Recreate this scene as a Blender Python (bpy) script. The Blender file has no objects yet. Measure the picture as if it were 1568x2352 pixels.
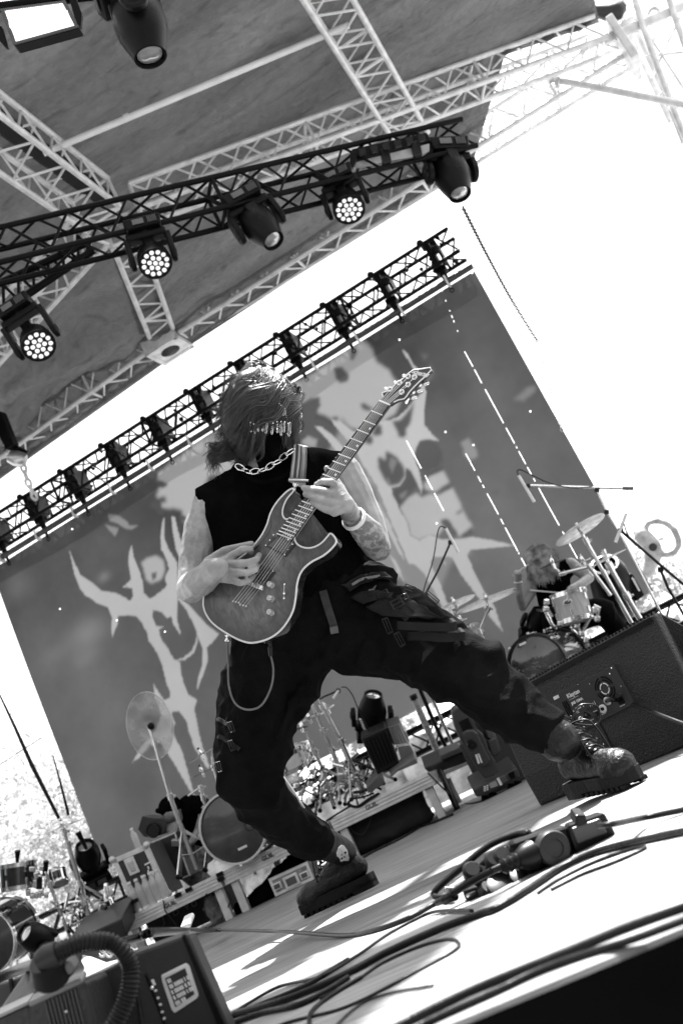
import bpy, bmesh, math, random
import numpy as np
from mathutils import Vector, Matrix
random.seed(7); rng=np.random.default_rng(7)
S=bpy.context.scene; COL=S.collection
rad=math.radians
# ---------------- camera ----------------
# calibrated from the photograph: measurements below are in a 1568 x 2352 reading of it
F=2430.0; CAMH=0.22
def cam_axes(roll,pitch,yaw):
    cy,sy=math.cos(yaw),math.sin(yaw);cp,sp=math.cos(pitch),math.sin(pitch);cr,sr=math.cos(roll),math.sin(roll)
    fwd=Vector((-sy*cp,cy*cp,sp)); r0=Vector((cy,sy,0)); u0=r0.cross(fwd)
    return cr*r0+sr*u0, -sr*r0+cr*u0, fwd
RI,UP,FW=cam_axes(rad(-25.75),rad(15.2),rad(15.2))
CAM=Vector((0,0,CAMH))
cd=bpy.data.cameras.new('camera'); cam=bpy.data.objects.new('camera',cd); COL.objects.link(cam)
m=Matrix.Identity(4)
for i,v in enumerate((RI,UP,-FW)):
    for j in range(3): m[j][i]=v[j]
m.translation=CAM; cam.matrix_world=m
cd.sensor_fit='VERTICAL'; cd.sensor_height=36; cd.lens=36*F/2352; cd.clip_start=.05; cd.clip_end=2000
cd.dof.use_dof=True; cd.dof.focus_distance=3.3; cd.dof.aperture_fstop=5.0
S.camera=cam
# ---------------- light ----------------
SUN_EL=70     # from behind the stage, slightly from the right
w=bpy.data.worlds.new('World'); S.world=w; w.use_nodes=True
nt=w.node_tree; sky=nt.nodes.new('ShaderNodeTexSky'); sky.sky_type='NISHITA'; sky.sun_disc=False
sky.sun_elevation=rad(SUN_EL); sky.sun_rotation=rad(18); sky.dust_density=3.0; sky.air_density=1.0
bw=nt.nodes.new('ShaderNodeRGBToBW'); nt.links.new(sky.outputs[0],bw.inputs[0])
bg=nt.nodes['Background']; nt.links.new(bw.outputs[0],bg.inputs['Color']); bg.inputs['Strength'].default_value=.125
sl=bpy.data.lights.new('sun','SUN'); sl.energy=5; sl.angle=rad(.6); so=bpy.data.objects.new('sun',sl); COL.objects.link(so)
sd=Vector((math.sin(rad(18))*math.cos(rad(SUN_EL)), math.cos(rad(18))*math.cos(rad(SUN_EL)), math.sin(rad(SUN_EL)))) # towards the sun
so.rotation_euler=sd.to_track_quat('Z','Y').to_euler(); so.location=sd*30
S.view_settings.view_transform='Standard'; S.view_settings.look='None'; S.view_settings.gamma=1; S.view_settings.exposure=2.25
S.cycles.max_bounces=6; S.cycles.transparent_max_bounces=12

# ---------------- picture measuring ----------------
def ray(u,v): return RI*((u-784)/F)-UP*((v-1176)/F)+FW
def P(u,v,d): return CAM+ray(u,v)*d
def FL(u,v,z=0.0): r=ray(u,v); return CAM+r*((z-CAMH)/r.z)
def PY(u,v,Y): r=ray(u,v); return CAM+r*(Y/r.y)
def PL(u,v,o,n): r=ray(u,v); return CAM+r*((o-CAM).dot(n)/r.dot(n))
def dep(p): return (Vector(p)-CAM).dot(FW)
Z=Vector((0,0,1)); X=Vector((1,0,0)); Y=Vector((0,1,0))
# ---------------- materials ----------------
MATS={}
def mat(name,v=.2,rough=.6,metal=0.,spec=.5,var=.25,vs=6.,bump=0.,bs=60.,trans=0.,alpha=1.,coat=0.,emit=0.,stretch=(1,1,1),glass=0.,sss=0.):
    if name in MATS: return MATS[name]
    M=bpy.data.materials.new(name); M.use_nodes=True; t=M.node_tree; N=t.nodes; K=t.links; b=N['Principled BSDF']
    b.inputs['Roughness'].default_value=rough; b.inputs['Metallic'].default_value=metal
    b.inputs['Specular IOR Level'].default_value=spec; b.inputs['Coat Weight'].default_value=coat
    b.inputs['Transmission Weight'].default_value=glass; b.inputs['Alpha'].default_value=alpha
    tc=N.new('ShaderNodeTexCoord'); mp=N.new('ShaderNodeMapping'); mp.inputs['Scale'].default_value=stretch
    K.new(tc.outputs['Object'],mp.inputs[0])
    n=N.new('ShaderNodeTexNoise'); n.inputs['Scale'].default_value=vs; n.inputs['Detail'].default_value=6; K.new(mp.outputs[0],n.inputs['Vector'])
    mr=N.new('ShaderNodeMapRange'); mr.inputs['From Min'].default_value=.3; mr.inputs['From Max'].default_value=.7
    mr.inputs['To Min'].default_value=v*(1-var); mr.inputs['To Max'].default_value=v*(1+var); K.new(n.outputs[0],mr.inputs[0])
    K.new(mr.outputs[0],b.inputs['Base Color'])
    if sss: b.inputs['Subsurface Weight'].default_value=sss; b.inputs['Subsurface Radius'].default_value=(.01,.01,.01)
    if bump:
        n2=N.new('ShaderNodeTexNoise'); n2.inputs['Scale'].default_value=bs; n2.inputs['Detail'].default_value=4; K.new(mp.outputs[0],n2.inputs['Vector'])
        bp=N.new('ShaderNodeBump'); bp.inputs['Strength'].default_value=bump; bp.inputs['Distance'].default_value=.01
        K.new(n2.outputs[0],bp.inputs['Height']); K.new(bp.outputs[0],b.inputs['Normal'])
    if emit: b.inputs['Emission Color'].default_value=(1,1,1,1); b.inputs['Emission Strength'].default_value=emit
    if trans:
        tr=N.new('ShaderNodeBsdfTranslucent'); mx=N.new('ShaderNodeMixShader'); mx.inputs[0].default_value=trans
        K.new(mr.outputs[0],tr.inputs[0]); K.new(b.outputs[0],mx.inputs[1]); K.new(tr.outputs[0],mx.inputs[2])
        K.new(mx.outputs[0],N['Material Output'].inputs[0])
    MATS[name]=M; return M
ALU=mat('aluminium truss',.66,.4,.2,var=.2,vs=9)
ALUD=mat('black truss paint',.003,.5,0,spec=.1,var=.3)
BLK=mat('black plastic',.003,.38,0,spec=.14,var=.3,bump=.15,bs=150)
BLK2=mat('black satin metal',.006,.35,.0,spec=.3,var=.3)
CHR=mat('chrome',.75,.14,1,var=.08)
STEEL=mat('brushed steel',.55,.3,.9,var=.2)
RUB=mat('black rubber cable',.006,.4,0,spec=.2,var=.4,bump=.15,bs=90)
WHT=mat('white paint',.75,.5,var=.08)
GREY=mat('grey plastic',.08,.5,var=.2)
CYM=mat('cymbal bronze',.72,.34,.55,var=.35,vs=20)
DRUMB=mat('black drum lacquer',.015,.12,0,coat=.6)
GLS=mat('lens glass',.5,.05,.6,var=.3,coat=1)
SKIN=mat('skin',.26,.38,0,var=.30,vs=16,bump=.25,bs=70,sss=.1)
_t=SKIN.node_tree; _b=_t.nodes['Principled BSDF']; _l=_b.inputs['Base Color'].links[0]; _src=_l.from_socket; _vc=_t.nodes.new('ShaderNodeVertexColor'); _vc.layer_name='ink'
_m=_t.nodes.new('ShaderNodeVectorMath'); _m.operation='SCALE'; _t.links.new(_vc.outputs[0],_m.inputs[0]); _t.links.new(_src,_m.inputs['Scale']); _t.links.new(_m.outputs[0],_b.inputs['Base Color'])
HAIRM=mat('dark hair',.018,.36,0,spec=.5,var=.5,vs=9)
CLOTH=mat('black cotton',.0035,.95,0,spec=.0,var=.3,vs=14,bump=.25,bs=220)
CLOTH2=mat('black ripstop trousers',.0065,.7,0,spec=.015,var=.35,vs=10,bump=.3,bs=200)
LEA=mat('black leather',.005,.42,0,spec=.3,var=.5,vs=30,bump=.5,bs=90)
# ---------------- mesh building ----------------
class MB:
    def __init__(s): s.v=[]; s.f=[]
    def add(s,vs,fs):
        o=len(s.v); s.v+= [Vector(p) for p in vs]; s.f+= [tuple(i+o for i in f) for f in fs]; return s
    def box(s,c,size,ax=(X,Y,Z),taper=1.):
        c=Vector(c); a,b,d=[Vector(q) for q in ax]; sx,sy,sz=[q/2 for q in size]
        vs=[]
        for k,t in ((-1,1.),(1,taper)):
            for i,j in ((-1,-1),(1,-1),(1,1),(-1,1)): vs.append(c+a*i*sx*t+b*j*sy*t+d*k*sz)
        return s.add(vs,[(3,2,1,0),(4,5,6,7),(0,1,5,4),(1,2,6,5),(2,3,7,6),(3,0,4,7)])
    def tube(s,pts,r,n=8,cap=True,flat=1.,up=None):
        pts=[Vector(p) for p in pts]; N=len(pts); rr=r if isinstance(r,(list,tuple)) else [r]*N
        t=(pts[1]-pts[0]).normalized(); a=t.cross(up if up else Z)
        if a.length<.05: a=t.cross(X)
        a.normalize(); vs=[]
        for i in range(N):
            t=(pts[min(i+1,N-1)]-pts[max(i-1,0)])
            if t.length<1e-9: t=Vector((0,0,1))
            t.normalize(); a=(a-t*a.dot(t)); 
            if a.length<1e-6: a=t.orthogonal()
            a.normalize(); b=t.cross(a)
            for k in range(n):
                q=2*math.pi*k/n; vs.append(pts[i]+(a*math.cos(q)+b*math.sin(q)*flat)*rr[i])
        fs=[(i*n+k,i*n+(k+1)%n,(i+1)*n+(k+1)%n,(i+1)*n+k) for i in range(N-1) for k in range(n)]
        if cap: fs+= [tuple(range(n))[::-1],tuple((N-1)*n+k for k in range(n))]
        return s.add(vs,fs)
    def cyl(s,a,b,r,r2=None,n=16): return s.tube([a,b],[r,r if r2 is None else r2],n)
    def lathe(s,o,ax,prof,n=28,up=None):
        # prof: (distance along axis, radius)
        o=Vector(o); ax=Vector(ax).normalized(); a=ax.orthogonal().normalized(); b=ax.cross(a); vs=[]
        for z,r in prof:
            for k in range(n):
                q=2*math.pi*k/n; vs.append(o+ax*z+(a*math.cos(q)+b*math.sin(q))*max(r,1e-5))
        fs=[(i*n+k,i*n+(k+1)%n,(i+1)*n+(k+1)%n,(i+1)*n+k) for i in range(len(prof)-1) for k in range(n)]
        return s.add(vs,fs)
    def ell(s,c,r,ax=(X,Y,Z),n=16,m=10):
        c=Vector(c); r=(r,r,r) if not isinstance(r,(tuple,list)) else r; vs=[]
        for i in range(m+1):
            th=math.pi*i/m
            for k in range(n):
                q=2*math.pi*k/n
                vs.append(c+ax[0]*r[0]*math.sin(th)*math.cos(q)+ax[1]*r[1]*math.sin(th)*math.sin(q)+ax[2]*r[2]*math.cos(th))
        return s.add(vs,[(i*n+k,(i+1)*n+k,(i+1)*n+(k+1)%n,i*n+(k+1)%n) for i in range(m) for k in range(n)])
    def prism(s,pts,off):
        # pts 3-D outline, extruded by vector off; caps triangulated by blender ngon
        pts=[Vector(p) for p in pts]; n=len(pts); off=Vector(off)
        return s.add(pts+[p+off for p in pts],[tuple(range(n))[::-1],tuple(range(n,2*n))]+[(i,(i+1)%n,n+(i+1)%n,n+i) for i in range(n)])
    def torus(s,c,ax,R,r,n=32,k=8,sx=1.,a=None):
        c=Vector(c); ax=Vector(ax).normalized(); a=(Vector(a) if a is not None else ax.orthogonal()).normalized(); b=ax.cross(a)
        pts=[c+(a*math.cos(2*math.pi*i/n)*sx+b*math.sin(2*math.pi*i/n))*R for i in range(n+1)]
        return s.tube(pts,r,k,cap=False,up=ax)
    def build(s,name,m,parent=None,smooth=False,bevel=0,base=None,seg=2):
        me=bpy.data.meshes.new(name)
        loc=Vector(parent.get('_w',(0,0,0))) if parent is not None else (Vector(base) if base is not None else Vector((0,0,0)))
        me.from_pydata([tuple(p-loc) for p in s.v],[],s.f); me.update()
        bm=bmesh.new(); bm.from_mesh(me); bmesh.ops.remove_doubles(bm,verts=bm.verts,dist=1e-6); bmesh.ops.recalc_face_normals(bm,faces=bm.faces); bm.to_mesh(me); bm.free()
        if m: me.materials.append(m)
        o=bpy.data.objects.new(name,me); COL.objects.link(o)
        if smooth:
            for p in me.polygons: p.use_smooth=True
            if smooth!='all':
                try: me.set_sharp_from_angle(angle=rad(40))
                except Exception: pass
        if bevel:
            b=o.modifiers.new('bevel','BEVEL'); b.width=bevel; b.segments=seg; b.limit_method='ANGLE'
        if parent is not None: o.parent=parent
        else: o.location=loc
        o['_w']=tuple(loc)
        return o
def tag(o,label=None,cat=None,group=None,kind=None):
    if label: o['label']=label
    if cat: o['category']=cat
    if group: o['group']=group
    if kind: o['kind']=kind
    return o
def thing(name,label,cat,loc,group=None):
    o=bpy.data.objects.new(name,None); COL.objects.link(o); o.location=loc; o.empty_display_size=.1; o['_w']=tuple(loc)
    return tag(o,label,cat,group)
def sub_curve(pts,n=8):
    pts=[Vector(p) for p in pts]; out=[]
    for i in range(len(pts)-1):
        p0=pts[max(i-1,0)];p1=pts[i];p2=pts[i+1];p3=pts[min(i+2,len(pts)-1)]
        for k in range(n):
            t=k/n; out.append(.5*((2*p1)+(p2-p0)*t+(2*p0-5*p1+4*p2-p3)*t*t+(3*p1-p0-3*p2+p3)*t**3))
    out.append(pts[-1]); return out
def text3d(name,body,size,o,ax,up,m,parent,ext=.0006,bold=False,font_shear=0,align='LEFT',space=1.0,weight=0):
    c=bpy.data.curves.new(name,'FONT'); c.body=body; c.size=size; c.extrude=ext; c.align_x=align; c.shear=font_shear; c.space_character=space; c.offset=weight
    t=bpy.data.objects.new(name,c); COL.objects.link(t)
    ax=Vector(ax).normalized(); up=(Vector(up)-ax*Vector(up).dot(ax)).normalized(); n=ax.cross(up)
    M=Matrix((( ax.x,up.x,n.x,0),(ax.y,up.y,n.y,0),(ax.z,up.z,n.z,0),(0,0,0,1))); M.translation=Vector(o)
    dg=bpy.context.evaluated_depsgraph_get(); me=bpy.data.meshes.new_from_object(t.evaluated_get(dg)); bpy.data.objects.remove(t)
    loc=Vector(parent['_w']); me.transform(Matrix.Translation(-loc)@M); me.materials.clear(); me.materials.append(m)
    ob=bpy.data.objects.new(name,me); COL.objects.link(ob); ob.parent=parent; return ob

# ---------------- ground, stage ----------------
g=MB()
g.add([(-400,-60,-1.3),(400,-60,-1.3),(400,900,-1.3),(-400,900,-1.3)],[(0,1,2,3)])
tag(g.build('ground',mat('dry ground',.16,.95,var=.3,vs=.6)),kind='structure')
def wood():
    M=bpy.data.materials.new('stage boards'); M.use_nodes=True; t=M.node_tree; N=t.nodes; K=t.links; b=N['Principled BSDF']
    tc=N.new('ShaderNodeTexCoord')
    def noise(sc,det,st):
        mp=N.new('ShaderNodeMapping'); mp.inputs['Scale'].default_value=st; K.new(tc.outputs['Object'],mp.inputs[0])
        n=N.new('ShaderNodeTexNoise'); n.inputs['Scale'].default_value=sc; n.inputs['Detail'].default_value=det; n.inputs['Roughness'].default_value=.65; K.new(mp.outputs[0],n.inputs['Vector']); return n.outputs[0]
    def rng_(i,a,b_,c,d):
        r=N.new('ShaderNodeMapRange'); r.inputs[1].default_value=a; r.inputs[2].default_value=b_; r.inputs[3].default_value=c; r.inputs[4].default_value=d; K.new(i,r.inputs[0]); return r.outputs[0]
    def mul(a,b_):
        q=N.new('ShaderNodeMath'); q.operation='MULTIPLY'; K.new(a,q.inputs[0]); K.new(b_,q.inputs[1]); return q.outputs[0]
    grain=rng_(noise(1,8,(1.6,42,1)),.36,.64,.42,1.25)
    blot=rng_(noise(1,4,(.9,2.6,1)),.3,.7,.75,1.2)
    scr=rng_(noise(1,6,(5,160,1)),.62,.7,1,1.5)
    sp=N.new('ShaderNodeSeparateXYZ'); K.new(tc.outputs['Object'],sp.inputs[0])
    md=N.new('ShaderNodeMath'); md.operation='WRAP'; md.inputs[1].default_value=.61; md.inputs[2].default_value=0; K.new(sp.outputs[1],md.inputs[0])
    seam=rng_(md.outputs[0],.0,.006,.25,1)
    base=N.new('ShaderNodeValue'); base.outputs[0].default_value=.235
    c=mul(mul(mul(mul(base.outputs[0],grain),blot),scr),seam)
    K.new(c,b.inputs['Base Color']); b.inputs['Roughness'].default_value=.5; b.inputs['Specular IOR Level'].default_value=.45
    bp=N.new('ShaderNodeBump'); bp.inputs['Strength'].default_value=.25; bp.inputs['Distance'].default_value=.004; K.new(grain,bp.inputs['Height']); K.new(bp.outputs[0],b.inputs['Normal'])
    return M
EY=1.13
st=MB(); st.box((-2,(EY+13)/2,-.03),(16,13-EY,.06)); tag(st.build('stage_floor',wood(),bevel=.012),kind='structure')
sk=MB(); n=160
for i in range(n):
    x0=-10+16*i/n; x1=-10+16*(i+1)/n
    f=lambda x: EY+.035+.012*math.sin(x*9)+.008*math.sin(x*23)
    sk.add([(x0,EY-.006,-.008),(x1,EY-.006,-.008),(x1,f(x1)-.06,-.1),(x0,f(x0)-.06,-.1),(x1,f(x1)-.08,-1.3),(x0,f(x0)-.08,-1.3)],[(0,1,2,3),(3,2,4,5)])
tag(sk.build('stage_skirt',mat('black skirt cloth',.003,.95,spec=.03),smooth=True),'black cloth skirt hanging along the front edge of the stage','stage skirt')
# ---------------- trusses ----------------
def truss(name,label,p0,p1,w=.29,h=.29,m=ALU,r=.029,rb=.0115,bay=.5,parent=None,group='silver box trusses of the roof',cat='truss',up=Z):
    p0=Vector(p0);p1=Vector(p1); t=(p1-p0); L=t.length; t.normalize(); a=t.cross(up).normalized(); b=a.cross(t).normalized()
    T=thing(name,label,cat,p0,group)
    cn=[(a*i*w/2+b*j*h/2) for i,j in ((-1,-1),(1,-1),(1,1),(-1,1))]
    for c in cn: MB().cyl(p0+c,p1+c,r,n=10).build('chord',m,T,smooth=True)
    nb=max(2,int(round(L/bay))); br=MB()
    for i in range(nb):
        s0=p0+t*L*i/nb; s1=p0+t*L*(i+1)/nb; mid=(s0+s1)/2
        for q in range(4):
            c0,c1=cn[q],cn[(q+1)%4]
            br.tube([s0+c0,mid+c1],rb,6); br.tube([mid+c1,s1+c0],rb,6)
        if i%4==0:
            for q in range(4): br.tube([s0+cn[q],s0+cn[(q+1)%4]],rb*1.5,6)
    br.build('bracing',m,T,smooth=True)
    return T
ZR=6.35
P0=Vector((-3.08,8.45,ZR)); CB=PY(376,772,10.8); CN=PY(1432,112,10.8)
dA=Vector((0.02,-1,0)); 
T1L=CB+(CB-CN).normalized()*6.2; T1L.z=5.98
ux=(CN-CB).normalized()
truss('roof_truss','silver rear roof truss running right from the corner block to the tower',CB+ux*.25,CN,bay=.42)
truss('roof_truss','silver rear roof truss running left from the corner block, above the black screen truss',T1L,CB-ux*.25,bay=.42)
truss('roof_truss','silver diagonal roof truss rising behind the black lighting truss to the tower',P0+Vector((.25,.1,0)),CN+Vector((-.2,-.25,.15)),bay=.45)
truss('roof_truss','silver roof truss coming in from the upper left edge of the photo',P0-Vector((.0,.25,0)),P0+Vector((.1,-4.3,0)),bay=.45,w=.42,h=.34)
truss('roof_truss','silver ladder-like roof truss coming down from the top centre to the LED strip light',(-.22,4.6,ZR),(-.30,10.1,ZR-.02),bay=.5,w=.34,h=.34,r=.028)
truss('roof_truss','silver roof truss going down to the left edge behind the left moving lights',P0+Vector((-.25,.02,0)),FL(-60,835,6.05)+Vector((-1,.3,0)),bay=.45)
truss('roof_truss','short silver roof truss dropping to the corner block above the guitarist',P0+Vector((-.06,.25,-.02)),CB+Vector((.1,-.3,.03)),bay=.42)
# corner block
T=thing('truss_corner_block','silver welded corner block joining three roof trusses',"corner block",CB)
b=MB(); s=.2
for i in (-1,1):
    for j in (-1,1):
        b.box(CB+Vector((i*s,j*s,0)),(.05,.05,.45)); b.box(CB+Vector((i*s,0,j*s)),(.05,.45,.05)); b.box(CB+Vector((0,i*s,j*s)),(.45,.05,.05))
b.build('frame',ALU,T,bevel=.008)
b=MB()
for ax,o in ((0,1),(1,1),(1,-1),(2,-1),(2,1)):
    c=Vector((0,0,0)); c[ax]=o*.215; A=[X,Y,Z][ax]
    for k in range(24):
        q0=2*math.pi*k/24;q1=2*math.pi*(k+1)/24; p,q=[(Y,Z),(X,Z),(X,Y)][ax]
        f=lambda g,rr:CB+c+(p*math.cos(g)+q*math.sin(g))*rr
        sq=lambda g:.19/max(abs(math.cos(g)),abs(math.sin(g)))
        b.add([f(q0,.12),f(q1,.12),f(q1,sq(q1)),f(q0,sq(q0))],[(0,1,2,3)])
b.build('plate',ALU,T)
# purlin tube under the canopy
T=thing('purlin_tube','slim white tube crossing under the grey canopy',"roof tube",FL(100,352,ZR+.12)); MB().cyl(FL(100,352,ZR+.12),FL(800,58,ZR+.12),.03).build('tube',WHT,T,smooth=True)
for k in (.34,.35): pass
MB().cyl(FL(285,273,ZR+.11),FL(298,267,ZR+.11),.036).build('strap',WHT,T,smooth=True)
# ---------------- canopy ----------------
def canopy():
    M=bpy.data.materials.new('grey tarpaulin'); M.use_nodes=True; t=M.node_tree; N=t.nodes; K=t.links; b=N['Principled BSDF']
    tc=N.new('ShaderNodeTexCoord'); v=None
    def noise(sc,det,st,rot=0):
        mp=N.new('ShaderNodeMapping'); mp.inputs['Scale'].default_value=st; mp.inputs['Rotation'].default_value=(0,0,rot); K.new(tc.outputs['Object'],mp.inputs[0])
        n=N.new('ShaderNodeTexNoise'); n.inputs['Scale'].default_value=sc; n.inputs['Detail'].default_value=det; n.inputs['Distortion'].default_value=.5; K.new(mp.outputs[0],n.inputs['Vector']); return n.outputs[0]
    def R_(i,a,b_,c,d):
        r=N.new('ShaderNodeMapRange'); 
        for k,q in enumerate((a,b_,c,d)): r.inputs[k+1].default_value=q
        K.new(i,r.inputs[0]); return r.outputs[0]
    def mul(a,b_):
        q=N.new('ShaderNodeMath'); q.operation='MULTIPLY'; K.new(a,q.inputs[0])
        if isinstance(b_,float): q.inputs[1].default_value=b_
        else: K.new(b_,q.inputs[1])
        return q.outputs[0]
    c=mul(mul(R_(noise(.7,3,(.5,2.6,1),-.38),.3,.7,.62,1.3),R_(noise(12,9,(1,1,1)),.35,.62,.86,1.06)),R_(noise(2.0,9,(1.2,5,1),-.4),.56,.68,1.,.62))
    c=mul(c,.088)
    b.inputs['Roughness'].default_value=.55; K.new(c,b.inputs['Base Color'])
    tr=N.new('ShaderNodeBsdfTranslucent'); mx=N.new('ShaderNodeMixShader'); mx.inputs[0].default_value=.13; K.new(mul(c,.7),tr.inputs[0])
    bp=N.new('ShaderNodeBump'); bp.inputs['Strength'].default_value=.9; bp.inputs['Distance'].default_value=.06; K.new(noise(5,7,(1.4,2.6,1),-.4),bp.inputs['Height']); K.new(bp.outputs[0],b.inputs['Normal'])
    K.new(b.outputs[0],mx.inputs[1]); K.new(tr.outputs[0],mx.inputs[2]); K.new(mx.outputs[0],N['Material Output'].inputs[0]); return M
TARP=canopy()
CZ=ZR+.2
def panel(name,quad,n=40,amp=.03,parent=None,seed=0,fold=0):
    a,b_,c,d=[Vector(q) for q in quad]; mb=MB(); vs=[]
    from mathutils import noise as mn
    for i in range(n+1):
        for j in range(n+1):
            s,t=i/n,j/n; p=(a*(1-s)+b_*s)*(1-t)+(d*(1-s)+c*s)*t
            e=min(1,8*min(s,1-s,t,1-t)); q=mn.noise(Vector((p.x*.8+seed,p.y*1.5,seed)))+.4*mn.noise(Vector((p.x*3,p.y*5,seed)))
            p=p+Vector((0,0,(q*amp+fold*abs(math.sin(s*9+2*q))**3)*e)); vs.append(p)
    m=n+1; mb.add(vs,[(i*m+j,(i+1)*m+j,(i+1)*m+j+1,i*m+j+1) for i in range(n) for j in range(n)])
    return mb.build(name,TARP,parent,smooth='all')
T=thing('roof_canopy','grey tarpaulin roof canopy stretched over the silver trusses','canopy',(-2,8,CZ))
rt=P0.lerp(CN,.0); rb=PY(1086,372,10.95); cl=CB+Vector((0,.18,-.2)); L0=T1L+Vector((0,.18,-.2)); c9=Vector(CN)+Vector((-.1,-.2,.3)); p0=P0+Vector((0,0,.25)); rt=p0.lerp(c9,.80)
YF=5.55
panel('canopy_sheet',[Vector((-3.05,YF,CZ)),p0,c9,Vector((2.0,YF,CZ))],60,.05,T,1)
panel('canopy_sheet',[p0,rt,rb,cl],40,.03,T,2,fold=.05)
panel('canopy_sheet',[p0,cl,L0,L0+Vector((0,-1.8,.3))],50,.05,T,3,fold=.25)
panel('canopy_sheet',[Vector((-3.05,YF,CZ)),Vector((-9,YF,CZ-.2)),L0+Vector((0,-1.8,.3)),p0],50,.07,T,4,fold=.12)
# rolled dark hem along the right edge of the canopy
hm=[]
for i in range(30):
    s=i/29; a=FL(930,192,ZR+.10); c=FL(1425,14,ZR+.10); p=a.lerp(c,s); hm.append(p+Vector((0,0,.05*math.sin(i*1.3)*s)))
MB().tube(hm,[.025+.06*(i/29)*(1+.3*math.sin(i*2.1)) for i in range(30)],8).build('rolled_hem',mat('dark tarp underside',.012,.6,bump=.6,bs=20),T,smooth='all')
MB().tube([Vector((-3.02,YF,CZ-.03)),P0+Vector((.02,0,.17))],.10,8,flat=.3).build('dark_webbing',mat('black webbing',.01,.9),T)
# ---------------- tower at the right ----------------
tb=PY(1535,180,10.6)
T=thing('scaffold_tower','pale scaffold tower of tubes at the top right corner of the stage roof','tower',(tb.x,tb.y,-1.3))
def tubepx(ps,Yp,r,nm,par=None,m=ALU): 
    pts=[PY(u,v,Yp if not isinstance(Yp,(list,tuple)) else Yp[i]) for i,(u,v) in enumerate(ps)]
    return MB().tube(pts,r,10).build(nm,m,par or T,smooth=True)
for ps,Yp in ((((1405,-80),(1432,10),(1530,225),(1570,330)),10.9),(((1440,-60),(1475,60),(1545,250),(1600,380)),10.5),(((1395,-30),(1540,282)),11.3),(((1515,-60),(1580,130),(1650,330)),10.6)):
    tubepx(ps,Yp,.032,'upright_tube')
b=MB()
for a,c in (((1420,30),(1545,-15)),((1450,75),(1535,20)),((1475,60),(1570,205)),((1520,40),(1490,120)),((1480,130),(1568,120)),((1495,180),(1560,40)),((1540,60),(1568,80)),((1510,225),(1590,110)),((1470,50),(1500,-20)),((1430,10),(1475,60))):
    b.tube([PY(*a,10.8),PY(*c,10.6)],.014,6)
b.build('brace_tube',ALU,T,smooth=True)
b=MB()
for u,v in ((1545,240),(1500,30),(1420,20)): MB().torus(PY(u,v,10.7),Y,.05,.02).build('coupler',STEEL,T,smooth=True)
MB().box(PY(1420,70,10.7),(.5,.12,.06),(X,Y,Z)).box(PY(1432,110,10.6),(.08,.5,.55)).box(PY(1500,45,10.6),(1.1,.08,.1),((RI-UP*(-.42)).normalized(),FW,UP)).build('sleeve_plate',ALU,T,bevel=.01)
T=thing('brace_tube','pale outrigger scaffold tube reaching from the roof truss to the tower','tube',PY(1258,180,10.6))
MB().cyl(PY(1256,179,10.6),PY(1640,254,10.3),.036).build('tube',ALU,T,smooth=True)
b=MB(); 
for u,v in ((1262,181),(1278,187),(1540,236)): MB().torus(PY(u,v,10.58),RI,.05,.02).build('coupler',STEEL,T,smooth=True)
# ---------------- black lighting truss ----------------
BL0=FL(-40,597,4.0); BL1=FL(1066,328,4.0)
truss('lighting_truss','black box truss carrying the moving lights under the canopy',BL0,BL1,w=.21,h=.23,m=ALUD,r=.019,rb=.009,bay=.36,group=None)
bdir=(BL1-BL0).normalized()
# second lower pipe at left carrying one light
T=thing('lighting_truss','short black side truss at the left carrying the lowest moving light','truss',FL(-30,770,3.7))
for o in (0,.22): MB().cyl(FL(-60,760,3.75)+Z*o,FL(215,575,3.95)+Z*o*.3,.024).build('chord',ALUD,T,smooth=True)
b=MB(); a=FL(-60,760,3.75);c=FL(215,575,3.95)
for i in range(8): b.tube([a.lerp(c,i/8),a.lerp(c,(i+.5)/8)+Z*.15],.01,6).tube([a.lerp(c,(i+.5)/8)+Z*.15,a.lerp(c,(i+1)/8)],.01,6)
b.build('bracing',ALUD,T)
# ---------------- screen truss ----------------
SY=11.0
s0=PY(-60,1236,SY); s1=PY(1052,566,SY); s0.z=s1.z=5.33
ST=truss('screen_truss','black truss hung with rigging directly above the printed band backdrop',s0,s1,w=.3,h=.3,m=ALUD,r=.024,rb=.011,bay=.36,group=None)
for i in range(11):
    c=s0.lerp(s1,(i+.55)/11.); b=MB()
    b.box(c,(.065,.34,.30)).box(c+X*.09,(.03,.30,.26)).box(c+Z*.17,(.14,.08,.05)).box(c-Z*.17,(.13,.11,.07)).ell(c+Vector((.06,-.17,.0)),.055).ell(c+Vector((-.05,-.18,.16)),.04)
    b.cyl(c-Z*.2,c-Z*.42,.045,.012,8).torus(c-Z*.44,Y,.022,.007,12,6)
    b.build('clamp',ALUD,ST,smooth=True,bevel=.01)
b=MB()
for i in range(60):
    c=s0.lerp(s1,random.random())+Vector((0,random.uniform(-.17,.17),random.choice((-.15,.15,0))+random.uniform(-.05,.05))); MB().ell(c,random.uniform(.012,.035),n=8,m=5).build('fixing',ALUD,ST,smooth=True)
T=thing('hanging_bar','dark top bar holding the upper edge of the backdrop','bar',PY(-40,1318,SY-.05))
zb=4.99; a=PY(-30,1310,SY-.05); c=PY(1086,612,SY-.05); a.z=c.z=zb
MB().cyl(a,c,.035,n=10).build('bar',mat('dark bar',.04,.4),T,smooth=True)
for i in range(12):
    q=a.lerp(c,(i+.45)/12); MB().box(q,(.02,.09,.13)).build('tie',WHT,T)
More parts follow.
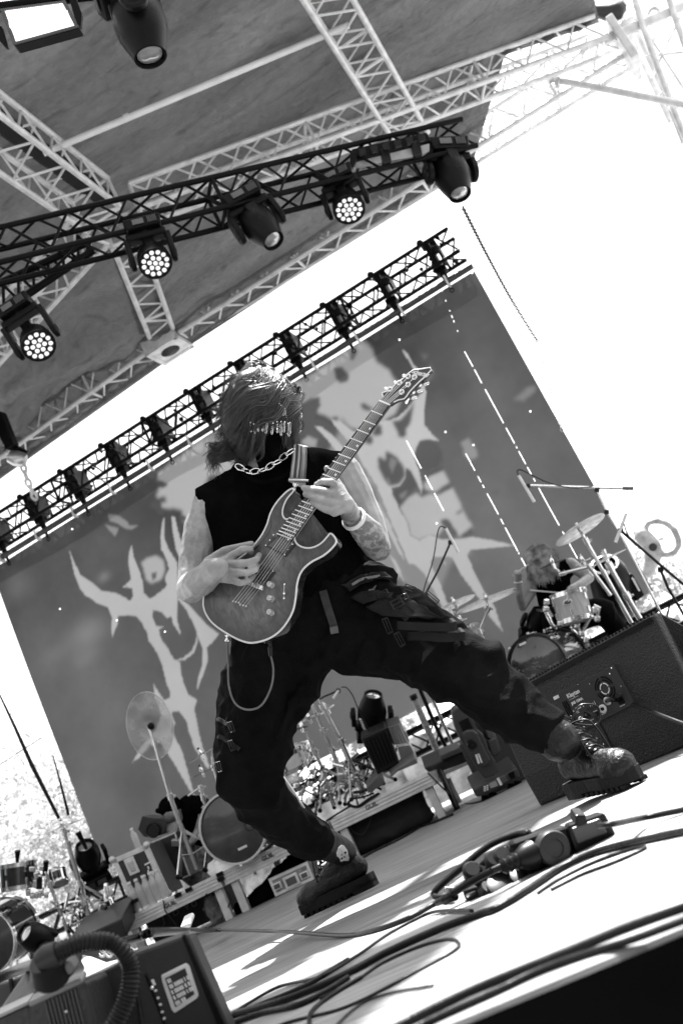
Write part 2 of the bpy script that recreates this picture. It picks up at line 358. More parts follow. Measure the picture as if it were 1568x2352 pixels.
# hoist chains
def chain(name,label,pts,r=.006,link=.03,m=STEEL,cat='chain',flat=True):
    pts=[Vector(p) for p in pts]; T=thing(name,label,cat,pts[0]); L=0; b=MB()
    cp=sub_curve(pts,12)
    acc=0;k=0
    for i in range(len(cp)-1):
        seg=(cp[i+1]-cp[i]).length; t=(cp[i+1]-cp[i]).normalized()
        while acc<seg:
            ctr=cp[i]+t*acc; sd_=t.orthogonal().normalized() if False else t.cross(FW).normalized(); n_=sd_ if k%2 else t.cross(sd_)
            b.torus(ctr,n_,link*.32,r,10,5,sx=1.9,a=t); acc+=link; k+=1
        acc-=seg
    b.build('links',m,T,smooth=True); return T
DCH=mat('dark steel chain',.06,.4,.6)
chain('hoist_chain','thin steel hoist chain falling from the right moving light past the backdrop',[P(1063,478,7.3),P(1120,590,8.5),P(1175,690,9.5),P(1234,785,10.2)],.0045,.04,DCH)
chain('hoist_chain','faint doubled chain beside the right edge of the backdrop',[P(1234,785,10.2),P(1265,900,10.4),P(1290,990,10.6)],.003,.04,STEEL)
chain('hoist_chain','short hoist chain and hook hanging from the rear truss at the left edge',[P(55,1075,12.2),P(66,1110,12.2),P(82,1145,12.3)],.016,.09,ALU)
T=thing('hoist_motor','black chain hoist clamped under the rear truss at the left edge','hoist',P(30,1010,12.2))
b=MB(); b.tube([P(0,985,12.2),P(20,1022,12.2),P(62,1045,12.2)],.05,8).box(P(14,990,12.2),(.12,.12,.45)); b.build('hanger',ALUD,T,bevel=.01)
MB().lathe(P(22,1048,12.1),RI-UP*.3,[(0,.0),(0,.07),(.08,.09),(.15,.09),(.19,.07),(.19,0)],20).build('drum',STEEL,T,smooth=True)
# ---------------- backdrop ----------------
bc=PY(530,1300,SY)
BT=thing('band_backdrop','large printed stage backdrop with a jagged pale band logo on dark cloudy sky','backdrop',(bc.x,SY,1.0))
def K5(p): return (0.5*p[0],1176+.5*p[1])
def KA(p): return (661.5+.390625*p[0],784+.390625*p[1])
def KB(p): return (.375*p[0],955.5+.375*p[1])
def print_sheet():
    tl=PY(-20,1303,SY); tr=PY(1086,618,SY); zt=4.95; zb_=1.0; x0=tl.x-.02; x1=tr.x
    nx,nz=600,340
    xs=np.linspace(x0,x1,nx+1); zs=np.linspace(zb_,zt,nz+1); XX,ZZ=np.meshgrid(xs,zs,indexing='ij')
    def octave(sc,seed,st=(1,1)):
        r=np.random.default_rng(seed); gx=int((x1-x0)*sc*st[0])+4; gz=int((zt-zb_)*sc*st[1])+4; g=r.random((gx,gz))
        fx=(XX-x0)*sc*st[0]; fz=(ZZ-zb_)*sc*st[1]; ix=fx.astype(int); iz=fz.astype(int); tx=fx-ix; tz_=fz-iz; tx=tx*tx*(3-2*tx); tz_=tz_*tz_*(3-2*tz_)
        return (g[ix,iz]*(1-tx)+g[ix+1,iz]*tx)*(1-tz_)+(g[ix,iz+1]*(1-tx)+g[ix+1,iz+1]*tx)*tz_
    n1=(octave(1.2,1)+.5*octave(2.6,2)+.3*octave(6,3)+.15*octave(14,4))/1.95
    n2=(octave(3.2,5)+.6*octave(7,6)+.4*octave(16,7))/2.0
    def W2(pts,conv): return np.array([[PY(*conv(p),SY).x,PY(*conv(p),SY).z] for p in pts])
    def inside(pts,conv,warp=0.0):
        w=W2(pts,conv); px_=XX+warp*(n2-.5); pz_=ZZ+warp*(n1-.5); c=np.zeros(XX.shape,bool); j=len(w)-1
        for i in range(len(w)):
            xi,zi=w[i]; xj,zj=w[j]; c^=((zi>pz_)!=(zj>pz_))&(px_<(xj-xi)*(pz_-zi)/(zj-zi+1e-12)+xi); j=i
        return c
    def blur(a,k):
        for _ in range(k):
            a=(a+np.roll(a,1,0)+np.roll(a,-1,0)+np.roll(a,1,1)+np.roll(a,-1,1))/5
        return a
    V=.075+.055*(1-(ZZ-zb_)/(zt-zb_))+.07*(n1-.5)+.03*(n2-.5)
    def soft(pts,conv,val,k=14,warp=.25):
        nonlocal V
        m=blur(inside(pts,conv,warp).astype(float),k); V=V*(1-m)+val*m
    def gauss(u,v,su,sv,a,conv=None):
        nonlocal V
        if conv: u,v=conv((u,v))
        q=PY(u,v,SY); e=((XX-q.x)/(su/215))**2+((ZZ-q.z)/(sv/215))**2; V=V+a*np.exp(-e*.5*(.6+.8*n2))
    # left half
    gauss(230,1560,200,200,.03); gauss(1130,1150,160,200,.03); gauss(880,1560,120,160,.05); gauss(980,1690,180,60,.02); gauss(40,1340,30,30,.05); gauss(205,1452,40,26,.10); gauss(200,1510,30,16,.05); gauss(130,1500,40,20,.03); gauss(240,1325,14,10,.10)
    soft([(940,330),(1380,60),(1500,350),(1300,420),(1160,720),(1100,640),(1060,600),(1000,590),(1000,540),(960,500),(990,440)],KB,.42,8,.35)
    for u,v,r in ((925,360,34),(980,415,20),(960,560,30),(985,600,22),(1120,640,18),(1000,430,16),(900,470,24)): gauss(u,v,r*.375*1.6,r*.375*1.6,-.0,KB); soft([(u-r,v-r*.6),(u-r*.3,v-r),(u+r,v-r*.5),(u+r*.9,v+r*.6),(u,v+r),(u-r,v+r*.5)],KB,.085,3,.12)
    for pts in ([(680,600),(740,610),(790,670),(840,680),(800,700),(740,680),(690,640)],[(660,650),(700,690),(720,680),(690,740)],[(700,600),(730,640),(720,660)]): soft(pts,KB,.27,2,.15)
    soft([(860,900),(900,870),(960,860),(1000,890),(1005,960),(985,1010),(940,1030),(900,1010),(880,960)],KB,.42,5,.12); soft([(925,965),(950,960),(960,990),(940,1010)],KB,.12,2,.08)
    # centre and right, behind the guitar
    soft([(-200,320),(60,230),(420,0),(500,60),(530,140),(560,170),(600,190),(640,260),(700,300),(640,430),(600,460),(560,500),(430,520),(300,470),(200,440),(120,420),(0,400),(-160,420)],KA,.42,7,.15)
    soft([(270,150),(330,150),(362,200),(350,240),(300,248),(272,220)],KA,.10,4,.1); soft([(375,40),(420,60),(390,120),(370,110)],KA,.16,3,.1)
    soft([(0,260),(40,290),(70,360),(130,340),(160,345),(190,340),(200,375),(160,420),(150,460),(220,480),(300,500),(330,560),(200,560),(100,560),(20,560),(0,420)],KA,.10,4,.25)
    soft([(60,600),(110,560),(180,570),(170,620),(100,640)],KA,.34,4,.3)
    soft([(340,440),(440,600),(560,900),(650,1180),(720,1340),(760,1600),(690,1430),(560,1350),(420,1150),(300,900),(250,640)],KA,.27,10,.15)
    soft([(590,1100),(720,1150),(900,1160),(1060,1150),(1080,1230),(960,1290),(860,1500),(760,1500),(640,1300)],KA,.25,9,.12)
    soft([(770,80),(830,90),(800,130)],KA,.14,6,.2); soft([(1320,340),(1380,300),(1460,290),(1440,330),(1370,370)],KA,.20,6,.3); soft([(1010,600),(1060,570),(1110,640),(1115,680),(1060,700),(1030,660)],KA,.26,4,.05); soft([(1180,880),(1260,860),(1230,900)],KA,.12,6,.2)
    soft([(840,130),(880,190),(830,260),(800,230)],KA,.14,8,.1)
    def fill(pts,conv,val,k=1):
        nonlocal V
        m=blur(inside(pts,conv).astype(float),k); V=V*(1-m)+(val*(1+.12*(n2-.5)))*m
    for pl in LOGO5: fill(pl,K5,.47,1)
    for pl in LOGOA: fill(pl,KA,.47,1)
    for pl in PANELA: fill(pl,KA,.43,5)
    for pl in DARKA: fill(pl,KA,.095,5)
    for pl in MIDA: fill(pl,KA,.20,3)
    fill([(565,320),(612,385),(600,410),(585,400),(578,375),(590,350)],K5,.095,1)
    return XX,ZZ,V,nx,nz
LOGO5=[
[(318,170),(335,215),(372,290),(425,325),(470,362),(535,372),(590,400),(612,385),(608,350),(565,345),(603,310),(590,235),(592,190),(604,150),(612,200),(640,270),(655,320),(660,370),(690,400),(730,370),(765,340),(755,300),(775,260),(760,215),(738,170),(735,110),(742,50),(752,22),(752,60),(750,110),(768,165),(810,230),(815,330),(815,420),(812,490),(833,570),(800,520),(785,480),(768,490),(745,460),(705,450),(700,480),(720,525),(755,525),(730,540),(745,590),(770,620),(800,675),(830,690),(834,740),(845,780),(870,840),(908,862),(895,905),(905,950),(915,1010),(930,1070),(965,1170),(955,1180),(900,1090),(870,1010),(862,960),(825,915),(800,915),(790,930),(810,970),(790,1000),(745,930),(715,850),(710,790),(735,830),(760,865),(785,850),(785,820),(770,795),(765,770),(745,690),(715,630),(685,590),(680,560),(655,510),(630,480),(590,475),(545,478),(545,510),(520,575),(515,535),(518,490),(500,440),(450,420),(410,390),(395,385),(365,345),(345,290)],
[(785,20),(800,22),(815,90),(838,160),(845,230),(830,235),(805,170),(790,90)],
[(820,390),(870,430),(905,470),(950,520),(1005,560),(975,600),(950,620),(955,680),(935,745),(905,825),(912,760),(930,700),(930,620),(912,580),(890,520),(855,450),(815,400)],
[(745,930),(790,1000),(840,1100),(905,1340),(880,1290),(800,1150),(740,1060),(700,1060),(640,1130),(610,1150),(650,1080),(720,1000)],
[(905,560),(908,600),(890,650),(850,680),(800,685),(845,668),(880,640),(898,600)]]
LOGOA=[
[(660,38),(700,70),(740,140),(770,170),(800,260),(812,300),(800,400),(800,490),(850,550),(890,588),(830,578),(775,585),(745,650),(742,690),(765,750),(790,860),(785,905),(760,850),(722,770),(690,740),(690,800),(655,850),(605,862),(615,900),(650,980),(700,1075),(715,1140),(770,1172),(830,1135),(900,1165),(1000,1160),(1070,1148),(1180,1165),(1335,1200),(1200,1213),(1065,1225),(1048,1258),(1080,1330),(1150,1470),(1210,1560),(1258,1705),(1190,1630),(1110,1500),(1020,1380),(965,1275),(930,1265),(850,1268),(832,1300),(880,1400),(930,1530),(965,1640),(920,1590),(860,1480),(800,1370),(740,1310),(705,1305),(670,1220),(610,1080),(560,950),(520,850),(450,740),(400,650),(330,560),(262,480),(250,450),(300,465),(380,530),(430,530),(480,500),(560,465),(600,462),(650,440),(700,395),(735,350),(790,300),(745,180),(705,110)],
[(155,497),(200,505),(270,560),(340,640),(400,690),(425,770),(475,810),(535,960),(600,1080),(640,1180),(690,1300),(640,1230),(590,1130),(520,1010),(460,880),(395,760),(340,700),(280,640),(225,570)],
[(590,1250),(630,1290),(690,1425),(640,1360)],[(905,1290),(920,1300),(925,1330)]]
PANELA=[[(845,640),(885,710),(890,730),(810,768),(785,720),(790,680)],[(820,795),(910,757),(945,830),(860,885),(800,870),(795,830)],
[(880,900),(960,855),(1010,955),(1050,1040),(1082,1085),(1075,1125),(1000,1150),(940,1050),(895,1055),(910,1100),(870,1150),(830,1140),(770,1170),(715,1140),(700,1070),(655,975),(705,915),(750,890),(785,915),(830,895)]]
DARKA=[[(608,468),(660,462),(712,400),(742,352),(720,480),(690,520),(697,548),(675,570),(650,560),(640,530),(622,500)],[(525,680),(545,678),(572,705),(570,655),(583,645),(640,680),(680,740),(688,790),(655,838),(600,850),(570,820),(530,740)],
[(700,748),(722,765),(758,850),(700,905),(652,960),(640,935),(612,900),(622,872),(672,845),(695,800)],[(770,595),(800,577),(870,592),(905,650),(900,740),(800,782),(748,690),(745,650)],
[(490,545),(520,482),(550,500),(552,548),(520,557)],[(440,590),(470,548),(495,560),(500,592),(480,608)],[(425,368),(445,362),(500,395),(480,410),(440,402)],[(250,450),(290,440),(300,470),(262,460)],
[(800,782),(870,742),(905,738),(915,752),(820,792),(800,840),(792,810)],[(850,905),(935,850),(965,845),(960,858),(880,893),(856,910)],[(895,1052),(930,1042),(995,1140),(965,1140),(925,1072),(903,1075)],[(785,860),(803,880),(790,912),(777,905)],[(985,1010),(1015,985),(1028,990),(995,1020)],[(1000,1150),(1080,1085),(1090,1130),(1030,1155)]]
MIDA=[[(395,655),(415,700),(418,750),(398,768),(360,700)],[(430,757),(452,762),(462,805),(515,870),(535,950),(490,962),(445,870)],[(575,790),(600,830),(585,850)],[(600,680),(640,700),(610,780),(590,720)],[(650,900),(700,870),(690,910),(660,930)]]
XX,ZZ,VV,nx,nz=print_sheet()
PR_=np.clip(VV*1.0,.03,.6)
vs=np.stack([XX,SY+.012*np.sin(XX*2.3)+.01*np.sin(ZZ*1.7+XX),ZZ],-1).reshape(-1,3)-np.array(tuple(BT['_w']))
m_=nz+1; I,J=np.meshgrid(np.arange(nx),np.arange(nz),indexing='ij'); a0=(I*m_+J).ravel(); fc_=np.stack([a0,a0+m_,a0+m_+1,a0+1],-1)
me=bpy.data.meshes.new('printed_sheet'); me.vertices.add(len(vs)); me.vertices.foreach_set('co',vs.ravel()); me.loops.add(fc_.size); me.loops.foreach_set('vertex_index',fc_.ravel()); me.polygons.add(len(fc_)); me.polygons.foreach_set('loop_start',np.arange(0,fc_.size,4)); me.update(calc_edges=True); me.validate()
ca=me.color_attributes.new('print','FLOAT_COLOR','POINT'); cc=np.ones((len(vs),4)); cc[:,:3]=PR_.reshape(-1,1); ca.data.foreach_set('color',cc.ravel())
bd=bpy.data.objects.new('printed_sheet',me); COL.objects.link(bd); bd.parent=BT
M=bpy.data.materials.new('printed mesh'); M.use_nodes=True; t=M.node_tree; N=t.nodes; K=t.links; b=N['Principled BSDF']; b.inputs['Roughness'].default_value=.85; b.inputs['Specular IOR Level'].default_value=.15
at=N.new('ShaderNodeVertexColor'); at.layer_name='print'; K.new(at.outputs[0],b.inputs['Base Color'])
tr=N.new('ShaderNodeBsdfTranslucent'); mx=N.new('ShaderNodeMixShader'); mx.inputs[0].default_value=.12; K.new(at.outputs[0],tr.inputs[0]); K.new(b.outputs[0],mx.inputs[1]); K.new(tr.outputs[0],mx.inputs[2]); K.new(mx.outputs[0],N['Material Output'].inputs[0])
bd.data.materials.append(M)
def K4(p): return (784+.5*p[0],588+.5*p[1])
# glowing strips and dots put in for light leaking through the panel seams
b=MB()
def dash(a,c,gaps):
    A=PY(*a,SY);Cc=PY(*c,SY)
    for g0,g1 in gaps:
        p=A.lerp(Cc,g0);q=A.lerp(Cc,g1); b.box(Vector(((p.x+q.x)/2,SY-.1,(p.z+q.z)/2)),(.006,.004,(p-q).length),(Y.cross((p-q).normalized()),Y,(p-q).normalized()))
def K4p(u,v): return (784+.5*u,588+.5*v)
dash(K4p(575,450),K4p(960,1160),[(0,.1),(.12,.21),(.25,.47),(.5,.6),(.62,.63),(.65,.73),(.75,.8),(.82,.84),(.88,1)])
dash((1264,1168),(1420,1450),[(0,.15),(.2,.23),(.3,.42),(.5,.56),(.7,.72)])
dash(K4p(470,170),K4p(560,400),[(0,.02),(.2,.22),(.4,.42),(.5,.55),(.6,.64),(.8,.82)])
dash(K4p(580,915),K4p(720,1176),[(0,.3),(.4,.5),(.55,.6),(.7,1)])
dash(K4p(310,855),K4p(480,1176),[(0,.4),(.5,.7),(.75,1)])
dash((1144,1176),(1225,1330),[(0,.05),(.12,.2),(.25,.6),(.62,.64),(.7,.9)])
dash((1240,1350),(1290,1470),[(0,.3),(.4,1)])
for u,v in (((1086,630)),(920,783),(1025,994),(1219,947),(144,1399),(274,1425),(172,1216),(384,1451),(1089,1024),(1005,1203)): 
    q=PY(u,v,SY); b.ell(Vector((q.x,SY-.05,q.z)),(.010,.006,.010),n=8,m=5)
b.build('seam_glow',mat('glowing seam strips',.8,.9,emit=.6),BT)

# added sheet, unseen above and ahead of the frame, shading the front left boards
T=thing('added_front_shade','grey sheet added out of frame to shade the front left boards','canopy',(-3,3.8,6.4))
panel('canopy_sheet',[Vector((-9,3.25,6.4)),Vector((.08,3.25,6.4)),Vector((.16,4.22,6.4)),Vector((-9,4.6,6.4))],24,.05,T,7)
# ---------------- figures: rounded pieces fused into one skin ----------------
from mathutils import noise as mn
from mathutils.bvhtree import BVHTree
class Blob(MB):
    def cap(s,pts,n=14):
        # pts: (Vector, radius) chain of fused rounded cones
        for (a,ra),(b,rb_) in zip(pts[:-1],pts[1:]):
            a=Vector(a);b=Vector(b); t=b-a; L=max(t.length,1e-5); t/=L
            prof=[(-ra*math.cos(q),ra*math.sin(q)) for q in [math.pi/2*i/5 for i in range(6)]]
            prof+=[(L+rb_*math.sin(q),rb_*math.cos(q)) for q in [math.pi/2*i/5 for i in range(6)]]
            s.lathe(a,t,prof,n)
        return s
    def px(s,pts,n=14):
        # pts: (u,v,depth,radius in picture units)
        return s.cap([(P(u,v,d),r*d/F) for u,v,d,r in pts],n)
    def fuse(s,name,m,voxel,parent=None,base=None,smooth=6,disp=None,sub=0):
        o=s.build(name+'_raw',None); 
        r=o.modifiers.new('r','REMESH'); r.mode='VOXEL'; r.voxel_size=voxel; r.use_smooth_shade=True
        sm=o.modifiers.new('s','SMOOTH'); sm.iterations=smooth; sm.factor=.5
        me=bpy.data.meshes.new_from_object(o.evaluated_get(bpy.context.evaluated_depsgraph_get()))
        bpy.data.objects.remove(o); me.name=name
        if disp:
            for vt,nn in [(vt,vt.normal.copy()) for vt in me.vertices]: vt.co=vt.co+nn*disp(vt.co)
        loc=Vector(parent['_w']) if parent is not None else Vector(base or (0,0,0))
        me.transform(Matrix.Translation(-loc)); me.materials.clear(); me.materials.append(m)
        for p in me.polygons: p.use_smooth=True
        ob=bpy.data.objects.new(name,me); COL.objects.link(ob)
        if parent is not None: ob.parent=parent
        else: ob.location=loc
        ob['_w']=tuple(loc); return ob
class Hit:
    def __init__(s,obs):
        s.t=[]
        for o in obs:
            W_=Vector(o['_w']); s.t.append(BVHTree.FromPolygons([v.co+W_ for v in o.data.vertices],[tuple(p.vertices) for p in o.data.polygons]))
    def __call__(s,u,v,off=.004,dflt=3.2):
        r=ray(u,v).normalized(); best=None
        for t in s.t:
            c,nn,i,d=t.ray_cast(CAM,r)
            if c is not None and (best is None or d<best[2]): best=(c,nn,d)
        if best is None: return P(u,v,dflt),-FW
        nn=best[1]
        if nn.dot(r)>0: nn=-nn
        return best[0]+nn*off,nn
def c1(x,y): return 392+.40625*x,833+.40625*y
def c2(x,y): return 465.5+.2266*x,1163.75+.2266*y
def c3(x,y): return 661.5+.2266*x,833+.2266*y
def c4(x,y): return 735+.3125*x,1286.3+.3125*y
def c6(x,y): return 1163.75+.2578*x,1378+.2578*y
def c7(x,y): return 612.5+.21875*x,1837.5+.21875*y
# guitar plane
GO=P(592,1345,3.06); GA=(RI*(.567)+UP*(.824)).normalized(); gb=(RI*.824-UP*.567)
GBv=(gb*math.cos(rad(33))-FW*math.sin(rad(33))).normalized(); GN=GA.cross(GBv).normalized()
if GN.dot(FW)>0: GN=-GN
def G(u,v,off=0.0): return PL(u,v,GO,GN)+GN*off if off==0 else PL(u,v,GO+GN*off,GN)
# ---- guitarist body ----
def fchain(conv,pts,r,off):
    out=[]
    for i,(x,y) in enumerate(pts):
        o=off[i] if isinstance(off,(list,tuple)) else off
        q=G(*conv(x,y),o); rr=r[i] if isinstance(r,(list,tuple)) else r; out.append((q,rr*.9*dep(q)/F))
    return out
B=Blob()
# head and neck
HC=P(612,966,3.34)
hup=(RI*(-.14)+UP*.99).normalized(); hf=(-FW*.86+RI*.38-UP*.35); hf=(hf-hup*hf.dot(hup)).normalized(); hs=hf.cross(hup)
B.ell(HC+hup*.012,(.078,.098,.112),(hs,hf,hup),20,14)
B.cap([(HC-hup*.06+hf*.035,.055),(HC-hup*.098+hf*.062,.028)])                      # jaw and chin
B.cap([(HC+hup*.01+hf*.09,.012),(HC-hup*.028+hf*.112,.014)])                       # nose
for s_ in (-1,1): B.ell(HC+hs*s_*.078-hup*.005,(.012,.022,.032),(hs,hf,hup),10,8)
B.px([(612,1010,3.36,44),(612,1082,3.37,46),(610,1130,3.38,60)])
# torso, kept inside the clothes
B.px([(500,1165,3.39,40),(610,1140,3.41,46),(740,1095,3.39,42)])
B.px([(600,1190,3.40,74),(650,1280,3.40,74),(720,1370,3.38,76)]); B.px([(690,1160,3.40,66),(700,1250,3.40,74),(770,1360,3.38,70)])
# legs inside the trousers
B.px([(690,1440,3.36,66),(575,1760,3.30,50),(735,1945,3.56,26)]); B.px([(800,1400,3.33,66),(1078,1545,3.03,48),(1290,1712,2.92,26)])
# arm at the left of the picture
B.px([(487,1158,3.36,44),(462,1215,3.34,41),(446,1290,3.30,36),(444,1340,3.26,37)])
B.px([(444,1343,3.26,36),(438,1352,3.24,34),(462,1335,3.14,36),(500,1305,3.02,25)])
hw=(G(*c2(0,665),.045)); 
def hp(x,y,o,r): q=G(*c2(x,y),o); return (q,r*dep(q)/F)
B.cap([(P(500,1306,3.02),26*3.02/F),hp(60,650,.055,25)])
for x,y,r in ((300,520,12),(310,590,13),(305,665,12.5),(290,735,11.5)): B.cap([hp(50,660,.055,22),hp(x,y,.05,r)])
B.cap(fchain(c2,[(60,560),(220,450),(370,405),(495,375)],[14,11.5,9.5,7.5],[.05,.05,.04,.022]))
B.cap(fchain(c2,[(290,500),(410,430),(480,430),(492,462)],[11,10,9,7.5],[.055,.062,.045,.02]))
B.cap(fchain(c2,[(300,580),(450,572),(545,535),(572,492)],[11,10.5,9.5,7.5],[.055,.062,.045,.02]))
B.cap(fchain(c2,[(300,665),(440,672),(530,640),(555,595)],[11,10,9,7.5],[.052,.06,.045,.018]))
B.cap(fchain(c2,[(285,740),(390,775),(465,755),(515,700)],[10.5,9.5,8.5,7],[.05,.055,.042,.018]))
# arm at the right of the picture
B.px([(786,1088,3.36,46),(812,1130,3.34,42),(845,1200,3.30,38),(862,1250,3.27,33)])
B.px([(862,1252,3.27,33),(868,1258,3.24,31),(848,1228,3.18,36),(806,1183,3.10,24)])
def hq(x,y,o,r): q=G(*c3(x,y),o); return (q,r*dep(q)/F)
wr=(P(806,1183,3.10),23*3.1/F)
for x,y,o,r in ((505,1270,.03,13),(520,1350,.035,14),(505,1430,.035,13.5),(470,1510,.03,12.5)): B.cap([wr,hq(600,1440,.03,19),hq(x,y,o,r)])
B.cap(fchain(c3,[(505,1275),(445,1215),(360,1205),(292,1240)],[12,10.5,9.5,8],[.03,.045,.032,.014]))
B.cap(fchain(c3,[(515,1350),(400,1312),(290,1292),(160,1270)],[12,10.5,9.5,8],[.035,.042,.034,.014]))
B.cap(fchain(c3,[(500,1435),(375,1400),(280,1368),(175,1335)],[12,10.5,9.3,7.8],[.035,.042,.034,.014]))
B.cap(fchain(c3,[(470,1515),(380,1490),(305,1452),(245,1418)],[11,9.5,8.5,7.2],[.03,.036,.028,.012]))
B.cap(fchain(c3,[(600,1400),(520,1250),(430,1120),(392,1072)],[14,11,10,9],[-.0,-.035,-.04,-.03]))
def skin_disp(c): return .0012*mn.noise(c*38)+.0016*mn.noise(c*15)
base=FL(1080,1955); base.z=0
man=B.fuse('person',SKIN,.0030,base=base,smooth=4,disp=skin_disp)
tag(man,'long-haired masked guitarist in black sleeveless shirt leaning back in a wide stance, playing','person')
def ink(o,segs):
    # tattoo ink and shading marks as colour on the skin mesh; segs: (start, end, radius)
    me=o.data; W_=Vector(o['_w']); ca=me.color_attributes.new('ink','FLOAT_COLOR','POINT'); out=np.ones((len(me.vertices),4))
    for i,v in enumerate(me.vertices):
        p=v.co+W_; k=1.0
        for a,b_,r in segs:
            ab=b_-a; t=max(0,min(1,(p-a).dot(ab)/ab.length_squared)); 
            if (p-a-ab*t).length<r:
                n_=mn.noise(p*46)+.8*mn.noise(p*95)+.4*mn.noise(p*190)
                if n_>.02: k=(.45 if r<.058 else .84)+.25*abs(mn.noise(p*120))*(1 if r<.058 else .3)
        k*=1-.18*max(0,mn.noise(p*22)); out[i,:3]=k
    ca.data.foreach_set('color',out.ravel())
ink(man,[(P(862,1252,3.22),P(815,1195,3.10),.055),(P(470,1170,3.33),P(452,1280,3.28),.06)])
# ---- shirt ----
def folds(amp,sx,sy,sz,seed=0):
    def f(c):
        a=mn.noise(Vector((c.x*sx+seed,c.y*sy,c.z*sz))); b_=mn.noise(Vector((c.x*sx*2.3+seed,c.y*sy*2,c.z*sz*2.3+4)))
        return amp*(max(0,1-abs(a)*3.2)**1.3*.9+max(0,1-abs(b_)*3)*.35)
    return f
Sh=Blob()
Sh.px([(497,1150,3.37,46),(560,1125,3.37,58),(612,1118,3.38,60),(690,1100,3.38,66),(752,1082,3.37,50),(775,1078,3.365,44)])
Sh.px([(552,1190,3.38,92),(610,1290,3.375,98),(655,1350,3.37,100)]); Sh.px([(690,1150,3.39,88),(720,1240,3.385,92),(765,1310,3.37,84)])
Sh.px([(620,1200,3.37,100),(690,1330,3.36,98)]); Sh.px([(640,1380,3.37,92),(790,1320,3.36,70),(850,1345,3.35,44)])
Sh.px([(540,1250,3.38,50),(560,1340,3.38,60)])
shirt=Sh.fuse('shirt',CLOTH,.006,man,smooth=10,disp=folds(.012,9,5,3.2))
# collar ring
cr=[P(*q) for q in ((560,1088,3.28),(585,1104,3.24),(620,1106,3.23),(655,1090,3.25),(672,1062,3.30))]
MB().tube(sub_curve(cr,6),.008,8).build('collar',CLOTH,man,smooth='all')
# ---- trousers ----
Tr=Blob()
Tr.px([(640,1400,3.37,86),(750,1375,3.36,96),(850,1345,3.34,60)]); Tr.px([(660,1440,3.36,100),(800,1420,3.34,100)])
Tr.px([(640,1450,3.36,98),(606,1590,3.34,99),(586,1700,3.31,88),(572,1785,3.29,76),(612,1845,3.36,62),(670,1895,3.46,56),(712,1930,3.52,50)])
Tr.px([(700,1450,3.35,90),(640,1600,3.34,80)])
Tr.px([(820,1420,3.33,98),(905,1450,3.23,92),(1000,1505,3.12,86),(1085,1555,3.03,82),(1160,1615,2.98,78),(1225,1660,2.93,64),(1262,1692,2.90,46)])
Tr.px([(760,1450,3.33,85),(900,1480,3.22,80)]); Tr.px([(1060,1500,3.03,50),(1120,1510,3.0,40)])
Tr.px([(880,1370,3.26,42),(960,1400,3.2,40),(1040,1455,3.1,36)])
# baggy creases
for a in (((560,1740,3.20,12),(640,1800,3.24,12)),((520,1800,3.23,10),(600,1870,3.3,12)),((600,1860,3.33,12),(680,1880,3.4,10)),((1180,1580,2.93,9),(1250,1640,2.90,9)),((1100,1600,2.97,9),(1200,1680,2.90,9)),((1040,1590,3.0,9),(1150,1640,2.9,10)),((700,1560,3.24,9),(640,1700,3.2,9)),((1130,1525,2.98,9),(1200,1575,2.95,9)),((900,1540,3.12,8),(1050,1570,2.94,8)),((560,1560,3.24,9),(530,1700,3.22,10)),((650,1920,3.44,12),(740,1900,3.5,14)),((760,1500,3.22,8),(860,1500,3.16,8))): Tr.px(list(a))
tro=Tr.fuse('trousers',CLOTH2,.0055,man,smooth=9,disp=lambda c:folds(.016,6,6,8,3)(c)+.004*mn.noise(Vector((c.x*22,c.y*22,c.z*12)))-.006)
HT=Hit([tro,shirt])
STRAP=mat('woven strap',.050,.8,0,spec=.05,var=.15,vs=60); STR2=mat('cargo flap cloth',.020,.8,0,spec=.03,var=.3)
def ribbon(name,pts,wpx,m,off=.008,parent=man,dirn=None,th=.003,dflt=3.2,up=None):
    # band of cloth laid over the clothes: centre line in picture units
    cp=[Vector((a,b_,0)) for a,b_ in pts]; cp=sub_curve(cp,6); top=[];bot=[]
    for i,q in enumerate(cp):
        t=(cp[min(i+1,len(cp)-1)]-cp[max(i-1,0)]).normalized(); nrm=Vector((-t.y,t.x,0))*wpx/2
        h,nn=HT(q.x,q.y,off,dflt); k=dep(h)
        nn=-FW
        top.append([P(q.x+nrm.x,q.y+nrm.y,k),P(q.x-nrm.x,q.y-nrm.y,k)]); 
    v=[];f=[]
    for i,(a,b_) in enumerate(top):
        v+=[a,b_,b_+FW*th,a+FW*th]
    for i in range(len(top)-1):
        for k in range(4): f.append((i*4+k,i*4+(k+1)%4,(i+1)*4+(k+1)%4,(i+1)*4+k))
    f+=[(0,1,2,3),tuple(len(v)-4+k for k in range(4))[::-1]]
    mb=MB(); mb.add(v,f); return mb.build(name,m,parent,smooth=True)
def patch(name,poly,m,off=.006,n=1,parent=man,th=.004):
    # flap of cloth with a traced outline that follows the surface underneath
    c=[Vector((a,b_)) for a,b_ in poly]; ctr=sum(c,Vector((0,0)))/len(c); e=[]
    for i in range(len(c)):
        for k in range(5): e.append(c[i].lerp(c[(i+1)%len(c)],k/5))
    v=[];N_=len(e); rings=5
    for r_ in range(1,rings+1):
        for q in e:
            p=ctr.lerp(q,r_/rings); h,nn=HT(p.x,p.y,off); v.append(h)
    h,_=HT(ctr.x,ctr.y,off); v.append(h); f=[]
    for r_ in range(rings-1):
        for k in range(N_): f.append((r_*N_+k,r_*N_+(k+1)%N_,(r_+1)*N_+(k+1)%N_,(r_+1)*N_+k))
    for k in range(N_): f.append((len(v)-1,k,(k+1)%N_))
    mb=MB(); mb.add(v,f); o=mb.build(name,m,parent,smooth='all')
    sl_=o.modifiers.new('t','SOLIDIFY'); sl_.thickness=th; sl_.offset=0; return o
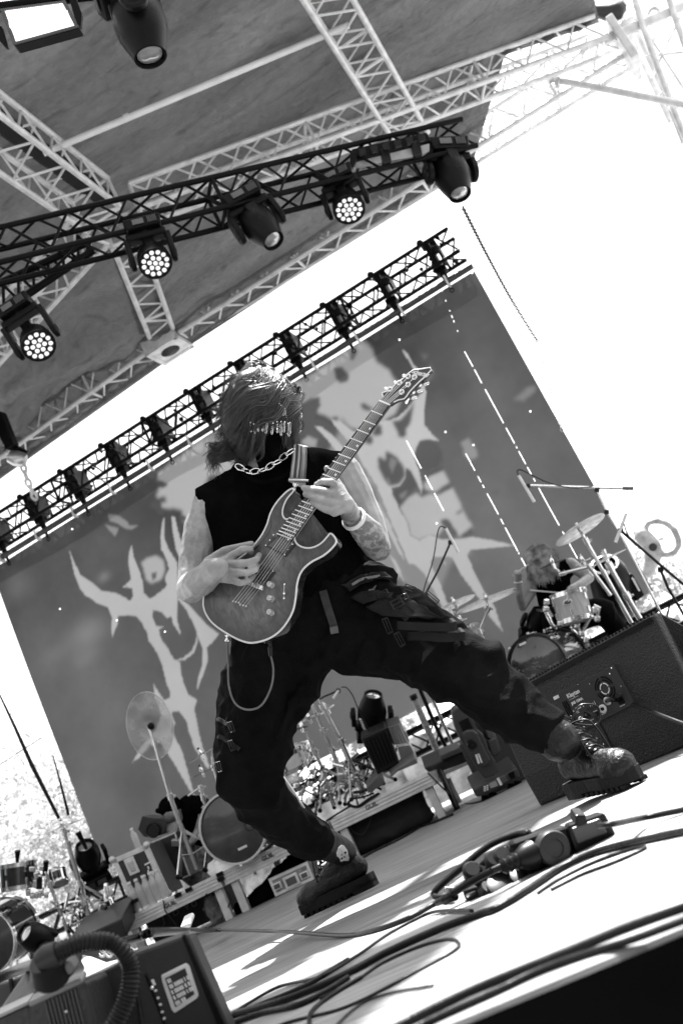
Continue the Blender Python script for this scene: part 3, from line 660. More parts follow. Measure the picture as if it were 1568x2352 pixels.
ribbon('hanging_strap',[c4(20,225),c4(50,330),c4(95,470),c4(108,530)],18,STRAP,.012)
ribbon('strap_tip',[c4(98,488),c4(108,540)],18.5,mat('strap tip',.09,.8),.0135)
patch('pocket_flap',[c4(150,185),c4(250,135),c4(380,90),c4(460,92),c4(518,152),c4(420,158),c4(330,180),c4(222,246)],STR2,.010)
ribbon('zip',[c4(235,182),c4(310,140),c4(440,116)],6,mat('zip teeth',.12,.4,.5),.017)
patch('cargo_flap',[c4(235,290),c4(300,255),c4(430,240),c4(540,260),c4(520,300),c4(430,300),c4(330,336)],STR2,.010)
patch('cargo_pocket',[c4(350,350),c4(450,310),c4(620,300),c4(760,340),c4(900,440),c4(800,450),c4(620,440),c4(470,420)],STR2,.012)
ribbon('webbing_strap',[c4(370,250),c4(430,275),c4(520,330),c4(600,400),c4(640,440)],13,STR2,.02)
ribbon('webbing_strap',[c4(520,300),c4(600,330),c4(680,390)],12,STR2,.02)
def floatband(name,pts,wpx,m,d0,d1):
    n=len(pts); cp=sub_curve([Vector((a,b_,0)) for a,b_ in pts],6); v=[];f=[]
    for i,q in enumerate(cp):
        t=(cp[min(i+1,len(cp)-1)]-cp[max(i-1,0)]).normalized(); d=d0+(d1-d0)*i/(len(cp)-1)
        v+=[P(q.x-t.y*0,q.y+wpx/2,d),P(q.x,q.y-wpx/2,d),P(q.x,q.y-wpx/2,d+.004),P(q.x,q.y+wpx/2,d+.004)]
    for i in range(len(cp)-1):
        for k in range(4): f.append((i*4+k,i*4+(k+1)%4,(i+1)*4+(k+1)%4,(i+1)*4+k))
    f+=[(0,1,2,3),tuple(len(v)-4+k for k in range(4))[::-1]]
    mb=MB(); mb.add(v,f); return mb.build(name,m,man,smooth=True)
da=dep(HT(*c4(600,480),.0)[0])-.03
floatband('thigh_strap',[c4(565,480),c4(700,488),c4(850,492),c4(985,492)],19,STR2,da,da-.16)
floatband('thigh_strap',[c4(635,560),c4(760,560),c4(900,572),c4(1045,562)],20,STR2,da-.0,da-.17)
# far sides of the loops
for x,y in ((985,470),(1048,545)):
    a=P(*c4(x,y+15),da-.16); b=MB(); b.box(a+FW*.05+RI*.002,(.012,.10,.026),(RI,FW,UP)).build('thigh_strap',STR2,man,bevel=.004)
b=MB()
def buckle(u,v,ang,w_,h_,name='buckle',m=BLK2):
    h,nn=HT(u,v,.022); a=(RI*math.cos(ang)-UP*math.sin(ang)); c_=(RI*math.sin(ang)+UP*math.cos(ang))
    q=MB()
    for s_ in (-1,0,1): q.box(h+c_*s_*h_*.5,(w_,.006,h_*.18),(a,FW,c_))
    for s_ in (-1,1): q.box(h+a*s_*w_*.5,(h_*.22,.008,h_*1.15),(a,FW,c_))
    return q.build(name,m,man,bevel=.0015)
buckle(*c4(575,365),rad(-30),.032,.024); buckle(*c4(615,312),rad(-20),.028,.018); buckle(*c4(460,278),rad(-30),.030,.014)
buckle(*c4(520,500),rad(68),.045,.016); buckle(*c4(595,580),rad(62),.040,.016); buckle(*c4(650,250),rad(20),.03,.016); buckle(*c4(800,320),rad(40),.045,.014)
buckle(536,1705,rad(70),.03,.014); buckle(540,1668,rad(70),.03,.014); buckle(514,1760,rad(75),.03,.014)
ribbon('leg_strap',[(500,1690),(520,1700),(550,1722)],10,STR2,.012); ribbon('leg_strap',[(498,1650),(530,1668)],9,STR2,.012)
# ---- wristband, necklace ----
wc=G(*c3(665,1470),.012); wd=(P(806,1183,3.10)-P(850,1230,3.18)).normalized(); wc=P(811,1190,3.10)
b=MB()
for k in range(3): b.torus(wc-wd*(.004*k),wd,.0345,.004,28,6)
b.build('wristband',mat('pale wristband',.6,.6),man,smooth=True)
pts=[c1(*q) for q in ((392,592),(415,604),(450,618),(487,612),(520,606),(552,592),(580,572),(612,556),(640,530),(664,512),(680,500))]
cp=sub_curve([P(u,v,3.245+.00028*abs(u-612)) for u,v in pts],6); b=MB(); L=0; k=0; last=cp[0]
acc=0
for i in range(len(cp)-1):
    seg=(cp[i+1]-cp[i]).length; t=(cp[i+1]-cp[i]).normalized()
    while acc<seg:
        c=cp[i]+t*acc; n_=(-FW+UP*.25) if k%2==0 else (UP*.9-FW*.55); n_=(n_-t*n_.dot(t)).normalized()
        b.torus(c,n_,.0085,.0022,20,6,sx=1.9,a=t); acc+=.0255; k+=1
    acc-=seg
b.build('chain_necklace',CHR,man,smooth=True)
# ---- mask, hair, pins ----
mk=Blob(); mk.ell(HC+hup*.006,(.082,.102,.114),(hs,hf,hup),20,14); mk.cap([(HC-hup*.06+hf*.035,.060),(HC-hup*.1+hf*.062,.032)]); mk.cap([(HC+hup*.01+hf*.094,.013),(HC-hup*.028+hf*.117,.015)])
mk.px([(618,1030,3.35,44),(622,1062,3.35,42)])
msk=mk.fuse('knitted_mask',mat('black knit',.005,.95,spec=.02,bump=.5,bs=300),.004,man,smooth=6)
HM=Hit([msk])
b=MB()
def pin(x,y,dx,dy,L=34):
    u,v=c1(x,y); u2,v2=c1(x+dx,y+dy); p,_=HM(u,v,.010); q,_=HM(u2,v2,.012); q=P(u2,v2,min(dep(p),dep(q)))
    zz=min(dep(q),3.335-.135*math.sqrt(max(0,1-((u-602)/92.)**2-((v-958)/112.)**2))-.036); p=P(u,v,zz); q=P(u2,v2,zz); d_=(q-p).normalized(); s_=d_.cross(FW).normalized()*.0022
    b.tube([p-s_,q-s_],.0007,5); b.tube([p+s_,q+s_],.0006,5); b.ell(p,.0032,n=8,m=6); b.torus(q,FW,.0026,.0007,10,5)
for i,x in enumerate((472,484,497,508,520,534,548,560)): pin(x,210+5*i,10+random.randint(-4,8),36+random.randint(-6,6))
for i,x in enumerate((612,624,634,643)): pin(x,232+10*i,6,48)
for i,x in enumerate((452,470,498,524,545,578,600,622,643,662,672)): pin(x,342-4*(i>4)+random.randint(-8,8),random.randint(-10,10),48+random.randint(-4,44)*(i>3))
pins=b.build('safety_pins',CHR,man,smooth=True)
# hair
HRS=[MB(),MB()]; hr=HRS[0]
def strand(pts,r,k=3):
    n_=len(pts); HRS[HSEL[0]].tube(pts,[r*(1-.75*(i/(n_-1))**1.5) for i in range(n_)],k,cap=False)
HSEL=[0]
def surf(u,v,ex=0.0):
    # front surface of the hair volume at this place
    a=(u-602)/92.; b_=(v-958)/112.; q=1-a*a-b_*b_
    return 3.335-.135*math.sqrt(max(q,0))-ex
R2=random.Random(11)
def wig(ctrl,r,ex,jit=6,n=7):
    ph=R2.random()*6; am=R2.uniform(.5,3.6); fr=R2.uniform(5,10)
    cs=[Vector((u+R2.gauss(0,jit),v+R2.gauss(0,jit),0)) for u,v in ctrl]; cs=sub_curve(cs,n); out=[]
    for i,q in enumerate(cs):
        t=i/(len(cs)-1); u=q.x+am*t*math.sin(fr*t+ph); v=q.y+am*t*math.cos(fr*t*1.1+ph)
        out.append(P(u,v,surf(u,v,ex*(1-.3*t))))
    strand(out,r)
def lock(ctrl,n_,spread,r,ex,jit=5):
    # a clump: strands share a wavy guide and gather towards the tip
    ph=R2.random()*6; am=R2.uniform(2,10); fr=R2.uniform(4,10)
    g_=[Vector((u+R2.gauss(0,jit),v+R2.gauss(0,jit),0)) for u,v in ctrl]
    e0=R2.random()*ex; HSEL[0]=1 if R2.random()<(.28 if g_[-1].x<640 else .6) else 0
    for _ in range(n_):
        ox,oy=R2.gauss(0,spread),R2.gauss(0,spread); cs=sub_curve([Vector((q.x+ox*(1-.6*i/(len(g_)-1)),q.y+oy*(1-.6*i/(len(g_)-1)),0)) for i,q in enumerate(g_)],7); out=[]; e1=e0+R2.random()*.010; cut=R2.uniform(.75,1)
        for i,q in enumerate(cs):
            t=i/(len(cs)-1)
            if t>cut: break
            u=q.x+am*t*math.sin(fr*t+ph); v=q.y+am*t*math.cos(fr*t*1.1+ph); out.append(P(u,v,surf(u,v,e1)))
        strand(out,R2.uniform(.5,1)*r)
# sweeping locks: rooted along the top and right of the crown, blown to the lower left
for i in range(230):
    q=R2.random(); u0=596+q*78+R2.gauss(0,3); v0=860+max(0,q-.35)**1.5*110+R2.random()*14
    s_=min(1,max(0,R2.gauss(.25+.55*q,.22)))      # how far down the side this lock ends
    tu=508+24*abs(s_-.35)+R2.random()*16+ (18 if s_>.8 else 0); tv=888+s_*175
    lift=10+22*(1-s_)
    mx_=(u0*.55+tu*.45); my_=v0*.55+tv*.45-lift
    tip=[(tu-6-R2.random()*16,tv+8+R2.gauss(4,10))] if R2.random()<.45 else [(tu-2,tv+10)]
    lock([(u0,v0),(mx_+26,my_-6),(mx_-18,my_+14),(tu+10,tv-10)]+tip,9,4.0,.0019,.034,7)
for i in range(70):
    u0=R2.gauss(634,12); v0=872+R2.random()*18
    tu=R2.uniform(530,610); tv=R2.uniform(990,1078) if tu<585 else R2.uniform(910,950)
    lock([(u0,v0),((u0+tu)/2+2,v0+26),(tu+22,tv-44),(tu+8,tv-16),(tu-6,tv)],8,3.6,.0018,.034,5)
for i in range(110):
    u0=R2.uniform(622,656); v0=866+R2.random()*24
    tu=R2.uniform(654,686); tv=R2.uniform(940,1056)
    lock([(u0,v0),(u0+22,v0+32),(tu+4,tv-60),(tu-3,tv-24),(tu+R2.gauss(0,3),tv)],8,2.6,.0013,.022,3)
for i in range(64):
    s_=R2.random(); lock([(548+R2.random()*24,985+s_*60),(524,1022+s_*34),(500-R2.random()*14,1038+s_*30-14),(466+R2.random()*40,1022+s_*74)],6,2.4,.0013,.004,7)
# hair behind the head
cap_=Blob(); cap_.ell(P(604,955,3.375),(.092,.10,.118),(hs,hf,hup),20,14); cap_.px([(560,1000,3.38,40),(575,1050,3.38,34)]); cap_.px([(600,920,3.33,74),(596,915,3.34,76)])
capo=cap_.fuse('hair',HAIRM,.005,man,smooth=4,disp=lambda c:.004*mn.noise(c*22))
for i in range(90):   # flyaways low left
    s_=R2.random(); wig([(540+R2.random()*20,1010+s_*40),(520,1035+s_*20),(500-R2.random()*14,1050+s_*18-14),(478+R2.random()*34,1040+s_*56)],R2.uniform(.0005,.0016),0,6)
for i in range(190): 
    x=R2.uniform(540,660); wig([(x,885),(x-5,862+abs(x-600)*.15),(x-14+R2.gauss(0,9),852+abs(x-600)*.2+R2.gauss(0,7)),(x-26+R2.gauss(0,14),857+abs(x-600)*.3+R2.gauss(0,8))],.0005,0,3)
for i in range(150): 
    v=R2.uniform(890,1040); wig([(530,v),(512,v+8),(504+R2.gauss(0,5),v+20),(500+R2.gauss(0,8),v+34)],.0006,0,3)
    v=R2.uniform(900,1020); wig([(668,v),(680,v+10),(684+R2.gauss(0,3),v+22),(683+R2.gauss(0,4),v+40)],.0005,0,2)
HSEL[0]=0; hair=HRS[0].build('hair_strands',HAIRM,man,smooth='all'); HRS[1].build('hair_highlights',mat('highlit hair',.06,.4,0,var=.5,vs=12),man,smooth='all')  # paler locks put rim light and highlights into the hair colour
# ---- boots ----
def boot(name,label,H,T_,L=.315,tilt=None,skull=False):
    H=Vector(H);T_=Vector(T_); t=(T_-H); t.normalize(); s_=t.cross(Z).normalized(); N3=s_.cross(t)
    def q(a,b_,c): return H+t*a+s_*b_+N3*c
    B=Blob()
    B.cap([(q(.045,0,.085),.042),(q(.10,0,.082),.042),(q(.18,0,.07),.042),(q(.245,0,.062),.045),(q(.27,.004,.058),.042)])
    B.cap([(q(.235,.018,.055),.034),(q(.27,.0,.055),.038)]); B.cap([(q(.235,-.018,.055),.034),(q(.265,-.004,.055),.036)])
    B.cap([(q(.17,0,.085),.036),(q(.10,0,.12),.044),(q(.065,0,.15),.046),(tilt,.060)])
    for a,c in ((.115,.135),(.10,.165),(.05,.12)): B.cap([(q(a,-.03,c),.014),(q(a,.03,c),.014)])
    up_=B.fuse(name,LEA,.0045,man,smooth=6,disp=lambda c:.0022*mn.noise(c*28)+.0012*mn.noise(c*60))
    pr=MB(); ol=[(0,-.025),(.005,-.036),(.05,-.04),(.12,-.036),(.20,-.047),(.27,-.042),(.305,-.025),(.315,0),(.305,.025),(.27,.042),(.20,.047),(.12,.036),(.05,.04),(.005,.036),(0,.025)]
    pr.prism([q(a,b_,.012) for a,b_ in ol],Z*.026)
    pr.prism([q(a,b_,0) for a,b_ in ol[:3]+[(.085,-.038),(.085,.038)]+ol[-3:]],Z*.030)
    pr.prism([q(a,b_*.98,.036) for a,b_ in ol],Z*.012)
    for i in range(8):
        a=.115+i*.024
        for w_ in (-1,1): pr.box(q(a,w_*.03,.006),(.015,.026,.0122),(t,s_,Z))
    pr.build('sole',mat('boot rubber',.009,.6,0,spec=.15,bump=.3,bs=80),up_,bevel=.002)
    lc=MB(); pa=[]
    for i in range(6):
        f=i/5; c=q(.185-.085*f,0,.112+.10*f); d=.026
        lc.tube([c+s_*d-t*.0,c+Z*.012+t*.008,c-s_*d+t*.004],.0028,6).tube([c-s_*d,c+Z*.014+t*.012,c+s_*d+Z*.018-t*.012],.0028,6)
        for w_ in (-1,1): lc.torus(c+s_*w_*d*1.15,s_,.005,.0016,10,5)
    c=q(.11,0,.20)+t*.02
    for w_ in (-1,1):
        lc.tube(sub_curve([c,c+s_*w_*.04+Z*.035+t*.02,c+s_*w_*.075+Z*.012+t*.045,c+s_*w_*.055-Z*.03+t*.03,c],8),.0028,6)
        lc.tube(sub_curve([c,c+s_*w_*.03+t*.04-Z*.01,c+s_*w_*.035+t*.06-Z*.08,c+s_*w_*.025+t*.065-Z*.13],8),.0028,6)
    lc.build('lace',BLK2,up_,smooth='all')
    return up_,q
lb,lq=boot('boot','',FL(866,2032),FL(672,2122),tilt=P(727,1930,3.53))
t0=FL(1474,1798); h0=P(1338,1826,3.02); h0=t0+(h0-t0).normalized()*.315; h0.z=max(h0.z,.012)
rb_,rq=boot('boot','',h0,t0,tilt=P(1280,1700,2.90))
# skull patch on the left boot
Hb=Hit([lb]); c=[c7(*q) for q in ((775,475),(800,480),(835,525),(845,570),(858,600),(850,630),(800,628),(775,640),(762,605),(735,585),(727,550),(745,500))]
pts=[Hb(u,v,.004,3.5)[0] for u,v in c]; mb=MB(); mb.add(pts,[tuple(range(len(pts)))]); o=mb.build('skull_patch',WHT,lb); sl_=o.modifiers.new('t','SOLIDIFY'); sl_.thickness=.003
mb=MB(); 
for x,y,r in ((808,545,.0042),(778,600,.0036),(806,590,.0022)): mb.ell(Hb(*c7(x,y),.006,3.5)[0],(r,.001,r),(RI,FW,UP),10,6)
mb.build('patch_holes',BLK,lb)
# ---------------- guitar ----------------
GT=thing('electric_guitar','electric guitar with grey figured top and pale binding, held across the guitarist','guitar',tuple(G(620,1300)))
def figured():
    M=bpy.data.materials.new('figured maple top'); M.use_nodes=True; t=M.node_tree; N=t.nodes; K=t.links; b=N['Principled BSDF']
    at=N.new('ShaderNodeVertexColor'); at.layer_name='burst'
    tc=N.new('ShaderNodeTexCoord'); mp=N.new('ShaderNodeMapping'); mp.inputs['Scale'].default_value=(60,14,26); mp.inputs['Rotation'].default_value=(0,.5,0); K.new(tc.outputs['Object'],mp.inputs[0])
    n=N.new('ShaderNodeTexNoise'); n.inputs['Scale'].default_value=1; n.inputs['Detail'].default_value=4; n.inputs['Distortion'].default_value=1.2; K.new(mp.outputs[0],n.inputs['Vector'])
    r=N.new('ShaderNodeMapRange'); 
    for k,q in enumerate((.3,.7,.6,1.5)): r.inputs[k+1].default_value=q
    K.new(n.outputs[0],r.inputs[0]); m_=N.new('ShaderNodeVectorMath'); m_.operation='SCALE'; K.new(at.outputs[0],m_.inputs[0]); K.new(r.outputs[0],m_.inputs['Scale']); K.new(m_.outputs[0],b.inputs['Base Color'])
    b.inputs['Roughness'].default_value=.28; b.inputs['Coat Weight'].default_value=.2; b.inputs['Coat Roughness'].default_value=.1
    return M
outl=[(686,712),(650,735),(600,790),(565,850),(545,915),(515,975),(478,1025),(430,1075),(370,1120),(300,1180),(235,1240),(198,1290),(185,1350),(192,1400),(215,1445),(255,1488),(330,1538),(400,1572),(460,1584),(540,1566),(605,1528),(652,1475),(690,1405),(706,1330),(714,1250),(738,1182),(790,1130),(860,1092),(905,1055),(935,1015),(925,985),(903,966),(885,985),(850,1022),(800,1046),(755,1046),(718,1028),(702,1000),(700,960),(730,900),(690,878),(655,886),(636,868),(634,830),(655,775),(688,735),(695,722)]
opx=[c1(*q) for q in outl]
def closed(pts,n=5):
    pts=[Vector((a,b_,0)) for a,b_ in pts]; m_=len(pts); out=[]
    for i in range(m_):
        p0,p1,p2,p3=pts[(i-1)%m_],pts[i],pts[(i+1)%m_],pts[(i+2)%m_]
        for k in range(n):
            t=k/n; out.append(.5*((2*p1)+(p2-p0)*t+(2*p0-5*p1+4*p2-p3)*t*t+(3*p1-p0-3*p2+p3)*t**3))
    return out
oc=closed(opx,4); N_=len(oc); ring0=[G(q.x,q.y) for q in oc]
# body solid (sides and back)
ctr=sum(ring0,Vector())/N_
bb=MB(); v=[];f=[]
lv=[(.0,1),(-.004,1),(-.036,1),(-.044,.975)]
for off,sc in lv: v+=[ctr+(p-ctr)*sc+GN*off for p in ring0]
for l in range(len(lv)-1): f+=[(l*N_+k,l*N_+(k+1)%N_,(l+1)*N_+(k+1)%N_,(l+1)*N_+k) for k in range(N_)]
f.append(tuple((len(lv)-1)*N_+k for k in range(N_))[::-1]); bb.add(v,f)
bb.build('body',mat('black guitar lacquer',.012,.15,0,coat=.6),GT,smooth=True)
# top with burst colour
import mathutils
bm=bmesh.new(); vs=[bm.verts.new(p-Vector(GT['_w'])+GN*.0006) for p in ring0]; bm.faces.new(vs); bmesh.ops.triangulate(bm,faces=bm.faces)
for _ in range(4):
    bmesh.ops.subdivide_edges(bm,edges=[e for e in bm.edges if e.calc_length()>.014],cuts=1,use_grid_fill=False); bmesh.ops.triangulate(bm,faces=[f_ for f_ in bm.faces if len(f_.verts)>3])
me=bpy.data.meshes.new('top'); bm.to_mesh(me); bm.free(); ca=me.color_attributes.new('burst','FLOAT_COLOR','POINT'); ra=np.array([tuple(p) for p in ring0])
for i,vt in enumerate(me.vertices):
    p=vt.co+Vector(GT['_w']); dmin=float(np.min(np.linalg.norm(ra-np.array(p),axis=1))); 
    k=min(1,dmin/.075); val=.018+.075*k**1.1; ca.data[i].color=(val,val,val,1)
me.materials.append(figured()); o=bpy.data.objects.new('top',me); COL.objects.link(o); o.parent=GT
bi=MB(); bi.tube(ring0+[ring0[0],ring0[1]],.0028,6,cap=False); bi.build('binding',mat('cream binding',.62,.4,var=.05),GT,smooth='all')
# neck
nb0,nb1=c2(740,290),c2(893,345); nn0,nn1=c3(925,385),c3(1030,428)
FB=.007
fb=[G(*nb0,FB),G(*nb1,FB),G(*nn1,FB),G(*nn0,FB)]
MB().prism(fb,-GN*.005).build('fretboard',mat('rosewood fretboard',.018,.45,bump=.2,bs=60),GT)
nk=MB(); n_=18; v=[];f=[]; h_=6
for i in range(n_+1):
    t=i/n_; a=fb[0].lerp(fb[3],t); c_=fb[1].lerp(fb[2],t); a=a-GN*.005; c_=c_-GN*.005; ctr_=(a+c_)/2; hw_=(a-c_)/2
    for k in range(h_+1):
        q=math.pi*k/h_; v.append(ctr_+hw_*math.cos(q)-GN*math.sin(q)*(.018 if t>.05 else .03))
for i in range(n_): f+=[(i*(h_+1)+k,i*(h_+1)+k+1,(i+1)*(h_+1)+k+1,(i+1)*(h_+1)+k) for k in range(h_)]
nk.add(v,f); nk.build('neck',mat('neck wood',.05,.4),GT,smooth=True)
nut=(fb[2]+fb[3])/2; br_=GO+GN*FB; sc=(nut-br_).length
nd=(nut-br_).normalized(); side0=(fb[3]-fb[2]); L24=((fb[0]+fb[1])/2-nut).length
fr=MB(); kf=L24/(1-2**(-23.6/12)) 
for i in range(0,24):
    x=kf*(1-2**(-i/12))/L24
    a=fb[3].lerp(fb[0],x); c_=fb[2].lerp(fb[1],x); fr.tube([a+GN*.0006,c_+GN*.0006],.0017 if i else .0026,6)
fr.build('frets',mat('fret wire',.8,.3,.7,var=.05),GT,smooth=True)
inl=MB()
for i in (3,5,7,9,12,15,17,19,21,24):
    x0=(1-2**(-(i-1)/12));x1=(1-2**(-i/12)); x=kf*(x0+x1)/2/L24
    if x>1: continue
    a=fb[3].lerp(fb[0],x); c_=fb[2].lerp(fb[1],x); 
    for s_ in ((.82,) if i!=12 else (.2,.8)): inl.lathe(a.lerp(c_,s_)+GN*.0001,GN,[(0,.0035),(.0008,.0035),(.0008,0)],10)
    inl.ell(a+GN*-.002,.002,n=8,m=5)
for q in ((845,275),(868,288),(890,300)): inl.lathe(G(*c2(*q),FB+.0003),GN,[(0,.003),(.0008,.003),(.0008,0)],10)
inl.build('inlay_dots',WHT,GT)
# headstock
ho=[(925,385),(962,345),(953,306),(1000,290),(1052,262),(1090,215),(1135,180),(1180,150),(1215,112),(1268,74),(1345,66),(1438,50),(1450,72),(1400,130),(1330,192),(1275,245),(1225,300),(1200,340),(1176,366),(1120,378),(1070,400),(1030,428)]
hpx=[c3(*q) for q in ho]; hring=[G(*q,.002) for q in hpx]
hd=MB(); hd.prism(hring,-GN*.015); hd.build('headstock',mat('dark stained headstock',.03,.3,var=.6,vs=30,coat=.2),GT,bevel=.001)
MB().tube([p+GN*.0006 for p in hring[1:-1]],.0019,6,cap=False).build('headstock_binding',mat('cream binding',.62),GT,smooth='all')
tn=MB(); kn=MB()
posts=((1218,142),(1282,150),(1218,225),(1153,300),(1130,205),(1035,270))
for x,y in posts:
    q=G(*c3(x,y),.002); tn.lathe(q,GN,[(0,.0),(0,.0085),(.002,.0085),(.0025,.0048),(.012,.0042),(.012,0)],14)
for x,y in ((1385,212),(1320,285),(1262,355)):
    q=G(*c3(x,y),-.012); r_=G(*c3(x-75,y+5),-.012); kn.tube([r_,q],.0025,6); d_=(q-r_).normalized(); kn.ell(q+d_*.002,(.012,.0035,.0075),(d_,GN,d_.cross(GN)),12,8)
    tn.ell(r_+GN*-.006,(.011,.008,.009),(d_,GN,d_.cross(GN)),10,8)
for x,y in ((1195,385),):
    kn.ell(G(*c3(x,y),-.016),(.006,.004,.011),(RI,FW,UP),10,6)
for x,y in ((1180,135),(1095,205),(1000,268)): kn.ell(G(*c3(x-8,y-2),-.008),(.006,.004,.005),(RI,FW,UP),10,6)
tn.build('tuning_posts',CHR,GT,smooth=True); kn.build('tuning_keys',CHR,GT,smooth=True)
ax=(G(*c3(1345,125))-G(*c3(1262,88))); 
text3d('maker_lettering','Schecter',.0165,G(*c3(1250,103),.0024),G(*c3(1358,128))-G(*c3(1250,103)),GA,WHT,GT,weight=.0002,bold=True)
text3d('maker_small_lettering','DIAMOND SERIES',.0058,G(*c3(1268,118),.0024),G(*c3(1358,128))-G(*c3(1250,103)),GA,WHT,GT)
# strings
sg=MB(); anc=[(307,958),(336,965),(365,972),(380,992),(410,1000),(438,1008)]
for i in range(6):
    s_=(i+.5)/6*.84+.08; a=fb[3].lerp(fb[2],s_)+GN*.0022; sp=br_+(side0.normalized())*(.0235-.0094*i)+GN*.009
    c_=G(*c2(*anc[i]),.0025); sg.tube([c_,sp,a],.0009-.00008*i,5)
    pq=G(*c3(*posts[[5,4,0,1,2,3][i]]),.007); sg.tube([a,pq],.0006,5)
    sg.lathe(c_-GN*.001,GN,[(0,0),(0,.0032),(.0016,.0028),(.0016,0)],10)
sg.build('strings',STEEL,GT,smooth=True)
# pickups
def quad(pts,conv,off,th,name,m,bev=.0012): 
    q=[G(*conv(*p),off) for p in pts]; return MB().prism(q,-GN*th).build(name,m,GT,bevel=bev)
PKM=mat('matte pickup',.02,.5)
quad([(704,298),(932,380),(838,508),(636,398)],c2,.005,.004,'pickup_ring',PKM)
quad([(752,318),(893,376),(812,474),(664,398)],c2,.010,.006,'pickup',mat('pickup cover',.07,.35,var=.1))
quad([(602,585),(738,660),(640,790),(500,700)],c2,.005,.004,'pickup_ring',PKM)
quad([(622,610),(700,655),(625,760),(545,710)],c2,.010,.006,'pickup',PKM)
sc_=MB()
for q in ((642,392),(832,488),(910,382),(866,434),(683,340),(720,287),(625,765),(714,655),(660,704),(600,708)): sc_.lathe(G(*c2(*q),.005),GN,[(0,0),(0,.0026),(.0015,.0022),(.0015,0)],10)
sc_.tube([G(*c2(665,660),.0105),G(*c2(605,740),.0105)],.0014,6)
sc_.build('screws',CHR,GT,smooth=True)
bg_=MB(); a=G(*c2(470,775),.009); c_=G(*c2(620,835),.009); ad=(c_-a).normalized()
bg_.box((a+c_)/2-GN*.0,((c_-a).length,.012,.012),(ad,ad.cross(GN),GN)); 
for q in ((572,805),(615,828),(500,760)): bg_.lathe(G(*c2(*q),.004),GN,[(0,0),(0,.0065),(.014,.0065),(.014,.003),(.012,0)],16)
for i in range(6): bg_.box(a.lerp(c_,(i+.5)/6)+GN*.007,(.006,.012,.006),(ad,ad.cross(GN),GN))
bg_.build('bridge',CHR,GT,bevel=.001)
for q in ((690,785),(690,925),(688,1065)):
    o_=G(*c2(q[0]+14,q[1]+14),.0); k_=MB(); k_.lathe(o_,GN,[(0,0),(0,.0098),(.004,.0098),(.005,.0092),(.0175,.0085),(.0185,.0075),(.0185,0)],24)
    k_.build('knob',mat('knurled knob',.5,.25,.9,bump=.6,bs=400),GT,smooth=True)
tg=MB(); tg.tube([G(*c2(828,800),.0015),G(*c2(824,915),.0015)],.0012,6).cyl(G(*c2(824,895),.0),G(*c2(824,880),.014),.003)
for q in ((832,788),(827,930)): tg.lathe(G(*c2(*q),.0),GN,[(0,0),(0,.0034),(.002,.003),(.002,0)],12)
tg.build('slide_switch',CHR,GT,smooth=True)
# carved slot
sl=[(692,140),(695,185),(680,240),(640,300),(590,360),(545,415),(510,445),(500,440),(512,410),(545,375),(590,320),(630,255),(662,195),(682,150)]
MB().prism([G(*c2(*q),.0016) for q in sl],-GN*.002).build('carved_slot',mat('gloss black slot',.006,.08,coat=1),GT)
# jack, plug, cable
jp=G(*c2(676,1352),-.02); jd=(G(*c2(690,1450))-G(*c2(676,1352))).normalized()
j=MB(); 
el=[jp+(GBv*math.cos(2*math.pi*k/20)*0+ (G(*c2(745,1325),-.02)-G(*c2(605,1385),-.02)).normalized()*.018*math.cos(2*math.pi*k/20)+GN*.009*math.sin(2*math.pi*k/20)) for k in range(20)]
j.prism(el,jd*.002); j.build('jack_plate',STEEL,GT)
pl=MB(); p_=P(*c2(685,1380),3.07); q_=P(622,1506,3.08); pl.tube([p_,p_.lerp(q_,.3),p_.lerp(q_,.31),q_],[.0045,.0045,.0075,.0065],12); pl.build('jack_plug',BLK2,GT,smooth=True)
cb=thing('guitar_cable','thin cable looping down from the guitar jack beside the trousers','cable',tuple(q_))
MB().tube(sub_curve([P(622,1506,3.08),P(628,1540,3.08),P(622,1580,3.07),P(600,1620,3.06),P(568,1630,3.07),P(540,1615,3.1),P(526,1575,3.12),P(524,1520,3.15),P(522,1470,3.2)],8),.0030,8).build('lead',mat('grey cable',.10,.5),cb,smooth='all')
bt=MB(); bt.lathe(G(*c2(250,1300),-.02),(RI*.1-UP),[(0,0),(0,.008),(.006,.004),(.014,.009),(.018,.009),(.02,0)],14); bt.lathe(G(*c1(702,705),-.01),(UP*.8+RI*.2),[(-.01,.004),(.0,.004),(.006,.009),(.012,.009),(.014,0)],14)
bt.build('strap_button',CHR,GT,smooth=True)
# strap: from the upper horn over the shoulder, and its end behind the body
SM=mat('striped strap grey',.16,.7); SM2=mat('striped strap dark',.05,.7); SM3=mat('striped strap light',.3,.7)
def strap(u0,u1,w0,w1,m,name,dz=0):
    # fraction across the strap
    L=[((686,522),(770,540),3.255),((680,575),(768,592),3.215),((672,652),(763,657),3.19)]
    v=[];f=[]
    for (a,c_,d) in L:
        for w_ in (w0,w1): v.append(P(*c1(a[0]+(c_[0]-a[0])*w_,a[1]+(c_[1]-a[1])*w_),d-dz))
    v=[Vector(q) for q in v]
    # over the shoulder
    top=[(v[0]+UP*.035+FW*.03),(v[1]+UP*.035+FW*.03)]; top2=[top[0]+FW*.10+UP*.01,top[1]+FW*.10+UP*.01]
    v=top2+top+v; n_=len(v)//2; f=[(2*i,2*i+1,2*i+3,2*i+2) for i in range(n_-1)]
    mb=MB(); mb.add(v,f); o=mb.build(name,m,GT,smooth='all'); s_=o.modifiers.new('t','SOLIDIFY'); s_.thickness=.003; s_.offset=-1; return o
strap(0,1,0,1,SM2,'strap')
strap(0,1,.06,.22,SM3,'strap_stripe',.004); strap(0,1,.40,.52,SM3,'strap_stripe',.004); strap(0,1,.62,.88,SM,'strap_stripe',.004)
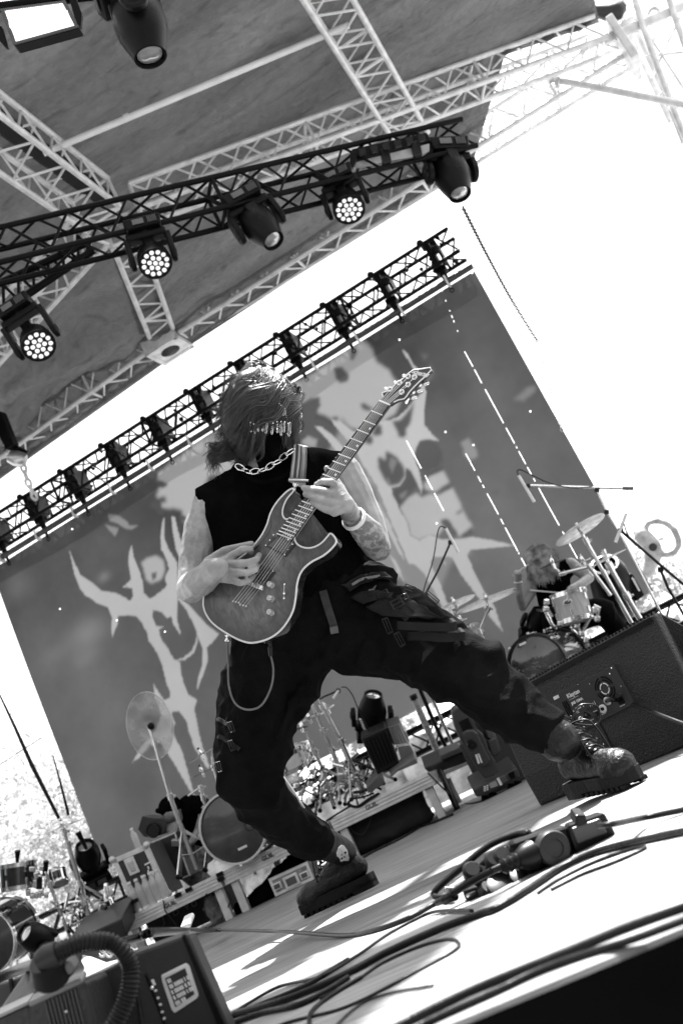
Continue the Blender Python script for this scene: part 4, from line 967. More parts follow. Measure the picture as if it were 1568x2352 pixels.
en=MB(); en.prism([P(*c1(668,650),3.18),P(*c1(765,655),3.18),P(*c1(762,690),3.16),P(*c1(735,705),3.145),P(*c1(700,690),3.15),P(*c1(666,672),3.17)],FW*.004); en.build('strap_end',mat('strap leather end',.13,.6),GT)
MB().cyl(P(*c1(666,664),3.17),P(*c1(778,668),3.17),.004).build('strap_slider',STEEL,GT,smooth=True)
# ---------------- moving lights ----------------
LED=mat('lit lens cells',.8,.25,emit=.12); LENSB=mat('dark front glass',.02,.05,coat=1)
def moving_head(label,pc,ph,face,s=1.,kind='led',group=None,name='moving_light',m=BLK,bm=None,marks=True,r_=.145):
    pc=Vector(pc);ph=Vector(ph);face=Vector(face).normalized(); dn=(ph-pc); D=dn.length; dn.normalize()
    a=dn.cross(face)
    if a.length<.2: a=dn.cross(FW)
    a.normalize(); b_=a.cross(dn).normalized()
    T=thing(name,label,'stage light',pc,group)
    ba=MB(); ba.box(pc,(.34*s,.27*s,.10*s),(a,b_,dn),taper=.9); ba.build('base',bm or m,T,bevel=.018*s,seg=3)
    vt=MB()
    for k in range(6): vt.box(pc-a*(.12-.014*k)*s+b_*.137*s,(.006*s,.006*s,.06*s),(a,b_,dn))
    vt.box(pc+a*.04*s+b_*.136*s,(.10*s,.006*s,.05*s),(a,b_,dn)); vt.build('control_panel',GREY,T)
    yk=MB(); yk.box(pc+dn*.085*s,(.36*s,.13*s,.07*s),(a,b_,dn)).cyl(pc+dn*.03*s,pc+dn*.09*s,.07*s,n=20)
    yk.build('yoke_bridge',m,T,bevel=.02*s,seg=3)
    for w_ in (-1,1):
        c0=pc+dn*.10*s+a*w_*.185*s; ol=[]
        L=D-.10*s
        for t_,h_ in ((0,-.062),(0,.062),(L*.55,.075),(L*.9,.078)): ol.append(c0+dn*t_+b_*h_*s)
        for k in range(7):
            q=math.pi*k/6; ol.append(c0+dn*(L+math.sin(q)*.085*s)+b_*math.cos(q)*.078*s)
        for t_,h_ in ((L*.9,-.078),(L*.55,-.075)): ol.append(c0+dn*t_+b_*h_*s)
        ol=ol[1:]+ol[:1]
        o=MB().prism([q-a*.024*s for q in ol],a*.048*s).build('yoke_arm',m,T,bevel=.014*s,seg=3)
        MB().lathe(c0+dn*L+a*w_*.02*s,a*w_,[(0,.045*s),(.012*s,.04*s),(.016*s,.015*s),(.016*s,0)],18).build('tilt_cap',BLK2,o,smooth=True)
    if kind=='led':
        pr=[(-.15,0),(-.15,.06),(-.14,.09),(-.08,.125),(0,.142),(.085,.147),(.10,.150),(.118,.148),(.12,.138),(.108,.132)]
    elif kind=='spot':
        pr=[(-.19,0),(-.19,.08),(-.17,.105),(-.06,.14),(.04,.145),(.12,.125),(.20,.098),(.235,.09),(.235,.08),(.215,.078)]
    else:
        pr=[(-.13,0),(-.13,.08),(-.10,.12),(0,.145),(.10,.14),(.18,.115),(.20,.105),(.20,.09),(.17,.088)]
    hb=MB(); hb.lathe(ph,face,[(z*s,r*s) for z,r in pr],32); hd_=hb.build('head',m,T,smooth=True)
    fx=face.cross(a).normalized(); fy=face.cross(fx)
    for w_ in (-1,1): MB().box(ph+fx*w_*.118*s-face*.02*s,(.10*s,.05*s,.22*s),(a,fx,face),taper=.7).build('head_cover',m,hd_,bevel=.012*s,seg=3)
    if kind=='led':
        MB().lathe(ph,face,[(.106*s,0),(.106*s,.134*s)],28).build('lens_plate',BLK2,hd_)
        le=MB(); pts=[(0,0)]+[(.052*math.cos(q*math.pi/3+.2),.052*math.sin(q*math.pi/3+.2)) for q in range(6)]+[(.104*math.cos(q*math.pi/6+.1),.104*math.sin(q*math.pi/6+.1)) for q in range(12)]
        for x_,y_ in pts: le.lathe(ph+(fx*x_+fy*y_)*s,face,[(.105*s,.0215*s),(.112*s,.0205*s),(.117*s,.013*s),(.119*s,0)],8)
        le.build('lens_cells',LED,hd_,smooth=True)
    else:
        z0=.215 if kind=='spot' else .17; r0=.078 if kind=='spot' else .088
        MB().lathe(ph,face,[((z0-.02)*s,r0*s),(z0*s,r0*.9*s),((z0+.012)*s,r0*.55*s),((z0+.016)*s,0)],24).build('front_lens',GLS,hd_,smooth=True)
    return T,hd_,(a,b_,dn)
def trz(u): # depth of the black truss under this picture column
    return 6.06+(u-0)/1066*(7.31-6.06)
def MHp(label,c,h,f,s,kind,dd=0,fo=.25,**k):
    d=trz(c[0])+dd; pc=P(*c,d); ph=P(*h,d-.05); fc=P(*f,d-.05-fo*s); return moving_head(label,pc,ph,fc-ph,s,kind,**k)
gp='moving lights hung from the black lighting truss'
MHp('lowest black moving light at the left edge with round lit cell face',(38,712),(84,782),(98,812),.66,'led',.05,.20,group=gp)
MHp('black moving light with lit round cell face, below the left roof truss junction',(330,525),(352,592),(366,625),.68,'led',-.05,.2,group=gp)
MHp('dark moving light with a single glass lens, between the two lit cell lights',(558,462),(596,516),(640,566),.78,'spot',-.05,.16,group=gp)
MHp('black moving light with lit round cell face, nearest the white gap of sky',(775,412),(797,468),(810,505),.70,'led',-.05,.2,group=gp)
MHp('rightmost dark moving light at the end of the black truss against white sky',(1022,348),(1036,398),(1066,470),.86,'spot',-.05,.16,group=gp)
T,h_,_=moving_head('large dark moving light cut by the top edge of the photo',P(268,-28,4.55),P(322,52,4.5),P(352,150,4.44)-P(322,52,4.5),.78,'spot',group=None)
# blinder
T=thing('strobe_panel','rectangular white-faced strobe light in a dark frame at the top left corner','stage light',P(90,50,4.6))
cor=[(0,20),(150,0),(182,60),(30,102)]; q=[P(u,v,4.6) for u,v in cor]; nn=((q[1]-q[0]).cross(q[3]-q[0])).normalized()
if nn.dot(FW)<0: nn=-nn
MB().prism([a+nn*.012 for a in q],nn*.09).build('housing',BLK,T,bevel=.008)
cen=sum(q,Vector())/4; qi=[cen+(a-cen)*.88 for a in q]
for i in range(4):
    a,b_,c,d=q[i],q[(i+1)%4],qi[(i+1)%4],qi[i]; MB().prism([a,b_,c,d],nn*.012).build('frame',mat('grey frame',.06,.4),T)
pa=MB(); qj=[a+nn*.008 for a in qi]; pa.add(qj,[(0,1,2,3)]); pa.build('reflector',mat('lit strobe face',.75,.4,emit=.55),T)
rr=MB()
for k in range(34):
    s_=(k+.5)/34; a=qi[0].lerp(qi[1],s_)+nn*.004; b_=qi[3].lerp(qi[2],s_)+nn*.004; rr.tube([a,b_],.0012,4)
rr.build('grille',GREY,T); MB().tube([qi[0].lerp(qi[3],.5)+nn*-.002,qi[1].lerp(qi[2],.5)-nn*.002],.012,8).build('strobe_tube',mat('lit tube',.9,emit=.8),T,smooth=True)
MB().prism([P(152,-30,4.6),P(166,-30,4.6),P(188,30,4.6),P(186,62,4.6),P(176,58,4.6)],FW*.03).build('bracket',BLK,T,bevel=.004)
MB().prism([P(-20,40,4.6),P(4,60,4.6),P(18,108,4.6),P(12,108,4.6),P(-20,70,4.6)],FW*.03).build('bracket',BLK,T,bevel=.004)
# clamp bar above
T=thing('lighting_bar','dark lighting bar running along the top left corner','bar',P(90,-6,4.7)); MB().cyl(P(-60,24,4.72),P(230,-14,4.75),.024).build('bar',ALUD,T,smooth=True)
# LED strip
T=thing('strip_light','black strip light with square cells clamped where the ladder-like truss meets','stage light',P(900,345,6.9))
q=[P(u,v,6.95) for u,v in ((806,342),(980,303),(990,322),(812,372))]; 
MB().prism(q,FW*.10).build('housing',BLK,T,bevel=.01)
ce=MB(); t0_=(q[1]-q[0]).normalized()
for k in range(6):
    c=P(832+27*k,350-6.3*k,6.90); ce.box(c,(.045,.03,.04),(t0_,FW,t0_.cross(FW)))
ce.build('cells',BLK2,T,bevel=.004)
q=[P(u,v,6.97) for u,v in ((815,372),(985,330),(986,345),(970,356),(806,386))]; MB().prism(q,FW*.03).build('reflector',mat('pale reflector',.45,.3,.3),T)
bx=MB(); bx.prism([P(u,v,6.9) for u,v in ((804,352),(816,346),(820,360),(812,384),(803,384))],FW*.12).build('end_bracket',BLK,T,bevel=.005)
for u,v in ((885,362),(955,345)): MB().box(P(u,v,6.98),(.06,.08,.10),(t0_,FW,t0_.cross(FW))).build('clamp',BLK2,T,bevel=.008)
# ---------------- risers ----------------
RA=FL(530,2111); RB_=FL(1009,1881); rt_=(RB_-RA).normalized(); RN=Z.cross(rt_).normalized()
def PV(u,v,off=0): return PL(u,v,RA-RN*0+RN*off*1.0,RN)     # off metres behind the riser front (RN points away)
if RN.dot(Y)<0: RN=-RN
RT=PV(560,1978).z; 
def along(p): return (p-RA).dot(rt_)
def riser(label,ua,ub,dep_=2.0):
    a=along(PV(*ua)); b_=along(PV(*ub)); T=thing('stage_riser',label,'platform',(RA+rt_*a),group='aluminium stage risers')
    c=RA+rt_*(a+b_)/2+RN*(dep_/2); L=b_-a
    MB().box(c+Z*(RT-.03),(L-.01,dep_,.018),(rt_,RN,Z)).build('deck',mat('riser plywood',.10,.6),T)
    for off,ax,LL in ((-dep_/2,rt_,L),(dep_/2,rt_,L)):
        fr=MB(); cc=c+RN*off+Z*(RT-.05); fr.box(cc,(LL-.006,.03,.10),(rt_,RN,Z))
        if off<0:
            for zz in (.03,.008,-.018): fr.box(cc+Z*zz-RN*.017,(LL-.006,.006,.014),(rt_,RN,Z))
        fr.build('frame_rail',ALUW,T,bevel=.003)
    for off in (a+.015,b_-.015): MB().box(RA+rt_*off+RN*dep_/2+Z*(RT-.05),(.028,dep_-.04,.098),(rt_,RN,Z)).build('side_rail',ALUW,T)
    for off in (a+.06,b_-.06):
        for dd in (.05,dep_-.05): MB().box(RA+rt_*off+RN*dd+Z*(RT-.1)/2,(.06,.06,RT-.1),(rt_,RN,Z)).build('leg',ALUW,T,bevel=.004)
    return T
ALUW=mat('bright aluminium',.62,.45,.35,var=.15,vs=12)
DKT=mat('dark lettering',.03,.6)
RS1=riser('low aluminium stage riser at the left carrying the flight case and cymbal stand',(278,2110),(502,2006))
RS2=riser('low aluminium stage riser in the middle, in front of the crouching man',(507,2004),(752,1886))
RS3=riser('low aluminium stage riser behind the guitarist, above the black bag',(757,1884),(985,1770))
def rtext(s_,p,size,par,m=DKT,zo=-.06):
    q=PV(*p,0); text3d('rail_lettering',s_,size,Vector((q.x,q.y,q.z))-RN*.0225,rt_,Z,m,par,weight=.0012)
rtext('GUIL',(382,2087),.044,RS1); rtext('GUIL',(605,1978),.044,RS2); rtext('GUIL',(842,1861),.044,RS3)
# ---------------- generic drum hardware ----------------
def cymn(a,b_,ratio,under=True):
    m_=(RI*(b_[0]-a[0])-UP*(b_[1]-a[1])).normalized(); pn=(UP*m_.dot(RI)-RI*m_.dot(UP)).normalized()
    sf=ratio; return (pn*math.sqrt(1-sf*sf)+FW*(sf if under else -sf)).normalized()
def cymbal(par,u0,u1,d,ratio,under=True,m=CYM,name='cymbal',curve=.09):
    c=P((u0[0]+u1[0])/2,(u0[1]+u1[1])/2,d); r=math.hypot(u1[0]-u0[0],u1[1]-u0[1])/2*d/F; n=cymn(u0,u1,ratio,under)
    mb=MB(); pf=[(.16*r,.0),(.155*r,.06*r),(.12*r,.14*r),(.085*r,.19*r),(.06*r,.5*r),(.02*r,.85*r),(0,r),(-.003,r),(.015*r,.85*r),(.05*r,.5*r),(.075*r,.19*r),(.10*r,.12*r),(.14*r,0)]
    mb.lathe(c,n,[(z*.8,q) for z,q in pf],40); o=mb.build(name,m,par,smooth=True)
    MB().lathe(c,n,[(-.04,0),(-.04,.010),(.0,.014),(.03*1,.014),(.045,.008),(.06,.014),(.065,0)],12).build('wing_nut',CHR,par,smooth=True)
    return c,n
def stand(label,pts,d,cym=(),tri=True,r=.012,m=CHR,group=None,name='cymbal_stand',cat='cymbal stand',foot=None,leg=.32,floor=0.0):
    P3=[P(u,v,d) for u,v in pts]; b0=P3[-1]; T=thing(name,label,cat,b0,group)
    for i in range(len(P3)-1):
        MB().tube([P3[i],P3[i+1]],r*(1+.25*i),12).build('pole',m,T,smooth=True)
        if i: 
            MB().lathe(P3[i],(P3[i+1]-P3[i]),[(-.02,0),(-.02,r*2),(.03,r*2.1),(.035,0)],12).box(P3[i]+RI*r*2.6,(.03,.012,.02),(RI,FW,UP)).build('clamp',m,T,smooth=True,bevel=.002)
    for c in cym: cymbal(T,c[0],c[1],d,c[2],*(c[3:]))
    if tri:
        dn=(P3[-1]-P3[-2]).normalized(); base=Vector(b0); 
        for k in range(3):
            an=2*math.pi*k/3+.5; o=Vector((math.cos(an),math.sin(an),0)); hub=base-dn*leg*.95; mid=base-dn*leg*.35
            foot_=Vector((base.x,base.y,base.z))+o*leg*.85; 
            MB().box((hub+foot_)/2,(.022,.010,(foot_-hub).length),((foot_-hub).cross(o.cross(Z)).normalized(),o.cross(Z),(foot_-hub).normalized())).build('leg',m,T,bevel=.002)
            MB().tube([mid,hub.lerp(foot_,.55)],.006,6).build('leg_brace',m,T)
            MB().ell(foot_,.018,n=10,m=6).build('rubber_foot',BLK,T,smooth=True)
    return T
def drum(label,c0,c1,r,shell,head,hoop=CHR,lugs=8,head2=None,name='drum',cat='drum',group=None,lugz=None,hoopw=.022,badge=None):
    c0=Vector(c0);c1=Vector(c1); ax=(c1-c0).normalized(); L=(c1-c0).length; T=thing(name,label,cat,(c0+c1)/2,group)
    MB().lathe(c0,ax,[(0,r*.96),(0,r),(L,r),(L,r*.96)],40).build('shell',shell,T,smooth=True)
    MB().lathe(c0,ax,[(-.004,0),(-.004,r*.93),(.006,r*.985)],40).build('head',head,T,smooth=True)
    MB().lathe(c1,ax,[(.004,0),(.004,r*.93),(-.006,r*.985)],40).build('head',head2 or head,T,smooth=True)
    for c,s_ in ((c0,-1),(c1,1)): MB().lathe(c,ax*s_,[(-hoopw,r*1.015),(-hoopw,r*1.05),(.012,r*1.05),(.014,r*1.03),(.012,r*.99),(-.002,r*.99)],40).build('hoop',hoop,T,smooth=True)
    a=ax.orthogonal().normalized(); b_=ax.cross(a)
    for k in range(lugs):
        q=2*math.pi*k/lugs+.2; n=a*math.cos(q)+b_*math.sin(q); t=ax.cross(n)
        for c,s_ in ((c0,1),(c1,-1)):
            p=c+n*r*1.04; lg=MB(); lg.box(p+ax*s_*L*.26,(.018,.018,.045),(n,t,ax)).tube([p+n*.004-ax*s_*.012,p+ax*s_*L*.26+n*.004],.0032,6).box(p-ax*s_*.004+n*.006,(.02,.02,.014),(n,t,ax)); lg.build('lug',CHR,T,bevel=.002)
    return T,ax,a,b_
# ---- left kit on the risers ----
d=7.95
HEADG=mat('smoked drum head',.05,.22,0,var=.45,vs=4,coat=.3)
c0=P(535,1901,d-.2); axd=(FW*.93+RI*.25-UP*.12).normalized()
T,ax,a,b_=drum('bass drum with pale hoop and grey head standing on the riser behind the bent knee',c0,c0+axd*.36,79*7.75/F,DRUMB,HEADG,hoop=mat('pale wood hoop',.55,.4),lugs=8,name='bass_drum',hoopw=.03)
MB().lathe(P(573,1896,7.72),-axd,[(0,0),(0,.034),(.006,.034)],24).build('port_hole',BLK,T)
MB().torus(P(573,1896,7.715),axd,.035,.004).build('port_ring',BLK2,T,smooth=True)
q=P(557,1947,7.70); MB().box(q,(.07,.002,.018),((RI*.9+UP*.43).normalized(),axd,(UP*.9-RI*.43))).build('head_sticker',WHT,T)
CLR=mat('clear plastic disc',.45,.12,0,alpha=.38,var=.6,vs=7,coat=.5)
T=stand('tall cymbal stand on the left riser holding a clear round disc up before the backdrop',[(340,1668),(354,1703),(391,1828),(451,1996)],7.85,r=.011,group='cymbal stands')
n=(-FW*.80+UP*.25+RI*.2).normalized(); c=P(345,1667,7.86)
q_=[]; mb=MB()
ring=[P(345+math.cos(t)*54*math.cos(.07)-math.sin(t)*78*math.sin(-.10),1667+math.sin(t)*78,7.87+.08*math.sin(t)) for t in [2*math.pi*k/48 for k in range(48)]]
mb.prism(ring,FW*.004); mb.build('clear_disc',CLR,T)
MB().tube([*ring,ring[0]],.0022,6).build('disc_rim',mat('disc rim',.7,.3),T,smooth='all')
MB().ell(P(347,1668,7.83),.028,n=12,m=8).build('felt',BLK,T,smooth=True)
stand('short cymbal stand with a side boom beside the bass drum hoop',[(432,1828),(461,1808),(466,1830),(510,1980)],8.0,r=.009,group='cymbal stands')
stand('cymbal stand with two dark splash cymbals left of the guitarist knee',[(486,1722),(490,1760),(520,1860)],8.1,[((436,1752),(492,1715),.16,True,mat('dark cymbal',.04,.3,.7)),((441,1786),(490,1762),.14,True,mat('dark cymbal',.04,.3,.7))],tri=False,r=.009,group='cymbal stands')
# flight case
def qbox(T,name,px,off,m,th,bev=.006,n_=None):
    q=[PV(u,v,off) for u,v in px]; return MB().prism(q,RN*th).build(name,m,T,bevel=bev),q
CASE=mat('black case laminate',.02,.5,bump=.5,bs=120)
def flight_case(label,px,off,th,rail=.03,name='flight_case',body=CASE,cat='flight case'):
    q=[PV(u,v,off) for u,v in px]; T=thing(name,label,cat,q[3]); MB().prism(q,RN*th).build('body',body,T)
    q2=[p-RN*.004 for p in q]; cen=sum(q2,Vector())/4
    for i in range(4):
        a,b_=q2[i],q2[(i+1)%4]; inn=((cen-(a+b_)/2)).normalized(); t=(b_-a).normalized(); inn=(inn-t*inn.dot(t)).normalized()
        MB().prism([a,b_,b_+inn*rail,a+inn*rail],RN*.006).build('edge_rail',ALUW,T); MB().prism([a+RN*.006,b_+RN*.006,b_+RN*rail,a+RN*rail],-inn*.003).build('edge_rail',ALUW,T)
        MB().ell(a+RN*.004,(rail*.75),n=12,m=8).build('ball_corner',ALUW,T,smooth=True)
    return T,q2
T,q=flight_case('black flight case with aluminium edges and DC-1 lettering standing upright on the riser',[(258,1974),(337,1940),(388,2052),(309,2092)],.10,.35,.034)
cen=sum(q,Vector())/4; e1=(q[1]-q[0]).normalized(); e2=(q[3]-q[0]).normalized()
c=PV(303,1989,.09); MB().box(c,(.085,.012,.13),(e1,RN,e2)).build('latch_dish',ALUW,T,bevel=.012); MB().box(c-RN*.008,(.045,.012,.085),(e1,RN,e2)).build('latch',STEEL,T,bevel=.006)
text3d('case_lettering','DC-1',.075,PV(352,2030,.086),-e2,e1*1.0,WHT,T,weight=.002)
def bottle(label,p,h=.22,r=.032,group=None,up=Z):
    T=thing('water_bottle',label,'bottle',p,group)
    MB().lathe(p,up,[(0,0),(0,r*.9),(.01,r)]+[(h*(.1+.06*i),r*(1 if i%2 else .92)) for i in range(9)]+[(h*.70,r*.95),(h*.80,r*.55),(h*.88,r*.42),(h*.93,r*.42)],16).build('bottle_body',mat('clear plastic',.7,.08,0,alpha=.45,coat=1),T,smooth=True)
    MB().lathe(p,up,[(h*.92,r*.45),(h*1.0,r*.45),(h*1.0,0)],12).build('cap',WHT,T,smooth=True); return T
bottle('small clear water bottle standing on top of the black flight case',PV(320,1950,.22),.17,.028)
for i,(u,v) in enumerate(((318,2092),(334,2086),(350,2078),(366,2070),(380,2062),(342,2066),(362,2056))): bottle(('leftmost clear bottle of the wrapped water pack','second clear bottle from the left in the wrapped water pack','middle clear bottle in the front row of the water pack','fourth clear bottle from the left in the wrapped water pack','rightmost clear bottle in the front row of the water pack','left clear bottle in the back row of the water pack','right clear bottle in the back row of the water pack')[i],Vector((PV(u,v,.02).x,PV(u,v,.02).y,RT))+RN*(.02 if i<5 else .08),.23,.034,'pack of water bottles')
# black road cases and items behind
T,q=flight_case('open black road case standing behind the DC-1 case on the riser',[(344,1936),(402,1912),(436,2010),(388,2032)],.55,.4,.008,body=mat('case dark lid',.012,.5))
for u,v in ((365,1944),(415,1935)):
    p=PV(u,v,.52); MB().torus(p,RI,.03,.013,20,8).box(p-RI*.04,(.06,.05,.05),(RI,FW,UP)).build('castor',STEEL,T,smooth=True,bevel=.004)
T=thing('monitor_speaker','small angular dark speaker standing behind the water bottle','speaker',PV(350,1900,.7)); MB().prism([PV(*p,.7) for p in ((316,1905),(326,1874),(362,1880),(385,1890),(378,1915),(350,1925),(330,1922))],RN*.25).build('cabinet',mat('dark speaker',.012,.4),T,bevel=.008)
MB().lathe(PV(352,1908,.68),-RN,[(0,.0),(0,.05),(.01,.055),(.0,.06)],20).build('driver',BLK2,T,smooth=True)
# crouching man
B=Blob(); dd=8.75
B.px([(396,1862,dd,17),(400,1872,dd-.02,15)]); B.cap([(P(388,1876,dd-.05),.022),(P(386,1874,dd-.08),.014)]); B.ell(P(394,1862,dd-.01),(.075,.09,.09))
B.px([(402,1872,dd+.02,14),(428,1866,dd+.1,18)]); B.px([(440,1860,dd+.12,30),(470,1930,dd+.2,36)])
B.px([(470,1848,dd+.02,14),(466,1880,dd-.02,12),(455,1912,dd-.10,10),(441,1932,dd-.16,9)])
for k in range(5): B.px([(440,1933,dd-.16,8),(432-3*k,1938+4*k,dd-.2,4.0),(424-2*k,1946+5*k,dd-.2,3.0)],8)
B.px([(452,1850,dd+.2,14),(420,1900,dd+.1,12),(410,1935,dd,9)]); B.px([(470,1940,dd+.2,32),(430,1990,dd,24),(470,2030,dd+.1,20)])
cm=B.fuse('person',SKIN,.008,base=P(450,2030,dd),smooth=4); ink(cm,[(P(466,1880,dd),P(441,1932,dd-.16),.06)]); tag(cm,'man in black cap and black t-shirt crouching behind the drum kit, head bowed','person')
B=Blob(); B.px([(436,1856,dd+.1,31),(470,1925,dd+.18,38)]); B.px([(458,1848,dd+.03,22),(472,1856,dd+.0,20)]); B.fuse('t_shirt',CLOTH,.010,cm,smooth=6)
B=Blob(); B.ell(P(390,1852,dd),(.098,.10,.085),((RI*.9+UP*.43).normalized(),FW,(UP*.9-RI*.43).normalized())); B.px([(372,1862,dd-.06,9),(362,1862,dd-.1,6)]); B.fuse('cap',CLOTH,.007,cm,smooth=4)
B=Blob(); B.px([(470,1945,dd+.2,36),(425,1992,dd-.02,27),(470,2032,dd+.1,23)]); B.fuse('shorts',mat('patterned shorts',.12,.8,var=.9,vs=25),.011,cm)
# ---------------- drummer's kit at the right ----------------
def c5(x,y): return 1163.75+.2578*x,1163.75+.2578*y
def g4(x,y): return 612.5+.2734*x,1561.9+.2734*y
def g5(x,y): return 918.75+.2734*x,1531.25+.2734*y
def z9(x,y): return 245+.2734*x,1745.6+.2734*y
def b1(x,y): return .3125*x,1531.25+.3125*y
def b2(x,y): return .2734*x,1898.75+.2734*y
dk=8.0
WOOD=mat('pale maple shell',.38,.3,0,var=.2,vs=5,stretch=(12,12,1),coat=.4)
REF=mat('mirror black drum head',.05,.06,0,var=.9,vs=3.2,coat=.6)
ca=P(*c5(270,1425),7.5); axk=(FW*.80+RI*.58+UP*.02).normalized()
T,ax,a,b_=drum('bass drum with glossy dark head partly hidden by the black wedge monitor',ca,ca+axk*.38,73*7.5/F,DRUMB,REF,hoop=BLK2,lugs=8,name='bass_drum',hoopw=.03)
MB().box(P(*c5(138,1222),7.46),(.05,.002,.016),((RI*.9+UP*.43).normalized(),axk,(UP*.9-RI*.43))).build('head_badge',WHT,T)
MB().torus(P(*c5(400,1470),7.45),axk,.05,.012).build('port_ring',STEEL,T,smooth=True)
ct=P(*c5(545,775),7.8); cb_=P(*c5(612,1015),7.75)
T,ax,a,b_=drum('small tom drum with pale wood shell in front of the drummer',ct,cb_,40*7.8/F,WOOD,mat('white drum head',.6,.5),lugs=6,name='tom_drum')
q=P(*c5(537,850),7.66); MB().ell(q,(.036,.006,.022),((RI*.95+UP*.3).normalized(),FW,(UP*.95-RI*.3)),20,8).build('badge',WHT,T,smooth=True)
MB().ell(q-FW*.004,(.027,.006,.015),((RI*.95+UP*.3).normalized(),FW,(UP*.95-RI*.3)),20,8).build('badge_centre',GREY,T,smooth=True)
st_=MB(); 
T=thing('drum_mount','chrome tangle of clamps and arms joining the tom to the bass drum','drum hardware',P(*c5(680,1130),7.8))
for pl in (((620,1060),(660,1130),(700,1190)),((740,990),(690,1080),(640,1160)),((560,1070),(640,1150),(700,1200)),((700,1190),(740,1280)),((640,1150),(620,1130)),((800,1000),(820,900),(770,880)),((400,980),(350,900),(340,830)),((330,900),(400,1050),(440,1090))): MB().tube([P(*c5(*p),7.72) for p in pl],.014,8).build('arm',CHR,T,smooth=True)
for p in ((660,1130),(700,1190),(345,910),(350,850),(470,1040),(780,920),(800,1000),(740,1280),(620,1060)): MB().box(P(*c5(*p),7.70),(.045,.045,.045),(RI,FW,UP)).build('clamp',CHR,T,bevel=.012)
# drummer
B=Blob(); dr=8.35
def q5(x,y,d,r): u,v=c5(x,y); return (u,v,d,r)
B.ell(P(*c5(315,470),dr-.02),(.078,.10,.115),((RI*.95+UP*.3),FW,(UP*.95-RI*.3))); B.px([q5(330,540,dr,14),q5(385,640,dr+.04,16)])
B.px([q5(270,660,dr,14),q5(400,640,dr+.05,24),q5(560,540,dr,14)]); B.px([q5(400,660,dr+.05,36),q5(430,850,dr+.1,34),q5(480,1000,dr+.1,36)])
B.px([q5(222,672,dr,15),q5(205,770,dr-.03,13),q5(135,893,dr-.08,10.5)]); B.px([q5(135,895,dr-.08,10.5),q5(105,800,dr-.12,10),q5(98,680,dr-.16,7.5),q5(95,620,dr-.18,10)])
for k in range(4): B.px([q5(85+14*k,600,dr-.19,3.8),q5(70+14*k,575,dr-.24,3.4),q5(62+14*k,598,dr-.26,3.2)],8)
B.px([q5(110,640,dr-.18,4),q5(125,600,dr-.22,3.6)],8)
B.px([q5(565,515,dr,16),q5(640,570,dr-.04,14),q5(725,632,dr-.08,12)]); B.px([q5(728,636,dr-.08,12),q5(660,690,dr-.2,11),q5(590,720,dr-.28,8.5),q5(565,735,dr-.3,9)])
for k in range(4): B.px([q5(565,728+8*k,dr-.31,3.6),q5(540,732+8*k,dr-.34,3.3),q5(530,745+8*k,dr-.32,3.0)],8)
B.px([q5(500,1010,dr+.05,30),q5(840,920,dr-.2,22),q5(1000,1130,dr-.1,18)]); B.px([q5(480,1010,dr+.05,30),q5(420,1000,dr-.3,22),q5(430,1180,dr-.2,18)])
dm=B.fuse('person',SKIN,.007,base=P(*c5(480,1100),dr),smooth=4); ink(dm,[(P(*c5(205,770),dr),P(*c5(135,893),dr),.06)]); tag(dm,'drummer with long hair over the face and raised stick, seated behind the drum kit','person')
B=Blob(); B.px([q5(285,690,dr,15),q5(400,660,dr+.04,30),q5(530,550,dr+.02,22)]); B.px([q5(400,680,dr+.05,42),q5(430,850,dr+.1,40),q5(480,1000,dr+.1,42)]); B.fuse('shirt',CLOTH,.009,dm)
B=Blob(); B.px([q5(500,1010,dr+.05,36),q5(850,925,dr-.2,28),q5(1010,1140,dr-.1,22)]); B.px([q5(480,1010,dr+.05,36),q5(420,1000,dr-.3,28),q5(430,1180,dr-.2,20)]); B.fuse('trousers',CLOTH2,.010,dm,disp=folds(.012,6,6,6,9))
hr=MB()
for i in range(110):
    s_=R2.random(); u0,v0=c5(R2.gauss(270,26),345+R2.random()*16); tx=180+s_*290; ty=600+R2.random()*110-abs(s_-.45)*120; u1,v1=c5(tx,ty); um,vm=c5(170+s_*265,450+R2.random()*40)
    for _ in range(7):
        j=lambda k:R2.gauss(0,k); cs=sub_curve([Vector((u0+j(2),v0+j(2),0)),Vector((um+j(2),vm-14+j(2),0)),Vector((um+j(2)+4*math.sin(s_*9),vm+22+j(2),0)),Vector((u1+j(1.5),v1+j(4),0))],5)
        out=[P(q.x,q.y,dr-.11-.06*math.sqrt(max(0,1-((q.x-1244)/42)**2*.9))-.01*R2.random()) for q in cs]; n_=len(out); hr.tube(out,[.0042*(1-.7*(k/(n_-1))) for k in range(n_)],3,cap=False)
hr.build('hair',mat('light brown hair',.26,.4,0,var=.8,vs=20),dm,smooth='all')
B=Blob(); B.ell(P(*c5(310,470),dr+.0),(.088,.105,.12),((RI*.95+UP*.3),FW,(UP*.95-RI*.3))); B.fuse('hair_back',HAIRM,.008,dm)
MB().torus(P(*c5(98,672),dr-.16),(UP*.98-RI*.1),.027,.007).build('wristband',WHT,dm,smooth=True)
for lb_,a,c in (('drumstick raised in the fist of the drummer',(55,612),(190,515)),('drumstick held low across the tom drum',(205,745),(455,768))):
    T=thing('drumstick',lb_,'drumstick',P(*c5(*a),dr-.25)); MB().tube([P(*c5(*a),dr-.24),P(*c5(*c),dr-.3)],[.008,.005],8).build('stick',mat('pale stick wood',.5,.5),T,smooth=True)
gst='cymbal stands'
stand('tallest cymbal stand at the right with the big high cymbal above the drummer',[c5(640,200),c5(700,300),c5(860,590),c5(1110,1040)],7.9,[(c5(432,335),c5(868,78),.34,True)],tri=False,r=.011,group=gst)
